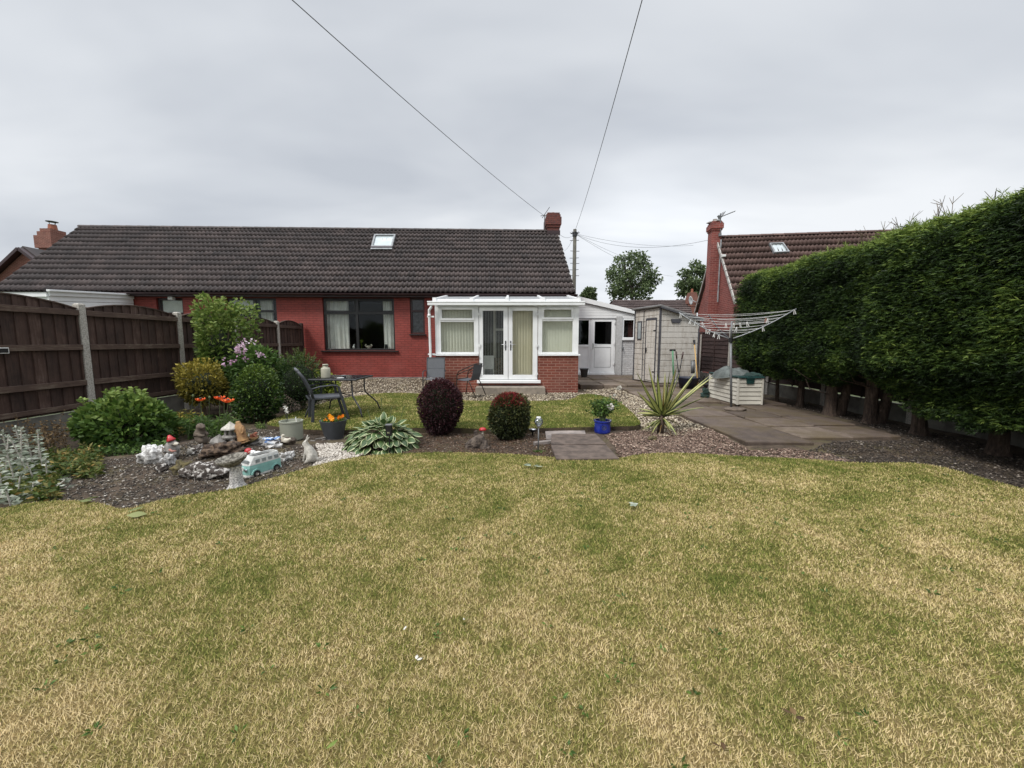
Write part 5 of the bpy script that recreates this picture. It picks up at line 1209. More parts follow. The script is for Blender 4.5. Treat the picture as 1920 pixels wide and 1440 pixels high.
for i, (x, y, rr) in enumerate(tp_):
    ya, yb = cuts[i + 1], cuts[i]
    t = thing('hedge_conifer', hl[i], 'conifer', (x, y, soilz(x, y) - .02), 0, 'conifers of the clipped hedge')
    zb = soilz(x, y) - .06
    mb = MB(); ln = random.uniform(-.06, .06); m_ = 14
    mb.tube([(x, y, zb), (x, y, zb + .05), (x, y, zb + .14), (x + ln * .3, y, zb + .4), (x + ln, y + .03, 1.1), (x + .1, y, 2.3)], [rr * 1.75, rr * 1.45, rr * 1.1, rr * .95, rr * .85, rr * .3], m_)
    for k, p in enumerate(mb.v):
        ang = math.atan2(p[1] - y, p[0] - x); ww = 1 + .16 * math.sin(ang * 3 + i) + .10 * math.sin(ang * 7 + i * 2) if p[2] < zb + .3 else 1 + .08 * math.sin(ang * 5 + i)
        mb.v[k] = (x + (p[0] - x) * ww, y + (p[1] - y) * ww, p[2])
    mb.build('trunk', 'bark', t, smooth=True)
    if i in (2, 3):
        m2 = MB(); m2.tube([(x + .12, y - .02, zb), (x + .22, y - .05, .5), (x + .3, y - .05, 1.2)], [rr * 1.2, rr * .7, rr * .5], 10); m2.build('trunk', 'bark', t, smooth=True)
    br = MB()
    for k in range(5):
        a = random.uniform(-1, 1) ; z0 = random.uniform(.35, .9); br.tube([(x, y, z0), (x - .25 - random.random() * .2, y + a * .25, z0 + .12), (x - .5, y + a * .5, z0 + .3)], [.013, .008, .004], 5)
    br.build('branch', 'bark', t)
    # crown: solid dark core added to block light, with feathery sprays
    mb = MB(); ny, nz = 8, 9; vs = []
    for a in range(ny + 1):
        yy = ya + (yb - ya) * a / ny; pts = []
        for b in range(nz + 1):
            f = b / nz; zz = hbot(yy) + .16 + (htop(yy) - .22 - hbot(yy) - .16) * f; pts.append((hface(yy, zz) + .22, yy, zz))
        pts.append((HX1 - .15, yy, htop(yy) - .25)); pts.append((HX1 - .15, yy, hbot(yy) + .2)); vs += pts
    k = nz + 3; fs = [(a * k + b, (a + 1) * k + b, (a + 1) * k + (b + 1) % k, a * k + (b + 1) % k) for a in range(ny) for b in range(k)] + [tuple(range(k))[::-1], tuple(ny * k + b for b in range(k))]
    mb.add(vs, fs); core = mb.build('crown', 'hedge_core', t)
    n = int((13500 if ya > 2.6 else 5000) * (yb - ya)); yy = RNG.uniform(ya, yb, n); ff = RNG.random(n)
    P = []; D = []; Rn = []
    for q in range(n):
        a = yy[q]; zt2, zb2 = htop(a), hbot(a); kind = random.random()
        if kind < .74 or (i == 0 and kind < .70):
            z = zb2 + (zt2 - zb2) * ff[q]; p = (hface(a, z) + random.uniform(-.02, .14), a, z)
            d = (-.75 + random.gauss(0, .25), random.gauss(0, .75), random.gauss(-.16, .30))
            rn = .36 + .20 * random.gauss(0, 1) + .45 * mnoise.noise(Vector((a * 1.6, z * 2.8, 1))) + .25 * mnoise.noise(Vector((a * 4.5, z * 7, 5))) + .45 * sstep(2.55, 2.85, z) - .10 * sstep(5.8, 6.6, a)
        elif kind < .93:
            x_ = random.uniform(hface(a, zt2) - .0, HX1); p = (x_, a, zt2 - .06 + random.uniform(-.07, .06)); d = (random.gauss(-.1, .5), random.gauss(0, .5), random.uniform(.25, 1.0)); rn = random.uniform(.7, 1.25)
        else:
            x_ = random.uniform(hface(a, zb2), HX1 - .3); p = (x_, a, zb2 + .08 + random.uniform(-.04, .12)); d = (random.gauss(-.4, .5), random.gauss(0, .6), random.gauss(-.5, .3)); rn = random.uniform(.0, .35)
        P.append(p); D.append(d); Rn.append(rn)
    if i == 0:
        for q in range(2200):
            z = random.uniform(hbot(9.5), htop(9.5)); x_ = random.uniform(hface(9.5, z) + .02, HX1); P.append((x_, 9.53 + random.uniform(-.1, .06) + .06 * mnoise.noise(Vector((x_ * 2, z * 2, 0))), z)); D.append((random.gauss(-.3, .4), .8, random.gauss(-.1, .3))); Rn.append(random.uniform(.1, .6))
    P = np.array(P); D = unit(np.array(D)); Rn = np.clip(np.array(Rn), 0, 1); parts = []
    Lw = RNG.uniform(.04, .095, len(P)) * np.where(D[:, 2] > .3, 1.7, 1.0)
    v, f, r = leaf_arrays(P, D, Lw, RNG.uniform(.008, .014, len(P)), .15, .10, Rn); parts.append((v, f, r))
    for s in (-1, 1, -1.6, 1.6):
        side = unit(np.cross(D, np.array([0, 0, 1.0]) + RNG.normal(0, .4, D.shape))); st = P + D * (Lw * RNG.uniform(.15, .55, len(P)))[:, None]
        v, f, r = leaf_arrays(st, D + side * s * .75, Lw * .62, RNG.uniform(.007, .012, len(P)), .15, .08, np.clip(Rn + RNG.normal(0, .08, len(P)), 0, 1)); parts.append((v, f, r))
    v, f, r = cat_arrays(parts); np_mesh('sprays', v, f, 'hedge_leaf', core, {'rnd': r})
    if i >= 2:
        tw = MB()
        for k in range(8 if i >= 3 else 3):
            a = random.uniform(ya, yb); x_ = random.uniform(5.4, 6.0); b = Vector((x_, a, htop(a) - .05)); d = Vector((random.gauss(0, .35), random.gauss(0, .35), 1)).normalized(); ln = random.uniform(.18, .42); tw.tube([b, b + d * ln], [.006, .003], 4)
            for s in range(3): st = b + d * ln * random.uniform(.3, .8); tw.tube([st, st + (d + Vector((random.gauss(0, .6), random.gauss(0, .6), 0))).normalized() * ln * .4], [.004, .002], 4)
        tw.build('twigs', 'twig', t)

# ================================================================== FAR TREES
def far_tree(name, label, cxp, cyp, rp, D, n, seed, sz=.30, m='far_tree_leaf', squash=1.05):
    c = V(cxp, cyp, D); r = rp / F_PX * D; t = thing(name, label, 'tree', (c.x, D, 0), 0, 'far trees')
    mb = MB(); mb.tube([(c.x, D, -.2), (c.x + .1, D, c.z * .5), (c.x, D, c.z + r * .4)], [r * .09, r * .065, r * .02], 8); rg = random.Random(seed)
    for k in range(11):
        a = rg.uniform(0, 6.28); z0 = c.z - r * rg.uniform(.1, .7); mb.tube([(c.x, D, z0), (c.x + math.cos(a) * r * .4, D + math.sin(a) * r * .4, z0 + r * .35), (c.x + math.cos(a) * r * .75, D + math.sin(a) * r * .75, z0 + r * .65)], [r * .035, r * .02, r * .008], 5)
    mb.build('trunk', 'far_bark', t)
    rg2 = np.random.default_rng(seed); k = 60; d = unit(rg2.normal(size=(k, 3))); d = d[d[:, 2] > -.75]; k = len(d)
    cl = np.array([c.x, D, c.z]) + d * (rg2.uniform(.45, .95, (k, 1))) * np.array([r, r, r * squash]); parts = []
    ci = rg2.integers(0, k, n); off = rg2.normal(size=(n, 3)); off = unit(off) * (rg2.random((n, 1)) ** .5) * r * .24; off[:, 2] *= .7
    P = cl[ci] + off; Dd = off + rg2.normal(0, r * .1, (n, 3)); Dd[:, 2] -= r * .03
    rn = np.clip(.35 + .5 * off[:, 2] / (r * .2) * .5 + rg2.normal(0, .2, n), 0, 1)
    v, f, rr = leaf_arrays(P, Dd, rg2.uniform(.6, 1.2, n) * sz, sz * .6, .2, .1, rn); np_mesh('crown', v, f, m, t, {'rnd': rr})
far_tree('round_tree', 'round leafy tree standing alone above the far roof', 1186, 527, 50, 46, 5200, 3, .34)
far_tree('round_tree', 'leafy tree half hidden behind the red chimney of the right house', 1305, 533, 40, 48, 4800, 5, .34)
far_tree('small_tree', 'small dark bushy treetop over the porch roof', 1104, 553, 14, 40, 2600, 8, .26)

# ================================================================== SHRUBS
def bush(name, label, cat, base, rad, zc, n, L_, W_, m, seed, lumps=12, amp=.3, shell=.5, up=.35, fold=.25, stems=7, droop=.12, group=None, core=.66, rbias=.5, flat=0.0, extra=None, zmin=-.9):
    x, y = base; z0 = soilz(x, y); t = thing(name, label, cat, (x, y, z0), 0, group)
    c = (x, y, z0 + zc)
    P, Dn, q = crown_pts(c, rad, n, lumps, amp, shell, zmin, seed); rg = np.random.default_rng(seed + 1)
    ok = P[:, 2] > z0 + .01; P, Dn, q = P[ok], Dn[ok], q[ok]; n = len(P)
    D = Dn * .8 + rg.normal(0, .5, (n, 3)) + np.array([0, 0, up])
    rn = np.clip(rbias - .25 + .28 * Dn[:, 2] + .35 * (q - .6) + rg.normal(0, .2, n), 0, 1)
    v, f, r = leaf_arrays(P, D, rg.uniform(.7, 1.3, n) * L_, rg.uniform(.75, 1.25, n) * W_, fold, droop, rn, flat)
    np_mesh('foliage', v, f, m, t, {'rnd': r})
    if core: MB().ball((x, y, z0 + zc), rad[0] * core, rad[1] * core, rad[2] * core * (1 if zmin < -.95 else .92), 16, 10, wob=.2, seed=seed).build('dark_core', 'hedge_core', t, smooth=True)  # solid ball, its dark colour stands in for shade inside the bush
    s = MB(); rr = random.Random(seed)
    for k in range(stems):
        a = rr.uniform(0, 6.28); e = rr.uniform(.3, .8); s.tube([(x + math.cos(a) * .03, y + math.sin(a) * .03, z0 - .02), (x + math.cos(a) * rad[0] * .4 * e, y + math.sin(a) * rad[1] * .4 * e, z0 + zc * .8), (x + math.cos(a) * rad[0] * e, y + math.sin(a) * rad[1] * e, z0 + zc + rad[2] * .6 * (1 - e * .4))], [.014, .009, .004], 5)
    s.build('stems', 'twig', t)
    return t, c
def shoots(t, c, rad, n, hmin, hmax, m, seed, leafL, leafW, rnd0=.75, zone=.7):
    """long free shoots with paired leaves standing out of the crown"""
    rr = random.Random(seed); s = MB(); P = []; D = []
    for k in range(n):
        a = rr.uniform(0, 6.28); e = rr.uniform(0, zone); b = Vector(c) + Vector((math.cos(a) * rad[0] * e, math.sin(a) * rad[1] * e, rad[2] * math.sqrt(max(0, 1 - e * e)) * .85)); h = rr.uniform(hmin, hmax)
        d = Vector((math.cos(a) * e * .7 + rr.gauss(0, .2), math.sin(a) * e * .7 + rr.gauss(0, .2), 1)).normalized(); pts = [b + d * (h * i / 5) - Vector((0, 0, .12 * h * (i / 5) ** 2 * e)) for i in range(6)]; s.tube(pts, [.005, .0045, .004, .003, .0025, .0015], 4)
        for i in range(1, 11):
            p = b + d * (h * i / 10) - Vector((0, 0, .12 * h * (i / 10) ** 2 * e)); an = rr.uniform(0, 6.28)
            for sg in (0, math.pi): P.append(p); D.append((math.cos(an + sg), math.sin(an + sg), .45))
    s.build('shoots', 'stem_green', t)
    v, f, r = leaf_arrays(np.array(P), np.array(D), leafL, leafW, .2, .1, np.clip(rnd0 + RNG.normal(0, .15, len(P)), 0, 1)); np_mesh('shoot_leaves', v, f, m, t, {'rnd': r})
g = lambda px, py: (G(px, py, -.04).x, G(px, py, -.04).y)
# bright green spreading bush in front of the fence
b = (V(238, 800, 5.25).x, 5.25)
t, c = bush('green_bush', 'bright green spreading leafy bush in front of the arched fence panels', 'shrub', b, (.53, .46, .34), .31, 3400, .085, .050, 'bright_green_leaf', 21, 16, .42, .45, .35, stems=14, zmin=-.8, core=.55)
shoots(t, c, (.52, .46, .34), 24, .08, .20, 'bright_green_leaf', 22, .07, .034, .85)
# tall weigela like shrub
b = (V(415, 640, 8.15).x, 8.15)
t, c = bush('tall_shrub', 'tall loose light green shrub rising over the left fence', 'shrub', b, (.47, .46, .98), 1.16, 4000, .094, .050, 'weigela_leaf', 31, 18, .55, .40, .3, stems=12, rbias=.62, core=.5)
shoots(t, c, (.46, .45, .98), 50, .12, .34, 'weigela_leaf', 33, .075, .036, .75, .95)
# golden euonymus
p = V(385, 760, 7.25); t, c = bush('golden_bush', 'rounded bush with golden yellow variegated leaves below the tall shrub', 'shrub', (p.x, 7.25), (.385, .36, .36), .60, 3600, .055, .032, 'gold_leaf', 41, 18, .42, .5, .3, rbias=.62)
# rhododendron
p = V(470, 760, 7.5); t, c = bush('rhododendron', 'flowering bush with pink and pale lilac blooms beside the tall shrub', 'shrub', (p.x, 7.75), (.50, .40, .50), .80, 2300, .12, .038, 'mid_green_leaf', 51, 12, .3, .5, .2, rbias=.5, flat=.2)
P = []; D = []; rr = random.Random(5)
fl = [(V(452, 655, 7.0), .085, .9), (V(450, 664, 7.02), .05, .8), (V(424, 679, 6.95), .06, .25), (V(440, 681, 6.98), .055, .2), (V(455, 640, 7.1), .05, 1), (V(474, 642, 7.1), .055, .95), (V(486, 662, 7.1), .05, .95), (V(492, 668, 7.1), .04, .9), (V(461, 676, 7.0), .045, .4)]
Rv = []
for c0, r0, tone in fl:
    P = []; D = []; Rv = []
    for k in range(70 if r0 > .08 else 9): d = Vector((rr.gauss(0, 1), rr.gauss(-.5, 1), rr.gauss(.2, 1))).normalized(); P.append(c0 + d * r0 * rr.uniform(.5, 1)); D.append(d + Vector((rr.gauss(0, .4), rr.gauss(0, .4), rr.gauss(0, .4)))); Rv.append(min(1, max(0, tone * .7 + rr.gauss(.1, .2))))
    v, f, r = leaf_arrays(np.array([tuple(p) for p in P]), np.array([tuple(d) for d in D]), .045, .04, .15, .1, np.array(Rv)); np_mesh('bloom', v, f, 'pink_petal', t, {'rnd': r})

# clipped dark bush below it, and the small leaved cotoneaster
p = V(487, 786, 6.75); t, c = bush('dark_bush', 'dark glossy rounded bush between the golden bush and the armchair', 'shrub', (V(481, 740, 6.9).x, 6.9), (.385, .38, .50), .46, 5000, .05, .03, 'dark_green_leaf', 61, 14, .22, .62, .25, rbias=.66)
p = V(548, 775, 7.4); t, c = bush('cotoneaster', 'small leaved dark shrub with reddish tips behind the armchair', 'shrub', (p.x, 7.75), (.42, .40, .60), .60, 5200, .035, .018, 'dark_green_leaf', 71, 14, .25, .55, .3, rbias=.45)
shoots(t, c, (.42, .40, .60), 40, .08, .22, 'weed_leaf', 72, .028, .014, .45, .95)
p = V(606, 745, 9.6); t, c = bush('lime_shrub', 'low lime green shrub behind the garden table', 'shrub', (p.x, 9.55), (.42, .3, .34), .34, 1700, .06, .035, 'lime_leaf', 81, 12, .3, .5, .3)
# purple and red topped balls
p = G(821, 822, -.04); t, c = bush('purple_bush', 'clipped egg shaped shrub with dark purple leaves before the lawn', 'shrub', (p.x + .0, p.y + .27), (.305, .29, .415), .43, 7600, .034, .021, 'purple_leaf', 91, 12, .16, .68, .3, stems=10, rbias=.45, zmin=-.97, core=.8)
shoots(t, c, (.29, .28, .40), 44, .03, .10, 'purple_leaf', 93, .026, .014, .6, .98)
p = G(955, 829, -.04); t, c = bush('red_topped_bush', 'rounded green shrub with red young leaves on its crown', 'shrub', (p.x, p.y + .27), (.285, .27, .33), .335, 4600, .044, .024, 'photinia_leaf', 95, 12, .15, .66, .25, stems=10, rbias=.5, zmin=-.97, core=.8)
P, Dn, q = crown_pts(c, (.285, .27, .335), 5200, 10, .08, .85, .30, 95); k = RNG.random(len(P)) < np.clip((Dn[:, 2] - .35) * 1.5, 0, .85); P, Dn = P[k], Dn[k]
v, f, r = leaf_arrays(P, Dn + RNG.normal(0, .4, P.shape) + [0, 0, .4], RNG.uniform(.03, .05, len(P)), .018, .25, .05); np_mesh('young_leaves', v, f, 'red_leaf', t, {'rnd': r})

shoots(t, c, (.27, .26, .31), 26, .03, .08, 'photinia_leaf', 97, .03, .014, .6, .98)
# hosta
p = G(719, 848, -.04); p.x = V(719, 830, p.y + .33).x; hb = Vector((p.x, p.y + .33, soilz(p.x, p.y + .3))); t = thing('hosta', 'large hosta with cream edged green leaves in the bed', 'hosta', hb)
Vs, Fs, Ed, Rn_ = [], [], [], []; rr = random.Random(8)
def addleaf(res):
    b = len(Vs); Vs.extend([tuple(q) for q in res[0]]); Fs.extend([tuple(b + i for i in f) for f in res[1]]); Ed.extend(res[2]); Rn_.extend([rr.random()] * len(res[0]))
for ring, (n, el, Lr, rad) in enumerate(((52, -.05, .19, .36), (54, .22, .19, .30), (52, .45, .18, .23), (40, .75, .17, .15), (22, 1.1, .16, .07))):
    for k in range(n):
        a = 2 * math.pi * (k + rr.random() * .9) / n; e = el + rr.gauss(0, .14); d = Vector((math.cos(a) * math.cos(e), math.sin(a) * math.cos(e), math.sin(e)))
        hgt = (.05, .14, .20, .25, .27)[ring] + rr.uniform(-.03, .04); rd = rad * rr.uniform(.85, 1.15)
        addleaf(strip_leaf(hb + Vector((math.cos(a) * rd * 1.05, math.sin(a) * rd * .78, hgt)), d, Lr * rr.uniform(.85, 1.2), .100 * rr.uniform(.85, 1.2), 7, 6, rr.uniform(.6, 1.2), .12, 'hosta', rr.gauss(0, .3)))
np_mesh('leaves', np.array(Vs), np.array(Fs), 'hosta_leaf', t, {'edge': np.array(Ed), 'rnd': np.array(Rn_)}, smooth=True)
st = MB()
for k in range(80): a = rr.uniform(0, 6.28); q = rr.uniform(.1, .38); st.tube([hb + Vector((math.cos(a) * .04, math.sin(a) * .04, -.01)), hb + Vector((math.cos(a) * q * .6, math.sin(a) * q * .5, .10)), hb + Vector((math.cos(a) * q, math.sin(a) * q * .78, .04 + .24 * (1 - q / .4)))], [.006, .005, .004], 4)
for px, py in ((715, 748), (734, 765), (758, 763), (690, 770)): e = V(px, py, hb.y + .05); st.tube([hb + Vector(((e.x - hb.x) * .6, .02, .2)), e], [.004, .003], 4); st.ball(e, .006, .006, .02, 6, 5)
st.build('stalks', 'stem_green', t)

# yucca
p = G(1240, 812, -.04); yb_ = Vector((p.x, p.y + .05, soilz(p.x, p.y))); t = thing('yucca', 'spiky yucca with long cream and green striped leaves beside the path', 'yucca', yb_)
MB().tube([yb_ + Vector((0, 0, -.05)), yb_ + Vector((.01, 0, .16)), yb_ + Vector((.02, 0, .30))], [.05, .055, .035], 10).build('trunk', 'bark', t, smooth=True)
def leaves_obj(spec, m, name):
    global Vs, Fs, Ed, Rn_
    Vs, Fs, Ed, Rn_ = [], [], [], []
    for P0_, d, ln, w, ar, ro in spec: addleaf(strip_leaf(P0_, d, ln, w, 8, 4, ar, .22, 'lance', ro))
    np_mesh(name, np.array(Vs), np.array(Fs), m, t, {'edge': np.array(Ed), 'rnd': np.array(Rn_)}, smooth=True)
o = yb_ + Vector((.02, 0, .27)); spec = []; Yy = o.y
# the leaves the photo shows best: tip pixel, depth offset
for tx, ty, dy in ((1192, 696, -.1), (1216, 684, .1), (1247, 697, .15), (1256, 692, -.1), (1269, 686, -.15), (1277, 693, .1), (1305, 698, .2), (1330, 706, -.1), (1337, 708, .05), (1328, 744, -.05), (1322, 766, .05), (1193, 733, .1), (1205, 725, -.2), (1298, 712, -.2), (1232, 700, -.25)):
    e = V(tx, ty, Yy + dy); d = e - o; ln = d.length; d.normalize(); ar = .25 * (1 - d.z); d = (d + Vector((0, 0, ar * .9))).normalized(); spec.append((o - d * .02, d, ln * 1.03, rr.uniform(.078, .105), ar, rr.uniform(-.9, .9)))
for k in range(16): a = rr.uniform(0, 6.28); e = rr.uniform(.1, 1.2); spec.append((o, (math.cos(a) * math.cos(e), math.sin(a) * math.cos(e), math.sin(e)), rr.uniform(.28, .42), rr.uniform(.06, .08), .35, rr.uniform(-.8, .8)))
leaves_obj(spec, 'yucca_leaf', 'leaves')
spec = []
for k in range(20): a = rr.uniform(0, 6.28); e = rr.uniform(-.55, .15); spec.append((o - Vector((0, 0, rr.uniform(.02, .12))), (math.cos(a) * math.cos(e), math.sin(a) * math.cos(e), math.sin(e)), rr.uniform(.25, .40), rr.uniform(.035, .052), rr.uniform(.5, 1.0), rr.uniform(-.8, .8)))
leaves_obj(spec, 'yucca_leaf', 'drooping_leaves')
spec = []
for k in range(7): a = rr.uniform(0, 6.28); e = rr.uniform(-.9, -.1); spec.append((o - Vector((0, 0, rr.uniform(.08, .16))), (math.cos(a) * math.cos(e), math.sin(a) * math.cos(e), math.sin(e)), rr.uniform(.22, .34), rr.uniform(.018, .028), 1.0, rr.uniform(-.8, .8)))
e = V(1247, 700, Yy - .05); d = (e - o).normalized(); spec.append((o, d, (e - o).length * .9, .03, .05, .4)); leaves_obj(spec, 'yucca_old_leaf', 'withered_leaves')

# lamb's ear: silver stems with paired felted leaves, each clump of stems one plant
t = thing('silver_plant', 'silver grey felted plant with upright stems at the left lawn edge', 'plant', (G(30, 935).x, G(30, 935).y, 0))
P = []; D = []; W_ = []; L2 = []; st = MB(); rr = random.Random(12)
for bx, by, h in ((8, 940, .20), (12, 900, .40), (20, 880, .44), (42, 885, .46), (30, 915, .34), (55, 895, .38), (64, 880, .42), (82, 888, .34), (66, 910, .26), (35, 930, .22), (96, 925, .12), (5, 925, .36), (-15, 915, .42), (-30, 935, .34), (48, 870, .46), (75, 872, .38), (90, 900, .24), (20, 948, .16), (60, 935, .14), (-10, 890, .5)):
    b = G(bx, by, -.04); h *= rr.uniform(.9, 1.1); tx, ty = rr.gauss(0, .03), rr.gauss(0, .03); top = b + Vector((tx, ty, h)); st.tube([b, b + Vector((tx * .4, ty * .4, h * .5)), top], [.006, .006, .005], 6)
    n = max(5, int(h / .030))
    for i in range(n):
        f = (i + .6) / n; p = b + Vector((tx * f, ty * f, h * f)); an = (i % 2) * 1.57 + rr.gauss(0, .3)
        for s in (0, math.pi): P.append(p); D.append((math.cos(an + s), math.sin(an + s), .25)); L2.append((.105 - .055 * f) * rr.uniform(.7, 1.25)); W_.append((.036 - .018 * f))
    for k in range(10): P.append(top - Vector((0, 0, rr.uniform(0, .04)))); D.append((rr.gauss(0, .6), rr.gauss(0, .6), .7)); L2.append(.035); W_.append(.02)
    for k in range(16): a = rr.uniform(0, 6.28); P.append(b + Vector((rr.gauss(0, .06), rr.gauss(0, .06), .02))); D.append((math.cos(a), math.sin(a), .6)); L2.append(rr.uniform(.06, .11)); W_.append(.030)
st.build('stems', 'silver_stem' if 'silver_stem' in MATS else 'pale_stone', t)
v, f, r = leaf_arrays(np.array([tuple(p) for p in P]), np.array(D), np.array(L2), np.array(W_), .18, .12); np_mesh('leaves', v, f, 'silver_leaf', t, {'rnd': r})
# brown dried weeds, low weeds
def weeds(name, label, cat, spots, h0, h1, m, sm, seed, leafL=.03, leafW=.014, per=10, droopy=.3):
    rr = random.Random(seed); b0 = spots[0]; t = thing(name, label, cat, (b0[0], b0[1], soilz(*b0))); st = MB(); P = []; D = []
    for x, y in spots:
        z = soilz(x, y); h = rr.uniform(h0, h1); tx, ty = rr.gauss(0, .25 * h), rr.gauss(0, .25 * h); pts = [Vector((x + tx * i / 4, y + ty * i / 4, z + h * i / 4 - droopy * h * .3 * (i / 4) ** 3)) for i in range(5)]; st.tube(pts, [.004, .0035, .003, .0025, .0015], 4)
        for k in range(per): q = rr.random() ** .6 * 3.99; i = int(q); p = pts[i].lerp(pts[i + 1], q - i); P.append(tuple(p)); D.append((rr.gauss(0, 1), rr.gauss(0, 1), rr.gauss(.3, .5)))
    st.build('stems', sm, t); v, f, r = leaf_arrays(np.array(P), np.array(D), RNG.uniform(.7, 1.4, len(P)) * leafL, leafW, .2, .15); np_mesh('leaves', v, f, m, t, {'rnd': r}); return t
rr = random.Random(3)
sp = lambda x0, x1, y0, y1, n, o=0: [(lambda q: (q.x, q.y + o))(G(rr.uniform(x0, x1), rr.uniform(y0, y1), -.04)) for _ in range(n)]
weeds('dry_weeds', 'dry brown weeds standing against the fence behind the silver plant', 'weeds', sp(20, 125, 838, 862, 60), .25, .52, 'brown_leaf', 'twig', 4, .03, .016, 22)
weeds('low_weeds', 'low yellowing green weeds between the silver plant and the bright bush', 'weeds', sp(85, 190, 850, 900, 210), .05, .16, 'weed_leaf', 'stem_green', 5, .06, .022, 9)
weeds('low_weeds', 'leafy green weeds around the foot of the silver plant', 'weeds', sp(-10, 110, 885, 940, 170), .04, .12, 'weed_leaf', 'stem_green', 6, .07, .028, 8)
weeds('ground_cover', 'low green growth under the bright green bush', 'weeds', sp(150, 320, 840, 858, 140), .05, .14, 'mid_green_leaf', 'stem_green', 7, .05, .024, 8)
weeds('yellow_weeds', 'pale yellow tipped plant between the bright bush and the poppies', 'weeds', sp(318, 365, 800, 822, 60, .1), .15, .34, 'gold_leaf', 'stem_green', 9, .06, .02, 14)
weeds('small_weed', 'tiny weeds by the edge of the small lawn', 'weeds', sp(480, 500, 795, 805, 22), .03, .09, 'bright_green_leaf', 'stem_green', 10, .03, .014, 8)
# grey feathered poppy foliage and the poppies
t = weeds('poppy_plant', 'feathery blue green poppy plant with orange red blooms', 'poppy', sp(335, 425, 812, 830, 130, .15), .12, .34, 'mid_green_leaf', 'stem_green', 15, .075, .016, 16)
pk = MB(); P = []; D = []; rr = random.Random(2)
def poppy(px, py, Y, bx, by, w):
    c = V(px, py, Y); b = V(bx, by, Y + .1); pk.tube([Vector((b.x, Y + .1, .05)), Vector(((b.x + c.x) / 2 + .03, Y + .05, c.z * .55)), c], [.006, .005, .004], 5)
    mb = MB(); n = 9
    for k in range(6):
        a = k * math.pi / 3 + .3; vs = []
        for i in range(5):
            for j in range(5):
                u = (j / 4 - .5) * 1.35; q = i / 4; rd = w * q; z = .55 * w * q ** 1.6 - .02 + .012 * math.sin(j * 3 + k * 2) * q
                vs.append((c.x + math.cos(a + u) * rd, c.y + math.sin(a + u) * rd, c.z + z))
        mb.add(vs, [(i * 5 + j, i * 5 + j + 1, (i + 1) * 5 + j + 1, (i + 1) * 5 + j) for i in range(4) for j in range(4)], rnd=random.uniform(.3, .9))
    o = mb.build('bloom', 'poppy_petal', t, rnd=True, smooth=True); MB().ball(c + Vector((0, 0, .012)), .018, .018, .016, 10, 6).build('seed_head', 'plastic_black', o, smooth=True)
poppy(376, 749, 5.15, 372, 805, .055); poppy(412, 746, 5.1, 402, 806, .062); poppy(428, 752, 5.05, 408, 808, .068); poppy(420, 749, 5.2, 412, 808, .055)
for px, py, bx in ((362, 742, 352), (393, 745, 390), (425, 776, 405), (432, 777, 418)): c = V(px, py, 5.2); b = V(bx, 812, 5.25); pk.tube([Vector((b.x, 5.25, .05)), c], [.004, .003], 4); pk.ball(c, .014, .014, .02, 8, 6)
pk.build('flower_stalks', 'stem_green', t)
# ================================================================== GARDEN FURNITURE
def sling(mb, pts, x0, x1, th=.012, n=None):
    """cloth strip along a path in the y-z plane"""
    for (a, b) in zip(pts, pts[1:]): 
        mb.add([(x0, a[0], a[1]), (x1, a[0], a[1]), (x1, b[0], b[1]), (x0, b[0], b[1]), (x0, a[0] + .0, a[1] - th), (x1, a[0], a[1] - th), (x1, b[0], b[1] - th), (x0, b[0], b[1] - th)], [(0, 1, 2, 3), (4, 7, 6, 5), (0, 4, 5, 1), (2, 6, 7, 3), (1, 5, 6, 2), (0, 3, 7, 4)])
def placed(t, loc, rz): t.location = loc; t.rotation_euler = (0, 0, rz)
# armchair at the table: local +y is the way it faces
t = thing('garden_armchair', 'dark grey sling garden armchair facing the table from the left', 'chair', (0, 0, 0), local=True)
w = .29
MB().tube([(-w, -.30, .42), (w, -.30, .42)], .018, 8).build('seat_rail', 'anthracite', t)
for s in (-1, 1):
    f = MB(); f.bar((s * w, -.27, 0), (s * w, -.24, .46), .03, .05, up=(0, 1, 0)); f.build('rear_leg', 'anthracite', t, bevel=.006)
    f = MB(); f.bar((s * w, .34, 0), (s * w, .24, .40), .03, .05, up=(0, 1, 0)); f.bar((s * w, .235, .40), (s * w, .19, .62), .028, .045, up=(0, 1, 0)); f.build('front_leg', 'anthracite', t, bevel=.006)
    f = MB(); f.tube([(s * w, .20, .60), (s * w, .16, .645), (s * w, .08, .655), (s * w, -.12, .64), (s * w, -.27, .60)], [.018] * 5, 8, flat=.8); f.build('armrest', 'anthracite', t, smooth=True)
    f = MB(); f.tube([(s * w, -.24, .44), (s * w, -.27, .58), (s * w, -.37, .80), (s * w, -.46, .93)], .024, 8); f.build('back_upright', 'anthracite', t, smooth=True)
b = MB(); sling(b, [(-.245, .47), (-.275, .60), (-.37, .81), (-.45, .93)], -w + .02, w - .02, .02); b.build('backrest', 'sling_grey', t)
f = MB(); f.tube([(-w, -.455, .94), (-w * .5, -.475, .955), (0, -.48, .96), (w * .5, -.475, .955), (w, -.455, .94)], .022, 10); f.build('top_rail', 'sling_pale', t, smooth=True)
b = MB(); b.box(-w + .016, w - .016, -.25, .27, .405, .445); b.build('seat', 'sling_grey', t, bevel=.01)
f = MB(); f.bar((-w + .02, .25, .38), (w - .02, .25, .38), .03, .05); f.bar((-w + .02, -.24, .37), (w - .02, -.24, .37), .03, .05); f.build('cross_bar', 'anthracite', t)
q = G(606, 789, .02); placed(t, (q.x - .03, q.y + .20, .02), R(-58)); t.scale = (.92, .92, .92)
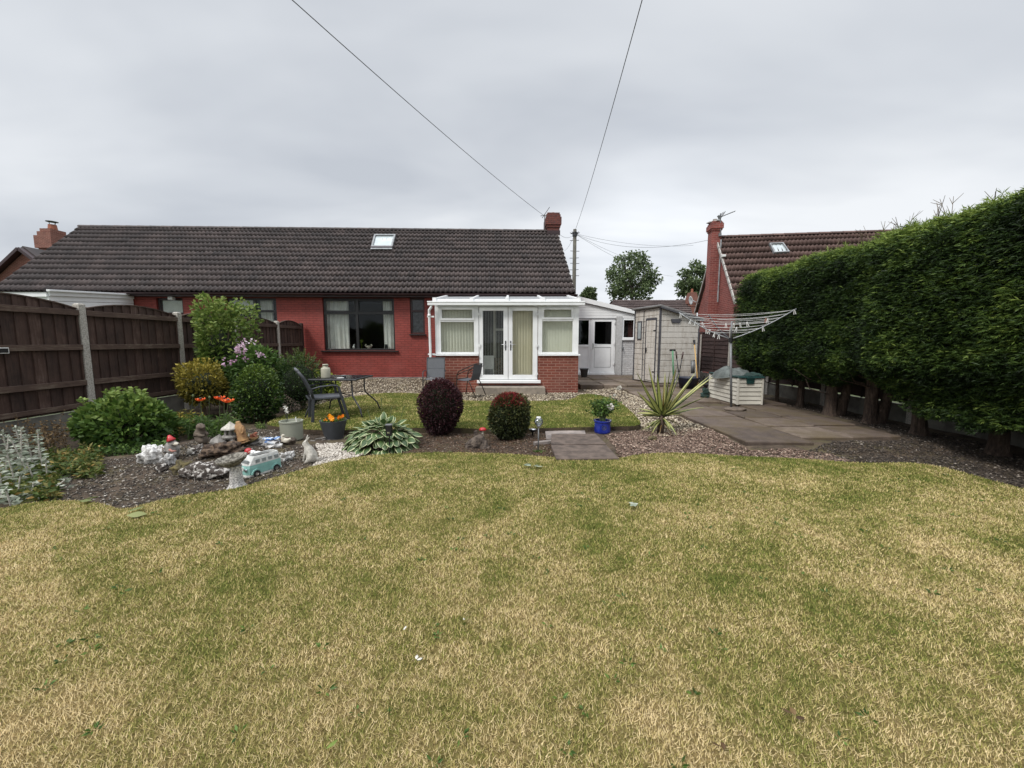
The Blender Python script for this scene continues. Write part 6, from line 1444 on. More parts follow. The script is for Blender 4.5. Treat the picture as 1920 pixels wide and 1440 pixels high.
# table
t = thing('garden_table', 'square black metal garden table with splayed bent legs', 'table', (-3.1, 7.3, .02))
tz = .70; nl, nr_, fr_, fl_ = G(577, 711, tz), G(665, 711.5, tz), G(688, 703.2, tz), G(604, 703.5, tz)
yn, yf = nl.y, fr_.y; x0, x1 = nl.x, nr_.x
MB().prism([(x0, tz - .03), (x1, tz - .03), (x1 + .008, tz), (x0 - .008, tz)], yn, yf, 'y').build('table_top', 'green_tint_top' if 'green_tint_top' in MATS else 'dark_metal', t, bevel=.008)
MB().box(x0 + .03, x1 - .03, yn + .03, yf - .03, tz + .0015, tz + .006).build('glass_top', 'obscure_glass', t)
for sx, xx in ((-1, x0 + .16), (1, x1 - .13)):
    for sy, yy in ((-1, yn + .14), (1, yf - .14)):
        MB().tube([(xx, yy, tz - .03), (xx + sx * .0, yy, .46), (xx + sx * .015, yy + sy * .015, .38), (xx + sx * .13, yy + sy * .10, .24), (xx + sx * .19, yy + sy * .14, .16), (xx + sx * .21, yy + sy * .16, .08), (xx + sx * .23, yy + sy * .17, .02)], .014, 8).build('leg', 'dark_metal', t, smooth=True)
f = MB(); f.tube([(x0 + .16, yn + .14, .40), (x1 - .13, yf - .14, .40)], .008, 6); f.tube([(x1 - .13, yn + .14, .385), (x0 + .16, yf - .14, .385)], .008, 6); f.build('brace', 'dark_metal', t)
c = V(611, 706, 7.1); c.z = tz + .006
t = thing('milk_churn', 'beige lidded canister standing on the black table', 'canister', c)
s = 7.1 / F_PX; MB().lathe([(.01, 0), (8 * s, 0), (8.3 * s, 1.2 * s), (8.3 * s, 16 * s), (7.3 * s, 18.6 * s), (5 * s, 19.6 * s), (4.2 * s, 20 * s), (4.2 * s, 22.5 * s), (.01, 22.6 * s)], c, 24).build('body', 'beige_enamel', t, smooth=True)
f = MB(); f.lathe([(.01, 23 * s), (5 * s, 23 * s), (5.2 * s, 25 * s), (4.9 * s, 25.6 * s), (.01, 25.7 * s)], c, 20); f.tube([c + Vector((-4.6 * s, 0, 19 * s)), c + Vector((-4.8 * s, 0, 24 * s))], .006, 5); f.tube([c + Vector((4.6 * s, 0, 19 * s)), c + Vector((4.8 * s, 0, 24 * s))], .006, 5); f.build('lid', 'beige_enamel', t, smooth=True)
c = V(645, 705, 7.25); c.z = tz + .006; MB().lathe([(.01, 0), (.032, 0), (.042, .022), (.046, .034), (.040, .036), (.03, .014), (.01, .012)], c, 18).build('ashtray', 'grey_metal', None, 'small round metal ashtray on the black table', 'ashtray', smooth=True)
c = V(638, 707, 7.0); c.z = tz + .007; MB().lathe([(.01, 0), (.05, 0), (.062, .006), (.058, .009), (.01, .004)], c, 18).build('saucer', 'white_paint', None, 'pale saucer lying on the black table top', 'saucer', smooth=True)
# reclining chair by the downpipe, facing the camera
t = thing('reclining_chair', 'grey sling recliner standing by the white downpipe', 'chair', (0, 0, 0), local=True)
w = .23
for s in (-1, 1):
    MB().tube([(s * w, .18, .40), (s * w, .22, .58), (s * w, .30, .93)], .013, 8).build('back_upright', 'dark_metal', t, smooth=True)
    MB().tube([(s * (w + .04), -.28, .0), (s * (w + .04), -.24, .38), (s * (w + .04), -.22, .56), (s * (w + .04), -.14, .60), (s * (w + .04), .22, .60)], .013, 8).build('armrest', 'dark_metal', t, smooth=True)
    MB().tube([(s * (w + .02), .30, .0), (s * (w + .02), .15, .38), (s * (w + .02), -.22, .37)], .013, 8).build('leg', 'dark_metal', t, smooth=True)
b = MB(); sling(b, [(.175, .42), (.22, .60), (.295, .92)], -w + .01, w - .01); b.build('backrest', 'sling_pale', t)
b = MB(); sling(b, [(-.25, .40), (.0, .385), (.17, .40)], -w + .01, w - .01); b.build('seat', 'sling_pale', t)
MB().tube([(-w, .30, .93), (w, .30, .93)], .013, 8).build('top_rail', 'dark_metal', t); MB().tube([(-w, .235, .66), (w, .235, .66)], .007, 6).build('brace', 'sling_pale', t)
q = V(816, 740, 10.25); placed(t, (q.x, 10.25, 0.0), R(4))
# bistro chair with wire arms, side on, facing left
t = thing('bistro_chair', 'black tubular stacking chair with looped arms beside the doors', 'chair', (0, 0, 0), local=True)
w = .26
for s in (-1, 1):
    MB().tube([(s * w, .26, .0), (s * w, .22, .30), (s * w, .20, .56), (s * w, .15, .63), (s * w, .06, .67), (s * w * .98, -.10, .74), (s * w * .9, -.24, .80)], .012, 8).build('arm_loop', 'brown_metal', t, smooth=True)
    MB().tube([(s * w * 1.0, .19, .54), (s * w, .08, .60), (s * w, -.16, .69), (s * w * .95, -.25, .75)], .010, 8).build('arm_bar', 'brown_metal', t, smooth=True)
    MB().tube([(s * w, -.32, .0), (s * w, -.16, .34), (s * w, -.10, .41)], .012, 8).build('leg', 'brown_metal', t, smooth=True)
b = MB(); sling(b, [(.20, .425), (.02, .405), (-.15, .415)], -w + .015, w - .015); b.build('seat', 'sling_grey', t)
b = MB(); sling(b, [(-.16, .43), (-.21, .58), (-.25, .80)], -w + .04, w - .04); b.build('backrest', 'sling_grey', t)
f = MB(); f.tube([(-w * .9, -.24, .80), (0, -.27, .83), (w * .9, -.24, .80)], .012, 8); f.tube([(-w, .20, .43), (w, .20, .43)], .012, 8); f.tube([(-w, -.14, .42), (w, -.14, .42)], .012, 8); f.build('cross_bar', 'brown_metal', t, smooth=True)
q = V(880, 744, 9.75); placed(t, (q.x, 9.85, 0.0), R(66))
q = V(1095, 705, 14.2); q.z = .075; MB().lathe([(.01, 0), (.10, 0), (.15, .30), (.165, .30), (.165, .33), (.14, .33), (.12, .27), (.01, .27)], q, 20).build('plant_pot', 'slate_pot', None, 'dark grey plastic plant pot beside the side door step', 'pot', smooth=True)

# ================================================================== STORAGE BOX, COVER, ROTARY LINE, TOOLS
bx0, bx1, by0, by1 = V(1383, 735, 8.1).x, V(1431, 735, 8.1).x, 8.1, 9.3; bz0 = .05; bh = V(1405, 709, 8.1).z
t = thing('storage_box', 'cream plastic garden storage box with a green lid', 'storage box', ((bx0 + bx1) / 2, 8.6, bz0))
mb = MB(); n = 6; H = bh - bz0 - .02
for i in range(n):
    z0, z1 = bz0 + .01 + H * i / n, bz0 + .01 + H * (i + 1) / n - .012
    mb.prism([(by0, z0), (by0 + .015, z1), (by0 + .03, z1), (by0 + .03, z0)], bx0 + .035, bx1 - .035, 'x'); mb.prism([(bx0, z0), (bx0 + .015, z1), (bx0 + .03, z1), (bx0 + .03, z0)], by0 + .035, by1 - .035, 'y')
mb.box(bx0 + .031, bx1 - .02, by0 + .031, by1, bz0, bh - .01)
for x in (bx0 - .004, bx1 - .034): mb.box(x, x + .038, by0 - .006, by0 + .033, bz0, bh - .005)
mb.box(bx0 - .004, bx0 + .030, by1 - .03, by1 + .004, bz0, bh - .005); mb.build('body', 'cream_plastic', t, bevel=.004)
MB().prism([(by0 - .03, bh), (by1 + .03, bh), (by1 + .01, bh + .035), (by0 - .01, bh + .035)], bx0 - .012, bx1 + .012, 'x').build('lid', 'green_plastic', t, bevel=.01)
h = MB(); xm = (bx0 + bx1) / 2 - .02; h.box(xm - .085, xm + .085, by0 - .03, by0 - .007, bh - .03, bh - .004); h.prism([(xm - .085, bh - .03), (xm + .085, bh - .03), (xm + .07, bh - .12), (xm - .07, bh - .12)], by0 - .022, by0 - .001, 'y'); h.build('handle', 'green_plastic', t, bevel=.006)
# folded cover heaped on the lid
def heap(name, m, cx_, cy_, z, rx, ry, h, seed, label, cat, over=0.0):
    nu, nv = 30, 16; vs = []
    for j in range(nv + 1):
        for i in range(nu):
            a = 2 * math.pi * i / nu; q = j / nv; rr_ = 1 + .16 * mnoise.noise(Vector((math.cos(a) * 1.6, math.sin(a) * 1.6, seed)))
            x = cx_ + math.cos(a) * rx * q * rr_; y = cy_ + math.sin(a) * ry * q * rr_
            zz = h * (1 - q ** 3) * (.75 + .5 * mnoise.noise(Vector((x * 5, y * 5, seed)))) + .03 * mnoise.noise(Vector((x * 16 + y * 9, y * 14, seed + 4)))
            vs.append((x, y, z + max(.004, zz) - over * max(0, q - .8) * 5 * max(0, -math.cos(a))))
    fs = [(j * nu + i, j * nu + (i + 1) % nu, (j + 1) * nu + (i + 1) % nu, (j + 1) * nu + i) for j in range(nv) for i in range(nu)]
    return MB().add(vs, fs).build(name, m, None, label, cat, smooth=True)
heap('folded_cover', 'tarp', bx0 + .20, 8.72, bh + .037, .40, .36, .17, 3, 'grey green waterproof cover rolled up on the storage box lid', 'cover', .10)
heap('green_cloth', 'green_cloth', bx0 + .42, 8.45, bh + .037, .22, .32, .055, 9, 'crumpled dark green cloth beside the cover on the box lid', 'cloth')
# rotary airer
pb = G(1371, 769, .055); t = thing('rotary_clothes_line', 'rotary washing line with three raised arms beside the hedge', 'clothes line', pb)
hub = V(1370, 637, pb.y)
MB().tube([pb, (hub.x, pb.y, hub.z + .02)], .021, 12).build('pole', 'grey_metal', t, smooth=True); MB().tube([(hub.x, pb.y, hub.z - .03), (hub.x, pb.y, hub.z + .34)], .014, 10).build('inner_tube', 'grey_metal', t, smooth=True)
h = MB(); h.tube([(hub.x, pb.y, hub.z - .05), (hub.x, pb.y, hub.z + .035)], .036, 12)
h.build('hub', 'plastic_black', t)
tips = [V(1273, 586, pb.y + .30), V(1493, 579, pb.y - .22), V(1329, 591, pb.y + 1.05)]
hubp = Vector((hub.x, pb.y, hub.z + .01)); fr_ = lambda k, f: hubp.lerp(tips[k], f) - Vector((0, 0, .05 * math.sin(math.pi * f)))
for k in range(3): MB().tube([fr_(k, i / 6) for i in range(7)], [.010] * 7, 8).build('arm', 'dark_metal' if k == 2 else 'steel_wire', t, smooth=True)
ln = MB()
for f in (.34, .46, .58, .68, .78, .88, .97):
    for a, b in ((0, 1), (1, 2), (2, 0)):
        p, q = fr_(a, f), fr_(b, f); pts = []
        for i in range(9): s = i / 8; r_ = p.lerp(q, s); r_.z -= .05 * f * 4 * s * (1 - s) * (1.2 - .4 * math.sin(f * 20 + a)); pts.append(r_)
        ln.tube(pts, .0032, 4)
ln.build('washing_lines', 'line_white', t)
MB().ball((pb.x + .06, pb.y - .02, .075), .20, .13, .045, 16, 8, wob=.25, seed=4).build('base_stone', 'brown_stone', None, 'flat stone lying at the foot of the washing line pole', 'stone', smooth=True)
pegm = MB()
for s in (-1, 1): pegm.add([(s * .004 - .004, -.004, .012), (s * .004 + .004, -.004, .012), (s * .004 + .004, .004, .012), (s * .004 - .004, .004, .012), (s * .016 - .005, -.005, -.075), (s * .016 + .005, -.005, -.075), (s * .016 + .005, .005, -.075), (s * .016 - .005, .005, -.075)], [(0, 3, 2, 1), (4, 5, 6, 7), (0, 1, 5, 4), (1, 2, 6, 5), (2, 3, 7, 6), (3, 0, 4, 7)])
pegm.tube([(0, -.008, -.01), (0, .008, -.01)], .007, 6)
pegs = [(0, 1, .97, 0.0, 'white clothes peg at the left tip of the washing line'), (0, 1, .78, .01, 'white peg highest of those along the left arm below the tip'), (0, 1, .72, .03, 'second white peg down the left arm of the washing line'), (0, 2, .66, .10, 'white peg on the lines behind the left arm'), (0, 2, .80, .55, 'white peg near the black rear arm'), (0, 1, .46, .0, 'white peg low on the left arm, upper of the lower cluster'), (0, 1, .44, .05, 'white peg just right of the lower cluster on the left arm'), (0, 1, .30, .0, 'white peg close to the hub on the left arm'), (0, 1, .22, .0, 'lowest white peg on the left arm beside the hub'), (0, 1, .68, .40, 'white peg directly above the pole top'), (0, 1, .68, .50, 'white peg right of the pole top on the same line'), (0, 1, .68, .58, 'slim white peg in the middle of the front lines'), (0, 1, .58, .55, 'white peg hanging against the hedge below the front lines'), (0, 1, .78, .86, 'white peg by the purple peg on the right arm'), (1, 0, .50, .0, 'white peg halfway along the right arm'), (1, 0, .97, .0, 'white clothes peg at the right tip of the washing line'), (0, 1, .70, .66, 'white peg nearest the middle of the right hand lines')]
for k, (a, b, f, s, lab) in enumerate(pegs):
    p, q = fr_(a, f), fr_(b, f); r_ = p.lerp(q, s); r_.z -= .05 * f * 4 * s * (1 - s) * (1.2 - .4 * math.sin(f * 20 + a))
    o = None
    if k == 0: base_me = None
    m2 = MB(); m2.v = list(pegm.v); m2.f = list(pegm.f); m2.r = list(pegm.r)
    ang = random.uniform(-.5, .5); tl = random.uniform(-.35, .35); M = Matrix.Rotation(ang, 4, 'Z') @ Matrix.Rotation(tl, 4, 'Y') @ Matrix.Scale(1.05, 4); m2.v = [tuple(r_ + (M @ Vector(p_))) for p_ in m2.v]
    m2.build('clothes_peg', 'white_paint', None, lab, 'clothes peg', 'pegs on the washing line')
p, q = fr_(0, .80), fr_(1, .80); r_ = p.lerp(q, .83); r_.z -= .03; m2 = MB(); m2.v = [tuple(r_ + Vector(p_)) for p_ in pegm.v]; m2.f = list(pegm.f); m2.r = list(pegm.r); m2.build('clothes_peg', 'purple_leaf' if False else 'pink_paint', None, 'dull purple clothes peg among the white ones on the right', 'clothes peg', 'pegs on the washing line')
# tools by the shed
Ys = 11.55
t = thing('garden_fork', 'green shafted garden fork with a black grip leaning on the shed', 'garden fork', (V(1262, 720, Ys).x, Ys, .05))
a, b = V(1261, 660, Ys + .25), V(1263, 716, Ys); a.z = V(1261, 658, Ys).z; b.z = .25
MB().tube([a, b], .028, 8).build('shaft', 'green_handle', t, smooth=True); f = MB(); f.tube([a + Vector((-.085, 0, .012)), a + Vector((.085, 0, .012))], .026, 8); f.build('grip', 'plastic_black', t)
f = MB(); f.tube([b + Vector((-.09, 0, 0)), b + Vector((.09, 0, 0))], .014, 6)
for k in range(4): x = -.09 + .06 * k; f.tube([b + Vector((x, 0, 0)), b + Vector((x, -.02, -.20))], .008, 5)
f.build('prongs', 'grey_metal', t)
t = thing('loppers', 'long handled loppers with two dark handles leaning on the shed', 'loppers', (V(1275, 715, Ys).x, Ys, .05))
for tx, ty, bx in ((1267.5, 659, 1272), (1281, 660, 1274)): a, b = V(tx, ty, Ys + .15), V(bx, 697, Ys + .03); m_ = a.lerp(b, .35); MB().tube([a, m_], .022, 8).build('grip', 'brown_handle', t, smooth=True); MB().tube([m_, b], .014, 8).build('handle', 'dark_metal', t, smooth=True)
b = V(1273, 697, Ys + .03); f = MB(); f.bar(b, b + Vector((.03, 0, -.22)), .05, .012); f.bar(b + Vector((.01, .02, 0)), b + Vector((-.06, .02, -.22)), .04, .012); f.build('blades', 'grey_metal', t)
c = V(1290, 720, 11.2); c.z = .05
MB().lathe([(.02, 0), (.22, 0), (.27, .24), (.30, .30), (.315, .30), (.315, .285), (.26, .22), (.20, .03), (.02, .03)], c, 24).build('black_bucket', 'navy_plastic', None, 'wide black rubber tub standing against the shed', 'tub', smooth=True)
t = thing('broom', 'upturned broom with a yellow handle beside the shed corner', 'broom', (V(1309, 722, 11.0).x, 11.0, .05))
a, b = V(1302, 645, 11.6), V(1309.5, 720, 11.0); b.z = .06; MB().tube([a, b], .017, 8).build('handle', 'yellow_wood', t, smooth=True); f = MB(); d = (a - b).normalized(); f.tube([a - d * .02, a + d * .12], [.028, .034], 10); f.build('socket', 'plastic_black', t)
c = V(1299, 700, 11.7); e = V(1299, 677, 11.7); t = thing('steel_flask', 'grey metal canister hanging at the shed corner', 'canister', (c.x, 11.7, c.z))
MB().tube([c, e], .055, 14).build('body', 'grey_metal', t, smooth=True); MB().tube([e, e + Vector((0, 0, .03))], .058, 14).build('cap', 'chrome', t)
f = MB(); p = V(1326, 712, 11.3); p.z = .05
for k in range(9): f.tube([p + Vector((random.uniform(-.25, .3), random.uniform(-.2, .2), 0)), p + Vector((random.uniform(-.35, .35), random.uniform(-.2, .2), random.uniform(.15, .55)))], random.uniform(.006, .014), 5)
f.ball(p + Vector((.1, 0, .1)), .25, .2, .14, 12, 8, wob=.4, seed=8); f.build('garden_clutter', 'plastic_black', None, 'dark tangle of tools and hose between the shed and the storage box', 'clutter')
f = MB(); p = G(1326, 745, .055); f.ball((p.x, p.y + .1, .10), .11, .10, .10, 10, 7, wob=.5, seed=3); f.ball((p.x - .02, p.y + .05, .20), .07, .06, .07, 10, 7, wob=.6, seed=6); f.build('bag', 'green_cloth', None, 'small dark bag slumped at the left end of the storage box', 'bag')

# ================================================================== POTS
def pot_prof(rt, rb, h, rim): return [(.01, 0), (rb, 0), (rt, h - rim), (rt + .012, h - rim), (rt + .014, h), (rt - .012, h), (rt - .02, h - rim * 1.3), (.01, h - rim * 1.3)]
# pansies
c = G(626, 824, -.04); c.y += .14; c.x = V(626, 810, c.y).x; c.z = soilz(c.x, c.y); t = thing('pansy_pot', 'dark ribbed pot with orange pansies', 'flower pot', c)
r_t, r_b, hh = .185, .125, .27; pr = [(.01, 0), (r_b, 0)]
for i in range(14): f = i / 13; rr_ = r_b + (r_t - r_b) * f; pr += [(rr_, .012 + (hh - .02) * f), (rr_ + .003, .012 + (hh - .02) * f + .010)]
pr += [(r_t + .004, hh), (r_t - .012, hh), (r_t - .02, hh - .03), (.01, hh - .03)]; MB().lathe(pr, c, 32).build('pot', 'grey_pot', t)
P = []; D = []; Rv = []; rr = random.Random(6); lp = []; ld = []
for k in range(15):
    a = rr.uniform(0, 6.28); q = rr.uniform(.02, .16); cc = c + Vector((math.cos(a) * q, math.sin(a) * q * .8, hh + rr.uniform(.005, .05))); nn = Vector((rr.gauss(0, .5), -1, rr.gauss(.6, .3))).normalized(); s1 = nn.orthogonal().normalized(); s2 = nn.cross(s1); tone = rr.random()
    for j in range(6): b_ = j * math.pi / 3; P.append(tuple(cc)); D.append(tuple(s1 * math.cos(b_) + s2 * math.sin(b_) + nn * .15)); Rv.append(min(1, max(0, tone + rr.gauss(0, .12))))
for k in range(140): a = rr.uniform(0, 6.28); q = rr.uniform(0, .17); lp.append((c.x + math.cos(a) * q, c.y + math.sin(a) * q, c.z + hh - .02)); ld.append((rr.gauss(0, .6), rr.gauss(0, .6), .7))
v, f, r = leaf_arrays(np.array(lp), np.array(ld), .05, .025); np_mesh('leaves', v, f, 'mid_green_leaf', t, {'rnd': r}); v, f, r = leaf_arrays(np.array(P), np.array(D), .034, .036, .1, .02, np.array(Rv)); np_mesh('blooms', v, f, 'pansy_petal', t, {'rnd': r}); MB().lathe([(.01, hh - .028), (r_t - .018, hh - .028), (.01, hh - .02)], c, 20).build('soil', 'compost', t)
# sage green pot with a wire flower
c = G(547, 828, -.04); c.y += .13; c.x = V(547, 810, c.y).x; c.z = soilz(c.x, c.y); t = thing('sage_pot', 'sage green cylindrical pot without a plant', 'flower pot', c); MB().lathe([(.01, 0), (.135, 0), (.145, .015), (.148, .25), (.155, .255), (.155, .275), (.135, .275), (.130, .24), (.01, .24)], c, 32).build('pot', 'sage_pot', t, smooth=False, bevel=0); MB().lathe([(.01, .236), (.129, .236), (.01, .245)], c, 20).build('soil', 'compost', t)
MB().bar(c + Vector((.075, .0, .24)), c + Vector((.068, 0, .33)), .012, .003).build('plant_label', 'white_paint', None, 'white plant label stuck in the sage green pot', 'plant label')
t = thing('wire_flower', 'wire flower ornament with white metal petals in the sage pot', 'ornament', c + Vector((-.07, 0, .24))); f = MB(); e = V(536, 764, c.y); b0 = c + Vector((-.07, 0, .24))
f.tube([b0, e + Vector((-.005, 0, 0))], .004, 5); f.tube([b0 + Vector((.025, 0, 0)), (b0 + e) / 2 + Vector((.015, 0, 0)), e + Vector((.02, 0, -.03))], .004, 5); f.build('stem', 'dark_metal', t); P = []; D = []
for cc, n in ((e, 7), (e + Vector((.02, -.005, -.05)), 6)):
    for j in range(n): a = j * 6.28 / n; P.append(tuple(cc)); D.append((math.cos(a), -.35, math.sin(a)))
v, f, r = leaf_arrays(np.array(P), np.array(D), .042, .022, .1, 0); np_mesh('petals', v, f, 'white_petal', t, {'rnd': r})
# rose in a blue pot
c = G(1132, 812, -.04); c.y += .10; c.z = soilz(c.x, c.y); t = thing('rose_pot', 'royal blue glazed pot holding a white flowering rose', 'flower pot', c)
MB().lathe([(.01, 0), (.118, 0), (.125, .02), (.122, .16), (.128, .172), (.136, .176), (.136, .196), (.112, .196), (.106, .17), (.01, .17)], c, 36).build('pot', 'blue_glaze_pot', t, smooth=False)
f = MB(); ft = c + Vector((0, -.123, .095)); 
for k in range(20): a0, a1 = 2 * math.pi * k / 20, 2 * math.pi * (k + 1) / 20; f.tube([ft + Vector((math.cos(a0) * .034, 0, math.sin(a0) * .034)), ft + Vector((math.cos(a1) * .034, 0, math.sin(a1) * .034))], .004, 5)
f.tube([ft + Vector((-.012, -.001, -.02)), ft + Vector((.004, -.001, 0)), ft + Vector((.016, -.001, .018))], .005, 5); f.tube([ft + Vector((.014, -.001, -.016)), ft + Vector((-.004, -.001, .004)), ft + Vector((-.008, -.001, .02))], .004, 5); f.build('emblem', 'grey_pot', t); MB().lathe([(.01, .165), (.107, .165), (.01, .175)], c, 20).build('soil', 'compost', t)
st = MB(); P = []; D = []; rr = random.Random(14)
for k in range(26):
    a = rr.uniform(0, 6.28); e = Vector((math.cos(a) * rr.uniform(.05, .25), math.sin(a) * .14, rr.uniform(.18, .40))); e.x += .02; s0 = c + Vector((rr.gauss(0, .025), rr.gauss(0, .025), .165)); pts = [s0, s0 + Vector((e.x * .3, e.y * .3, e.z * .55)), s0 + e]; st.tube(pts, [.006, .005, .003], 5)
    for j in range(24): q = rr.uniform(.35, 1); p = pts[1].lerp(pts[2], (q - .35) / .65) + Vector((rr.gauss(0, .025), rr.gauss(0, .025), rr.gauss(0, .02))); P.append(tuple(p)); D.append((rr.gauss(0, 1), rr.gauss(0, 1), rr.gauss(0, .5)))
st.build('stems', 'stem_green', t); v, f, r = leaf_arrays(np.array(P), np.array(D), RNG.uniform(.035, .06, len(P)), .032, .2, .2); np_mesh('leaves', v, f, 'mid_green_leaf', t, {'rnd': r})
P = []; D = []
for px, py, rr_ in ((1144.5, 762, .052), (1161, 727, .034), (1153, 741, .02), (1158, 729, .02)):
    cc = V(px, py, c.y - .1)
    for k in range(46): d = Vector((rr.gauss(0, 1), rr.gauss(-.6, .7), rr.gauss(0, 1))).normalized(); P.append(tuple(cc + d * rr_ * .25)); D.append(tuple(d)); 
    D[-46:] = [tuple(Vector(d_) * rr_) for d_ in D[-46:]]
Ln = np.array([np.linalg.norm(d) for d in D]); v, f, r = leaf_arrays(np.array(P), np.array(D), Ln * .95, Ln * 1.0, .12, .05); np_mesh('blooms', v, f, 'white_petal', t, {'rnd': r})

# ================================================================== BED: slabs, lamps, log
for (pts, lab) in (([(1043, 860), (1161, 859), (1137, 834), (1033, 834)], 'front stepping slab between the two lawns'), ([(1033, 833), (1137, 832), (1117, 813), (1034, 813)], 'rear stepping slab between the two lawns'), ([(1023, 823), (1040, 824), (1098, 809), (1024, 808)], 'pale thin slab behind the dark stepping slabs')):
    Q = [G(x, y, .02 if 'pale' not in lab else -.02) for x, y in pts]; z1 = Q[0].z; 
    if 'pale' in lab: Q = [G(1024, 822, -.025), G(1100, 821, -.025), G(1097, 807, -.025), G(1022, 807, -.025)]
    mb = MB(); top = Q; bot = [Vector((p.x, p.y, p.z - .055)) for p in Q]; mb.add(top + bot, [(0, 1, 2, 3), (7, 6, 5, 4)] + [(i, 4 + i, 4 + (i + 1) % 4, (i + 1) % 4) for i in range(4)])
    mb.build('paving_slab', 'slab_grey_brown' if 'pale' not in lab else 'plinth_stone', None, lab, 'paving slab', 'stepping slabs across the bed', bevel=.008)
MB().bar(G(1001, 832, -.02), G(1037, 828, -.02), .06, .05).build('edging_stone', 'plinth_stone', None, 'short narrow edging stone beside the globe light', 'stone', bevel=.008)
c = G(1009, 848, -.045); t = thing('globe_light', 'clear crackle globe solar light on a steel stake', 'garden light', c); e = V(1010, 790.5, c.y)
MB().tube([c, e - Vector((0, 0, .045))], .0085, 8).build('stake', 'grey_metal', t, smooth=True); MB().lathe([(.01, 0), (.022, 0), (.03, .018), (.018, .03), (.01, .03)], e - Vector((0, 0, .072)), 16).build('collar', 'chrome', t)
MB().ball(e, .056, .056, .056, 24, 14).build('globe', 'clear_globe', t, smooth=True); f = MB(); 
for k in range(26): d = Vector((random.gauss(0, 1), random.gauss(0, 1), random.gauss(0, 1))).normalized(); f.ball(e + d * .043, .008, .008, .008, 6, 4)
f.build('crackle_beads', 'chrome', t); MB().lathe([(.005, 0), (.03, 0), (.028, .012), (.005, .014)], e + Vector((0, 0, .048)), 16).build('solar_cap', 'white_paint', t)
P = np.array([(c.x + RNG.normal(0, .03), c.y + RNG.normal(0, .02), -.04) for _ in range(60)]); D = RNG.normal(size=P.shape); D[:, 2] = 1; v, f, r = leaf_arrays(P, D, .035, .012); np_mesh('weed_tuft', v, f, 'mid_green_leaf', None, {'rnd': r}, 'green weed tuft at the foot of the globe light', 'weeds')
c = G(999, 817, -.045); t = thing('bowl_light', 'small black dish shaped solar light with a pale top', 'garden light', c); MB().lathe([(.005, .0), (.012, 0), (.012, .05), (.03, .06), (.06, .095), (.055, .10), (.005, .09)], c, 20).build('dish', 'plastic_black', t, smooth=True); MB().lathe([(.005, .092), (.05, .096), (.052, .104), (.005, .108)], c, 20).build('lens', 'chrome', t, smooth=True)
c = G(733, 830, -.04); c = V(730, 822, hb.y - .36); f = thing('spike_light', 'black box shaped solar spot lamp among the hosta leaves', 'garden light', (c.x, c.y, -.05)); zt_ = V(730, 797, c.y).z; zb_ = V(730, 817, c.y).z
MB().box(c.x - .036, c.x + .036, c.y - .03, c.y + .03, zb_, zt_).build('housing', 'plastic_black', f, bevel=.008); MB().tube([(c.x, c.y, -.05), (c.x, c.y, zb_)], .008, 6).build('spike', 'plastic_black', f); MB().box(c.x - .014, c.x + .014, c.y - .034, c.y - .0305, zb_ + .035, zb_ + .055).build('sensor', 'chrome', f); MB().box(c.x - .04, c.x + .04, c.y - .035, c.y + .035, zt_ + .001, zt_ + .010).build('solar_panel', 'grey_metal', f)
# stump with a red toadstool
c = G(899, 838, -.045); t = thing('tree_stump', 'weathered brown stump with torn sides in the bed', 'stump', c)
mb = MB()
def gnarl(pts, rs, n=22, m=18):
    P = [Vector(p) for p in pts]; k = len(P) - 1; Q = []; W = []
    for i in range(m + 1):
        q = i / m * k; j = min(int(q), k - 1); Q.append(c + P[j].lerp(P[j + 1], q - j)); W.append(rs[j] + (rs[j + 1] - rs[j]) * (q - j))
    mb.tube(Q, W, n)
gnarl([(-.12, .03, -.03), (-.05, .0, .04), (.0, 0, .10), (.045, .02, .15)], [.10, .095, .075, .035]); gnarl([(-.03, .06, .0), (-.05, .06, .12), (-.055, .06, .21)], [.05, .035, .014]); gnarl([(.06, -.05, -.03), (.055, -.01, .07), (.04, .01, .12)], [.06, .045, .03]); gnarl([(.02, -.03, -.02), (.14, -.06, -.01)], [.05, .02]); gnarl([(-.06, -.04, -.02), (-.17, -.07, -.02)], [.05, .018]); gnarl([(.0, .05, .05), (.03, .07, .24)], [.04, .010])
for i, p in enumerate(mb.v): q = Vector((p[0] * 1.0, p[1], p[2])); n_ = mnoise.noise(Vector((q.x * 26, q.y * 26, q.z * 9))) * .020 + mnoise.noise(q * 60) * .010; mb.v[i] = (p[0] + n_, p[1] + n_ * .8, p[2] + n_ * .6)
mb.build('wood', 'stump_wood', t)
s_ = V(905, 806, c.y + .04); t2 = thing('toadstool_ornament', 'red capped toadstool ornament on the stump', 'ornament', (s_.x, s_.y, s_.z - .07)); MB().tube([s_ + Vector((0, 0, -.09)), s_ + Vector((0, 0, -.005))], [.016, .012], 8).build('stalk', 'cream_glaze', t2, smooth=True); MB().lathe([(.005, .0), (.045, -.006), (.05, .004), (.035, .026), (.005, .034)], s_, 18).build('cap', 'red_glaze', t2, smooth=True)
f = MB()
for k in range(9): a = k * .7; f.ball(s_ + Vector((math.cos(a) * .03, math.sin(a) * .03, .022)), .006, .006, .004, 6, 4)
f.build('spots', 'white_paint', t2)
# ================================================================== ROCKERY ORNAMENTS
zs = lambda px, py: (lambda q: Vector((q.x, q.y, soilz(q.x, q.y))))(G(px, py, -.03))
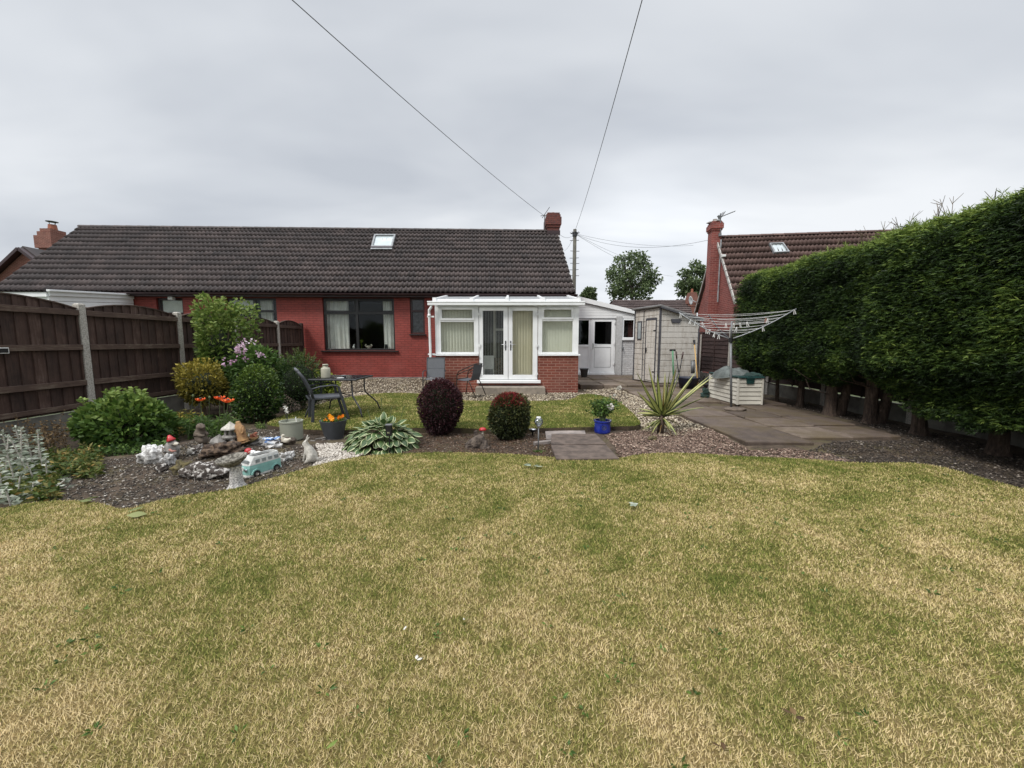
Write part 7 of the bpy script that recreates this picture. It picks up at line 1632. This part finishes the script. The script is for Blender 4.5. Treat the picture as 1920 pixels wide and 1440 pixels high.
# pedestal bird bath
c = zs(436, 915); t = thing('bird_bath', 'small stone bird bath on a speckled pedestal', 'bird bath', c); Yb = c.y + .06
b0 = Vector((c.x, Yb, c.z)); zt_ = V(432, 873, Yb).z
MB().lathe([(.02, -.03), (.088, -.03), (.088, .018), (.078, .026), (.060, .06), (.048, zt_ - c.z - .03), (.055, zt_ - c.z), (.02, zt_ - c.z)], b0, 8).build('pedestal', 'speckled_stone', t)
bt = Vector((b0.x - .02, Yb, zt_)); Mt = Matrix.Rotation(R(-7), 4, 'Y') @ Matrix.Rotation(R(6), 4, 'X'); MB().lathe([(.02, 0), (.06, .004), (.115, .045), (.135, .078), (.128, .088), (.112, .07), (.06, .03), (.02, .024)], bt, 26, M=Mt, lobes=10, lob=.03).build('bowl', 'mottled_stone', t, smooth=True)
# camper van planter
A, B = G(466, 894, -.03), G(528, 875, -.03); ax = (B - A); Lv = ax.length * 1.06; rz = math.atan2(ax.y, ax.x)
t = thing('van_planter', 'turquoise and white toy camper van planter with an open roof', 'planter', (0, 0, 0), local=True)
H_, D_ = .225, .175
def vshell(zs_, m, name, par):
    mb = MB(); n = 24; vs = []
    for z, ins, cut in zs_:
        for i in range(n):
            a = 2 * math.pi * i / n; ca, sa = math.cos(a), math.sin(a); k = 6.0; q = (abs(ca) ** k + abs(sa) ** k) ** (-1 / k); x = ca * q * (Lv / 2 - ins); y = sa * q * (D_ / 2 - ins * .8)
            if x < 0: x += cut
            vs.append((x + Lv / 2, y + D_ / 2, z))
    fs = [(j * n + i, j * n + (i + 1) % n, (j + 1) * n + (i + 1) % n, (j + 1) * n + i) for j in range(len(zs_) - 1) for i in range(n)] + [tuple(range(n))[::-1], tuple((len(zs_) - 1) * n + i for i in range(n))]
    return mb.add(vs, fs).build(name, m, par, smooth=False)
body = vshell([(.022, .012, 0), (.04, .0, 0), (.10, .0, .0), (.128, .004, .006)], 'van_teal', 'lower_body', t); up_ = vshell([(.1285, .004, .006), (.145, .006, .012), (.195, .018, .035), (.212, .026, .045), (.212, .04, .05), (.19, .042, .05)], 'van_cream', 'upper_body', t)
vshell([(.185, .044, .055), (.191, .046, .056)], 'compost', 'planting_soil', t); bmp_ = vshell([(.012, -.006, 0), (.03, -.006, 0)], 'van_cream', 'bumper', t)
for k in range(4): x = .055 + k * (Lv - .11) / 4 + .03; MB().box(x, x + (Lv - .11) / 4 - .022, -.0 + .004 , .020, .143, .183).build('window', 'van_grey', up_, bevel=.004)
MB().box(.020, .032, .03, D_ - .03, .145, .185).build('windscreen', 'van_grey', up_, bevel=.004)
for x in (.085, Lv - .085):
    w = MB(); w.tube([(x, -.008, .032), (x, .03, .032)], .036, 18); w = w.build('wheel', 'rubber', t); MB().tube([(x, -.012, .032), (x, -.004, .032)], .018, 14).build('hub_cap', 'chrome', w); MB().tube([(x, D_ - .03, .032), (x, D_ + .008, .032)], .036, 18).build('wheel', 'rubber', t)
    f = MB()
    for i in range(9): a0, a1 = math.pi * i / 9, math.pi * (i + 1) / 9; f.bar((x + math.cos(a0) * .046, -.002, .034 + math.sin(a0) * .046), (x + math.cos(a1) * .046, -.002, .034 + math.sin(a1) * .046), .012, .016, up=(0, 1, 0))
    f.build('wheel_arch', 'van_teal', body)
for y in (.04, D_ - .04): MB().tube([(-.006, y, .085), (.006, y, .085)], .016, 12).build('headlight', 'chrome', body)
MB().tube([(-.004, D_ / 2, .095), (.006, D_ / 2, .095)], .020, 14).build('badge', 'van_cream', body)
placed(t, (A.x, A.y, soilz(A.x, A.y) - .004), rz)
# hare
c = zs(578, 864); t = thing('hare_statue', 'pale stone hare sitting upright on the gravel', 'statue', c)
def skin_fig(name, m, parent, nodes, links, subdiv=2, **kw):
    """one continuous body grown round a jointed skeleton"""
    me = bpy.data.meshes.new(name); me.from_pydata([tuple(n[:3]) for n in nodes], links, []); me.materials.append(MATS[m])
    o = bpy.data.objects.new(name, me); COL.objects.link(o)
    off = ORG.get(root_of(parent), Vector()) if parent else Vector()
    if parent: me.transform(Matrix.Translation(-off)); o.parent = parent
    md = o.modifiers.new('skin', 'SKIN'); sv = me.skin_vertices[0] if me.skin_vertices else None
    if sv is None:
        bm = bmesh.new(); bm.from_mesh(me); bm.verts.layers.skin.verify(); bm.to_mesh(me); bm.free(); sv = me.skin_vertices[0]
    for i, n in enumerate(nodes): sv.data[i].radius = (n[3] * 1.22, n[3] * 1.22); sv.data[i].use_root = (i == 0)
    md.use_smooth_shade = True; s = o.modifiers.new('subdivision', 'SUBSURF'); s.levels = subdiv; s.render_levels = subdiv
    dg = bpy.context.evaluated_depsgraph_get(); dg.update(); ev = bpy.data.meshes.new_from_object(o.evaluated_get(dg)); o.modifiers.clear(); o.data = ev
    if not ev.materials: ev.materials.append(MATS[m])
    tag(o, **kw); return o
s = .285; X = lambda a, b, d, r: (c.x + a * s, c.y + d * s, c.z + b * s, r * s)
nd = [X(.20, .20, .05, .19), X(.10, .38, .05, .165), X(.0, .55, .05, .12), X(-.05, .68, .03, .085), X(-.10, .78, .0, .085), X(-.20, .75, -.02, .05), X(-.06, .90, .05, .028), X(-.02, 1.04, .07, .03), X(-.0, 1.12, .08, .012), X(-.02, .86, -.02, .028), X(.08, 1.0, -.04, .03), X(.13, 1.06, -.05, .012),
      X(-.06, .40, -.07, .06), X(-.13, .18, -.08, .04), X(-.15, .03, -.08, .035), X(-.06, .40, .16, .06), X(-.12, .18, .17, .04), X(-.14, .03, .17, .035), X(.16, .18, -.16, .13), X(.03, .06, -.18, .06), X(-.06, .035, -.18, .04), X(.30, .10, .06, .09), X(.42, .08, .05, .06)]
skin_fig('body', 'pale_stone', t, nd, [(0, 1), (1, 2), (2, 3), (3, 4), (4, 5), (4, 6), (6, 7), (7, 8), (4, 9), (9, 10), (10, 11), (2, 12), (12, 13), (13, 14), (2, 15), (15, 16), (16, 17), (0, 18), (18, 19), (19, 20), (0, 21), (21, 22)])
f = MB(); f.ball((c.x - .13 * s, c.y - .06 * s, c.z + .79 * s), .014 * s); f.build('eye', 'plastic_black', t)
# seated stone animal
c = zs(372, 842); s = .30; t = thing('animal_statue', 'brown stone statue of a seated round headed animal', 'statue', c); X = lambda a, b, d, r: (c.x + a * s, c.y + d * s + .05, c.z + b * s, r * s)
nd = [X(0, .24, 0, .21), X(0, .48, 0, .17), X(.03, .68, -.02, .11), X(.05, .86, -.02, .165), X(.22, .80, -.10, .085), X(.31, .76, -.14, .04), X(-.02, .54, -.16, .065), X(.18, .44, -.22, .055), X(.34, .44, -.16, .04), X(.16, .5, .12, .06), X(.33, .45, .02, .04), X(.20, .06, -.18, .075), X(.22, .06, .10, .075)]
skin_fig('body', 'brown_stone', t, nd, [(0, 1), (1, 2), (2, 3), (3, 4), (4, 5), (1, 6), (6, 7), (7, 8), (1, 9), (9, 10), (0, 11), (0, 12)])
for d_ in (-.19, -.0): f = MB(); f.ball((c.x + (.17 - d_ * .1) * s, c.y + d_ * s + .05, c.z + .92 * s), .016 * s); f.build('eye', 'plastic_black', t)
# hedgehog in a red cap
c = zs(318, 868); s = .24; t = thing('hedgehog_ornament', 'grey hedgehog garden ornament wearing a red cap', 'ornament', c); X = lambda a, b, d, r: (c.x + a * s + .03, c.y + d * s, c.z + b * s, r * s)
nd = [X(-.02, .36, .05, .30), X(.02, .66, .03, .26), X(.10, .88, .0, .16), X(.26, .86, -.05, .10), X(.42, .83, -.08, .05), X(.22, .42, -.16, .09), X(.42, .34, -.2, .06), X(.14, .08, -.18, .12), X(-.14, .08, -.12, .12)]
skin_fig('body', 'grey_stone', t, nd, [(0, 1), (1, 2), (2, 3), (3, 4), (1, 5), (5, 6), (0, 7), (0, 8)])
M = Matrix.Rotation(R(40), 4, 'Y'); f = MB(); f.ball(X(.31, .845, -.07, 0)[:3], .16 * s, .10 * s, .085 * s, 14, 8, M=Matrix.Rotation(R(10), 4, 'Y')); f.build('face', 'cream_glaze', t, smooth=True); f = MB(); f.lathe([(.17 * s, 0), (.18 * s, .05 * s), (.10 * s, .20 * s), (.01, .30 * s)], X(.10, .98, -.04, 0)[:3], 14, M=Matrix.Rotation(R(-22), 4, 'Y')); f.build('cap', 'red_glaze', t, smooth=True)
f = MB(); f.ball(X(.28, .90, -.16, 0)[:3], .018 * s); f.ball(X(.46, .84, -.09, 0)[:3], .03 * s); f.build('eye', 'plastic_black', t)
f = MB(); f.tube([X(.16, .62, -.26, 0)[:3], X(.30, .54, -.28, 0)[:3], X(.46, .56, -.26, 0)[:3]], [.05 * s, .05 * s, .03 * s], 8); f.build('arm', 'pink_paint', t, smooth=True)
n_ = 260; P, Dn, q = crown_pts(X(-.04, .55, .08, 0)[:3], (.30 * s, .30 * s, .36 * s), n_, 4, .05, .9, -.5, 4); k = (P[:, 0] < c.x + .05); v, f, r = leaf_arrays(P[k], Dn[k] + [-.2, .2, -.2], .02, .008, .1, 0); np_mesh('spines', v, f, 'dry_spine' if 'dry_spine' in MATS else 'brown_leaf', t, {'rnd': r})
# stones
def rock(name, px, py, w, d, h, m, seed, label, wob=.5, lift=0, cat='rock'):
    c = zs(px, py); mb = MB(); mb.ball((c.x, c.y + d * .45, c.z + h * .38 + lift), w / 2, d / 2, h * .62, 40, 24, wob=wob, seed=seed)
    for i, p in enumerate(mb.v): v_ = Vector(p); k = mnoise.noise(v_ * 22 + Vector((seed, 0, 0))) * .017 + mnoise.noise(v_ * 44) * .007; mb.v[i] = (p[0] + k, p[1] + k * .7, p[2] + k)
    return mb.build(name, m, None, label, cat, 'rocks of the rockery', smooth=True)
rock('rockery_stone', 278, 872, .33, .20, .19, 'white_rock', 2, 'jagged white stone left of the red capped hedgehog'); rock('rockery_stone', 310, 876, .12, .10, .12, 'white_rock', 5, 'small whitish stone tucked under the hedgehog'); rock('rockery_stone', 372, 897, .46, .24, .17, 'crusted_rock', 8, 'broad dark stone crusted with white pebbles at the front', .4); rock('rockery_stone', 333, 890, .16, .16, .13, 'moss_rock', 12, 'mossy stone at the left end of the crusted rock')
rock('rockery_stone', 402, 868, .42, .28, .15, 'log_wood', 15, 'rough brown log like mound under the stone lantern', .6); rock('rockery_stone', 455, 848, .26, .20, .12, 'moss_rock', 18, 'rusty brown lump between the log and the van'); rock('rockery_stone', 486, 846, .28, .20, .08, 'grey_stone', 21, 'flat grey stone behind the van planter'); rock('rockery_stone', 532, 866, .12, .10, .10, 'white_rock', 25, 'small white stone at the back of the van'); rock('rockery_stone', 541, 858, .09, .08, .07, 'white_rock', 29, 'smallest pale stone between van and hare'); rock('rockery_stone', 296, 886, .13, .10, .08, 'crusted_rock', 31, 'small speckled stone in front of the white stone'); rock('rockery_stone', 425, 878, .10, .09, .07, 'white_rock', 37, 'little white stone beside the bird bath bowl')
rock('rockery_stone', 1225, 824, .12, .10, .06, 'moss_rock', 41, 'dark clod in the chippings below the yucca')
# slate shards near the pots
mb = MB(); c = zs(595, 822)
for k in range(7): a = random.uniform(-.6, .6); p = c + Vector((random.uniform(-.14, .16), random.uniform(-.05, .12), random.uniform(.004, .02))); mb.bar(p, p + Vector((math.cos(a) * .10, math.sin(a) * .10, random.uniform(-.01, .04))), random.uniform(.02, .035), .007)
mb.build('slate_shards', 'grey_stone', None, 'broken slate shards between the two pots and the hare', 'slate')
# stone lantern
c = V(434, 830, 4.78); c.z = V(434, 829, 4.78).z; s = 4.78 / F_PX; t = thing('stone_lantern', 'small grey pagoda lantern with a pale roof', 'lantern', c)
mb = MB()
for a in range(4): an = math.pi / 4 + a * math.pi / 2; mb.bar(c + Vector((math.cos(an) * 12 * s, math.sin(an) * 12 * s, -.01)), c + Vector((math.cos(an) * 10 * s, math.sin(an) * 10 * s, 11 * s)), 6 * s, 6 * s)
mb.lathe([(.01, 9 * s), (15 * s, 9 * s), (16 * s, 12 * s), (13 * s, 15 * s), (.01, 15 * s)], c, 8); mb.build('base', 'grey_stone', t)
mb = MB()
for a in range(6): an = a * math.pi / 3; mb.bar(c + Vector((math.cos(an) * 8.5 * s, math.sin(an) * 8.5 * s, 15 * s)), c + Vector((math.cos(an) * 8.5 * s, math.sin(an) * 8.5 * s, 25 * s)), 3.5 * s, 3.5 * s)
mb.lathe([(.01, 24 * s), (11 * s, 24 * s), (11 * s, 26 * s), (.01, 26 * s)], c, 12); mb.build('fire_box', 'grey_stone', t)
MB().lathe([(.01, 26.2 * s), (17 * s, 26 * s), (16.5 * s, 28 * s), (10 * s, 32 * s), (5 * s, 36 * s), (2 * s, 39 * s), (.005, 40 * s)], c, 6).build('roof', 'pale_stone', t)
c = V(410, 828, 4.72); s = 4.72 / F_PX; t = thing('pagoda_top', 'pale pagoda roof piece lying left of the stone lantern', 'ornament', c); MB().lathe([(.01, 0), (16 * s, -1 * s), (15 * s, 2 * s), (8 * s, 8 * s), (2 * s, 13 * s), (.01, 14 * s)], c, 6, M=Matrix.Rotation(R(10), 4, 'Y')).build('roof', 'grey_stone', t)
# carved wooden figure
c = V(452, 826, 4.78); s = 4.78 / F_PX; t = thing('wooden_figure', 'golden carved wooden figure leaning by the lantern', 'figurine', c); X = lambda a, b, d, r: (c.x + a * s, c.y + d * s, c.z + b * s, r * s)
skin_fig('body', 'orange_wood', t, [X(2, 4, 0, 7), X(1, 14, 0, 6.5), X(-1, 25, 0, 6), X(-3, 34, 0, 3), X(-4, 38, 0, 4), X(6, 27, -2, 2.6), X(9, 18, -4, 2.2), X(5, 14, -5, 1.8), X(-7, 26, -2, 2.4), X(-7, 16, -4, 2), X(3, 0, 0, 8)], [(0, 1), (1, 2), (2, 3), (3, 4), (2, 5), (5, 6), (6, 7), (2, 8), (8, 9), (0, 10)])
# bird on a boat shaped dish
c = V(473, 824, 4.9); s = 4.9 / F_PX; t = thing('bird_ornament', 'small tan bird ornament on a wooden dish', 'ornament', c); MB().lathe([(.01, -2 * s), (6 * s, -2 * s), (11 * s, 4 * s), (10 * s, 5 * s), (.01, 3 * s)], c, 16, sy=.6).build('dish', 'orange_wood', t, smooth=True); X = lambda a, b, d, r: (c.x + a * s, c.y + d * s, c.z + b * s, r * s)
skin_fig('bird', 'terracotta', t, [X(3, 6, 0, 3.5), X(6, 9, 0, 2.6), X(7, 13, 0, 2.3), X(11, 12.5, 0, .9), X(-3, 6, 0, 1.4)], [(0, 1), (1, 2), (2, 3), (0, 4)]); f = MB(); f.lathe([(.004, 0), (2.6 * s, 0), (1.5 * s, 4 * s), (.003, 7 * s)], Vector((c.x - 6 * s, c.y, c.z + 4 * s)), 8); f.build('shell', 'white_paint', t)
# gnome lying behind the van
c = V(466, 850, 4.45); s = 4.45 / F_PX; t = thing('gnome', 'garden gnome with a red cap and white beard behind the van', 'gnome', c); f = MB(); f.ball((c.x + 0 * s, c.y, c.z + 4 * s), 7 * s, 6 * s, 6.5 * s, 16, 10); f.build('cap', 'red_glaze', t, smooth=True); f = MB(); f.ball((c.x + 9 * s, c.y - 1 * s, c.z + 2 * s), 6 * s, 5 * s, 5 * s, wob=.3, seed=4); f.ball((c.x + 17 * s, c.y, c.z - 1 * s), 8 * s, 6 * s, 5 * s, wob=.3, seed=7); f.build('beard', 'white_paint', t, smooth=True); f = MB(); f.ball((c.x + 5.5 * s, c.y - 4 * s, c.z + 3 * s), 3 * s, 2.5 * s, 3 * s); f.build('face', 'pink_paint', t, smooth=True); f = MB(); f.ball((c.x + 12 * s, c.y + 4 * s, c.z - 5 * s), 13 * s, 7 * s, 6 * s); f.build('body', 'blue_paint', t, smooth=True)
# blue and white windmill piece, pale squirrel, little duck
c = zs(506, 846); t = thing('blue_ornament', 'broken blue and white ornament lying on the stones', 'ornament', c); mb = MB()
for k in range(6): a = random.uniform(0, 3); p = c + Vector((random.uniform(-.12, .10), random.uniform(-.02, .08), .06 + random.uniform(0, .05))); mb.bar(p, p + Vector((math.cos(a) * .10, math.sin(a) * .06, random.uniform(-.05, .04))), .07, .014)
mb.build('pieces', 'blue_paint', t); mb = MB(); mb.ball(c + Vector((0, .03, .03)), .13, .07, .05, wob=.4, seed=3); mb.build('base', 'white_rock', t)
c = V(533, 829, 5.0); s = 5.0 / F_PX; t = thing('squirrel_ornament', 'small cream figure with a raised tail by the sage pot', 'ornament', c); X = lambda a, b, d, r: (c.x + a * s, c.y + d * s, c.z + b * s, r * s); skin_fig('body', 'cream_glaze', t, [X(2, 3, 0, 4), X(-2, 6, 0, 3), X(-4, 11, 0, 2.2), X(-2, 14, 0, 2.4), X(2, 13, 0, 1.4), X(8, 4, 0, 2.6), X(13, 7, 0, 2), X(-2, 0, -2, 1.6), X(5, 0, -2, 1.6)], [(0, 1), (1, 2), (2, 3), (3, 4), (0, 5), (5, 6), (1, 7), (0, 8)])
rock('rockery_stone', 533, 838, .2, .14, .09, 'brown_stone', 51, 'dark stone under the small cream squirrel figure')
c = V(361, 848, 4.55); s = 4.55 / F_PX; t = thing('duck_ornament', 'pale green grey duck head ornament between hedgehog and statue', 'ornament', c); X = lambda a, b, d, r: (c.x + a * s, c.y + d * s, c.z + b * s, r * s); skin_fig('body', 'pale_stone', t, [X(-2, 0, 0, 5), X(2, 5, 0, 4), X(7, 4, -1, 2), X(-8, -2, 0, 3)], [(0, 1), (1, 2), (0, 3)]); f = MB(); f.ball((c.x + 3 * s, c.y - 4 * s, c.z + 6 * s), .9 * s); f.build('eye', 'plastic_black', t)
rock('rockery_stone', 364, 862, .16, .14, .10, 'crusted_rock', 55, 'speckled stone beneath the duck head ornament')

# ================================================================== ON THE LAWN
P = []; D = []; rr = random.Random(77)   # little weed rosettes among the blades
for k in range(150):
    y = 1.0 + 4.0 * rr.random() ** 1.3; x = rr.uniform(-1.3, 1.3) * y
    if not inside(np.array(LAWN), np.array([x]), np.array([y]))[0]: continue
    n = rr.randint(4, 9); sc = rr.uniform(.006, .014)
    for j in range(n): a = rr.uniform(0, 6.28); P.append((x + math.cos(a) * sc, y + math.sin(a) * sc, .008)); D.append((math.cos(a), math.sin(a), rr.uniform(.2, .9)))
v, f, r = leaf_arrays(np.array(P), np.array(D), RNG.uniform(.014, .034, len(P)), .010, .15, .1); np_mesh('lawn_weeds', v, f, 'mid_green_leaf', None, {'rnd': r}, 'small broad leaved weeds scattered through the lawn', 'weeds', kind='stuff')
def flat_leaf(name, px, py, w, m, label, cat, n=1, curl=.02, ang=0, seed=0):
    rr = random.Random(seed); c = G(px, py, .03); vs, fs, rn = [], [], []
    for k in range(n):
        a = ang + k * 1.1 + rr.gauss(0, .2); o = c + Vector((rr.gauss(0, w * .25), rr.gauss(0, w * .25), .004 * k)) if n > 1 else c - Vector((math.cos(a), math.sin(a), 0)) * w * .5
        res = strip_leaf(o, (math.cos(a), math.sin(a), .25), w, w * .55, 6, 4, .45, .15, 'oval', rr.gauss(0, .3)); b = len(vs); vs += [tuple(p) for p in res[0]]; fs += [tuple(b + i for i in f) for f in res[1]]; rn += [rr.random()] * len(res[0])
    V_ = np.array(vs); V_[:, 2] = np.maximum(V_[:, 2], .018); return np_mesh(name, V_, np.array(fs), m, None, {'rnd': np.array(rn)}, label, cat, smooth=True)
flat_leaf('fallen_leaf', 999, 875, .085, 'silver_leaf', 'pale grey green curled leaves lying on the lawn near the slabs', 'leaf', 4, seed=1)
flat_leaf('fallen_leaf', 1189, 946, .06, 'silver_leaf', 'grey green fallen leaf sprig on the right of the lawn', 'leaf', 5, seed=2)
flat_leaf('fallen_leaf', 234, 963, .13, 'pale_leaf', 'yellow green leaf at the left edge of the lawn', 'leaf', 2, ang=.3, seed=3)
flat_leaf('fallen_leaf', 149, 938, .09, 'pale_leaf', 'yellowish leaf on the lawn edge below the weeds', 'leaf', 2, ang=.2, seed=4)
flat_leaf('fallen_leaf', 623, 1394, .042, 'bright_green_leaf', 'bright green leaf at the bottom of the lawn', 'leaf', 1, ang=1.2, seed=5)
flat_leaf('petal', 759, 1177, .030, 'white_petal', 'single white petal on the lawn, upper of the two', 'petal', 1, ang=1.4, seed=6)
flat_leaf('petal', 780, 1237, .026, 'white_petal', 'pair of white petals on the lawn, lower of the two', 'petal', 2, ang=.6, seed=7)
flat_leaf('petal', 865, 1163, .012, 'white_petal', 'tiny white petal scrap on the lawn, rightmost', 'petal', 2, ang=.6, seed=8)
flat_leaf('fallen_leaf', 1303, 785, .05, 'white_petal', 'white petal lying on the path slabs', 'petal', 2, ang=.4, seed=9)
flat_leaf('fallen_leaf', 163, 1140, .03, 'bright_green_leaf', 'small green leaf on the far left of the lawn', 'leaf', 1, ang=.4, seed=10)
flat_leaf('dry_leaf', 946, 1044, .03, 'brown_leaf', 'dark shrivelled leaf in the middle of the lawn', 'leaf', 2, ang=.4, seed=11)
flat_leaf('dry_leaf', 1490, 1345, .035, 'brown_leaf', 'dark dried leaf at the lower right of the lawn', 'leaf', 3, ang=.4, seed=12)
flat_leaf('dry_leaf', 1350, 1403, .03, 'brown_leaf', 'brown dried leaf near the bottom right of the lawn', 'leaf', 2, ang=1.4, seed=13)
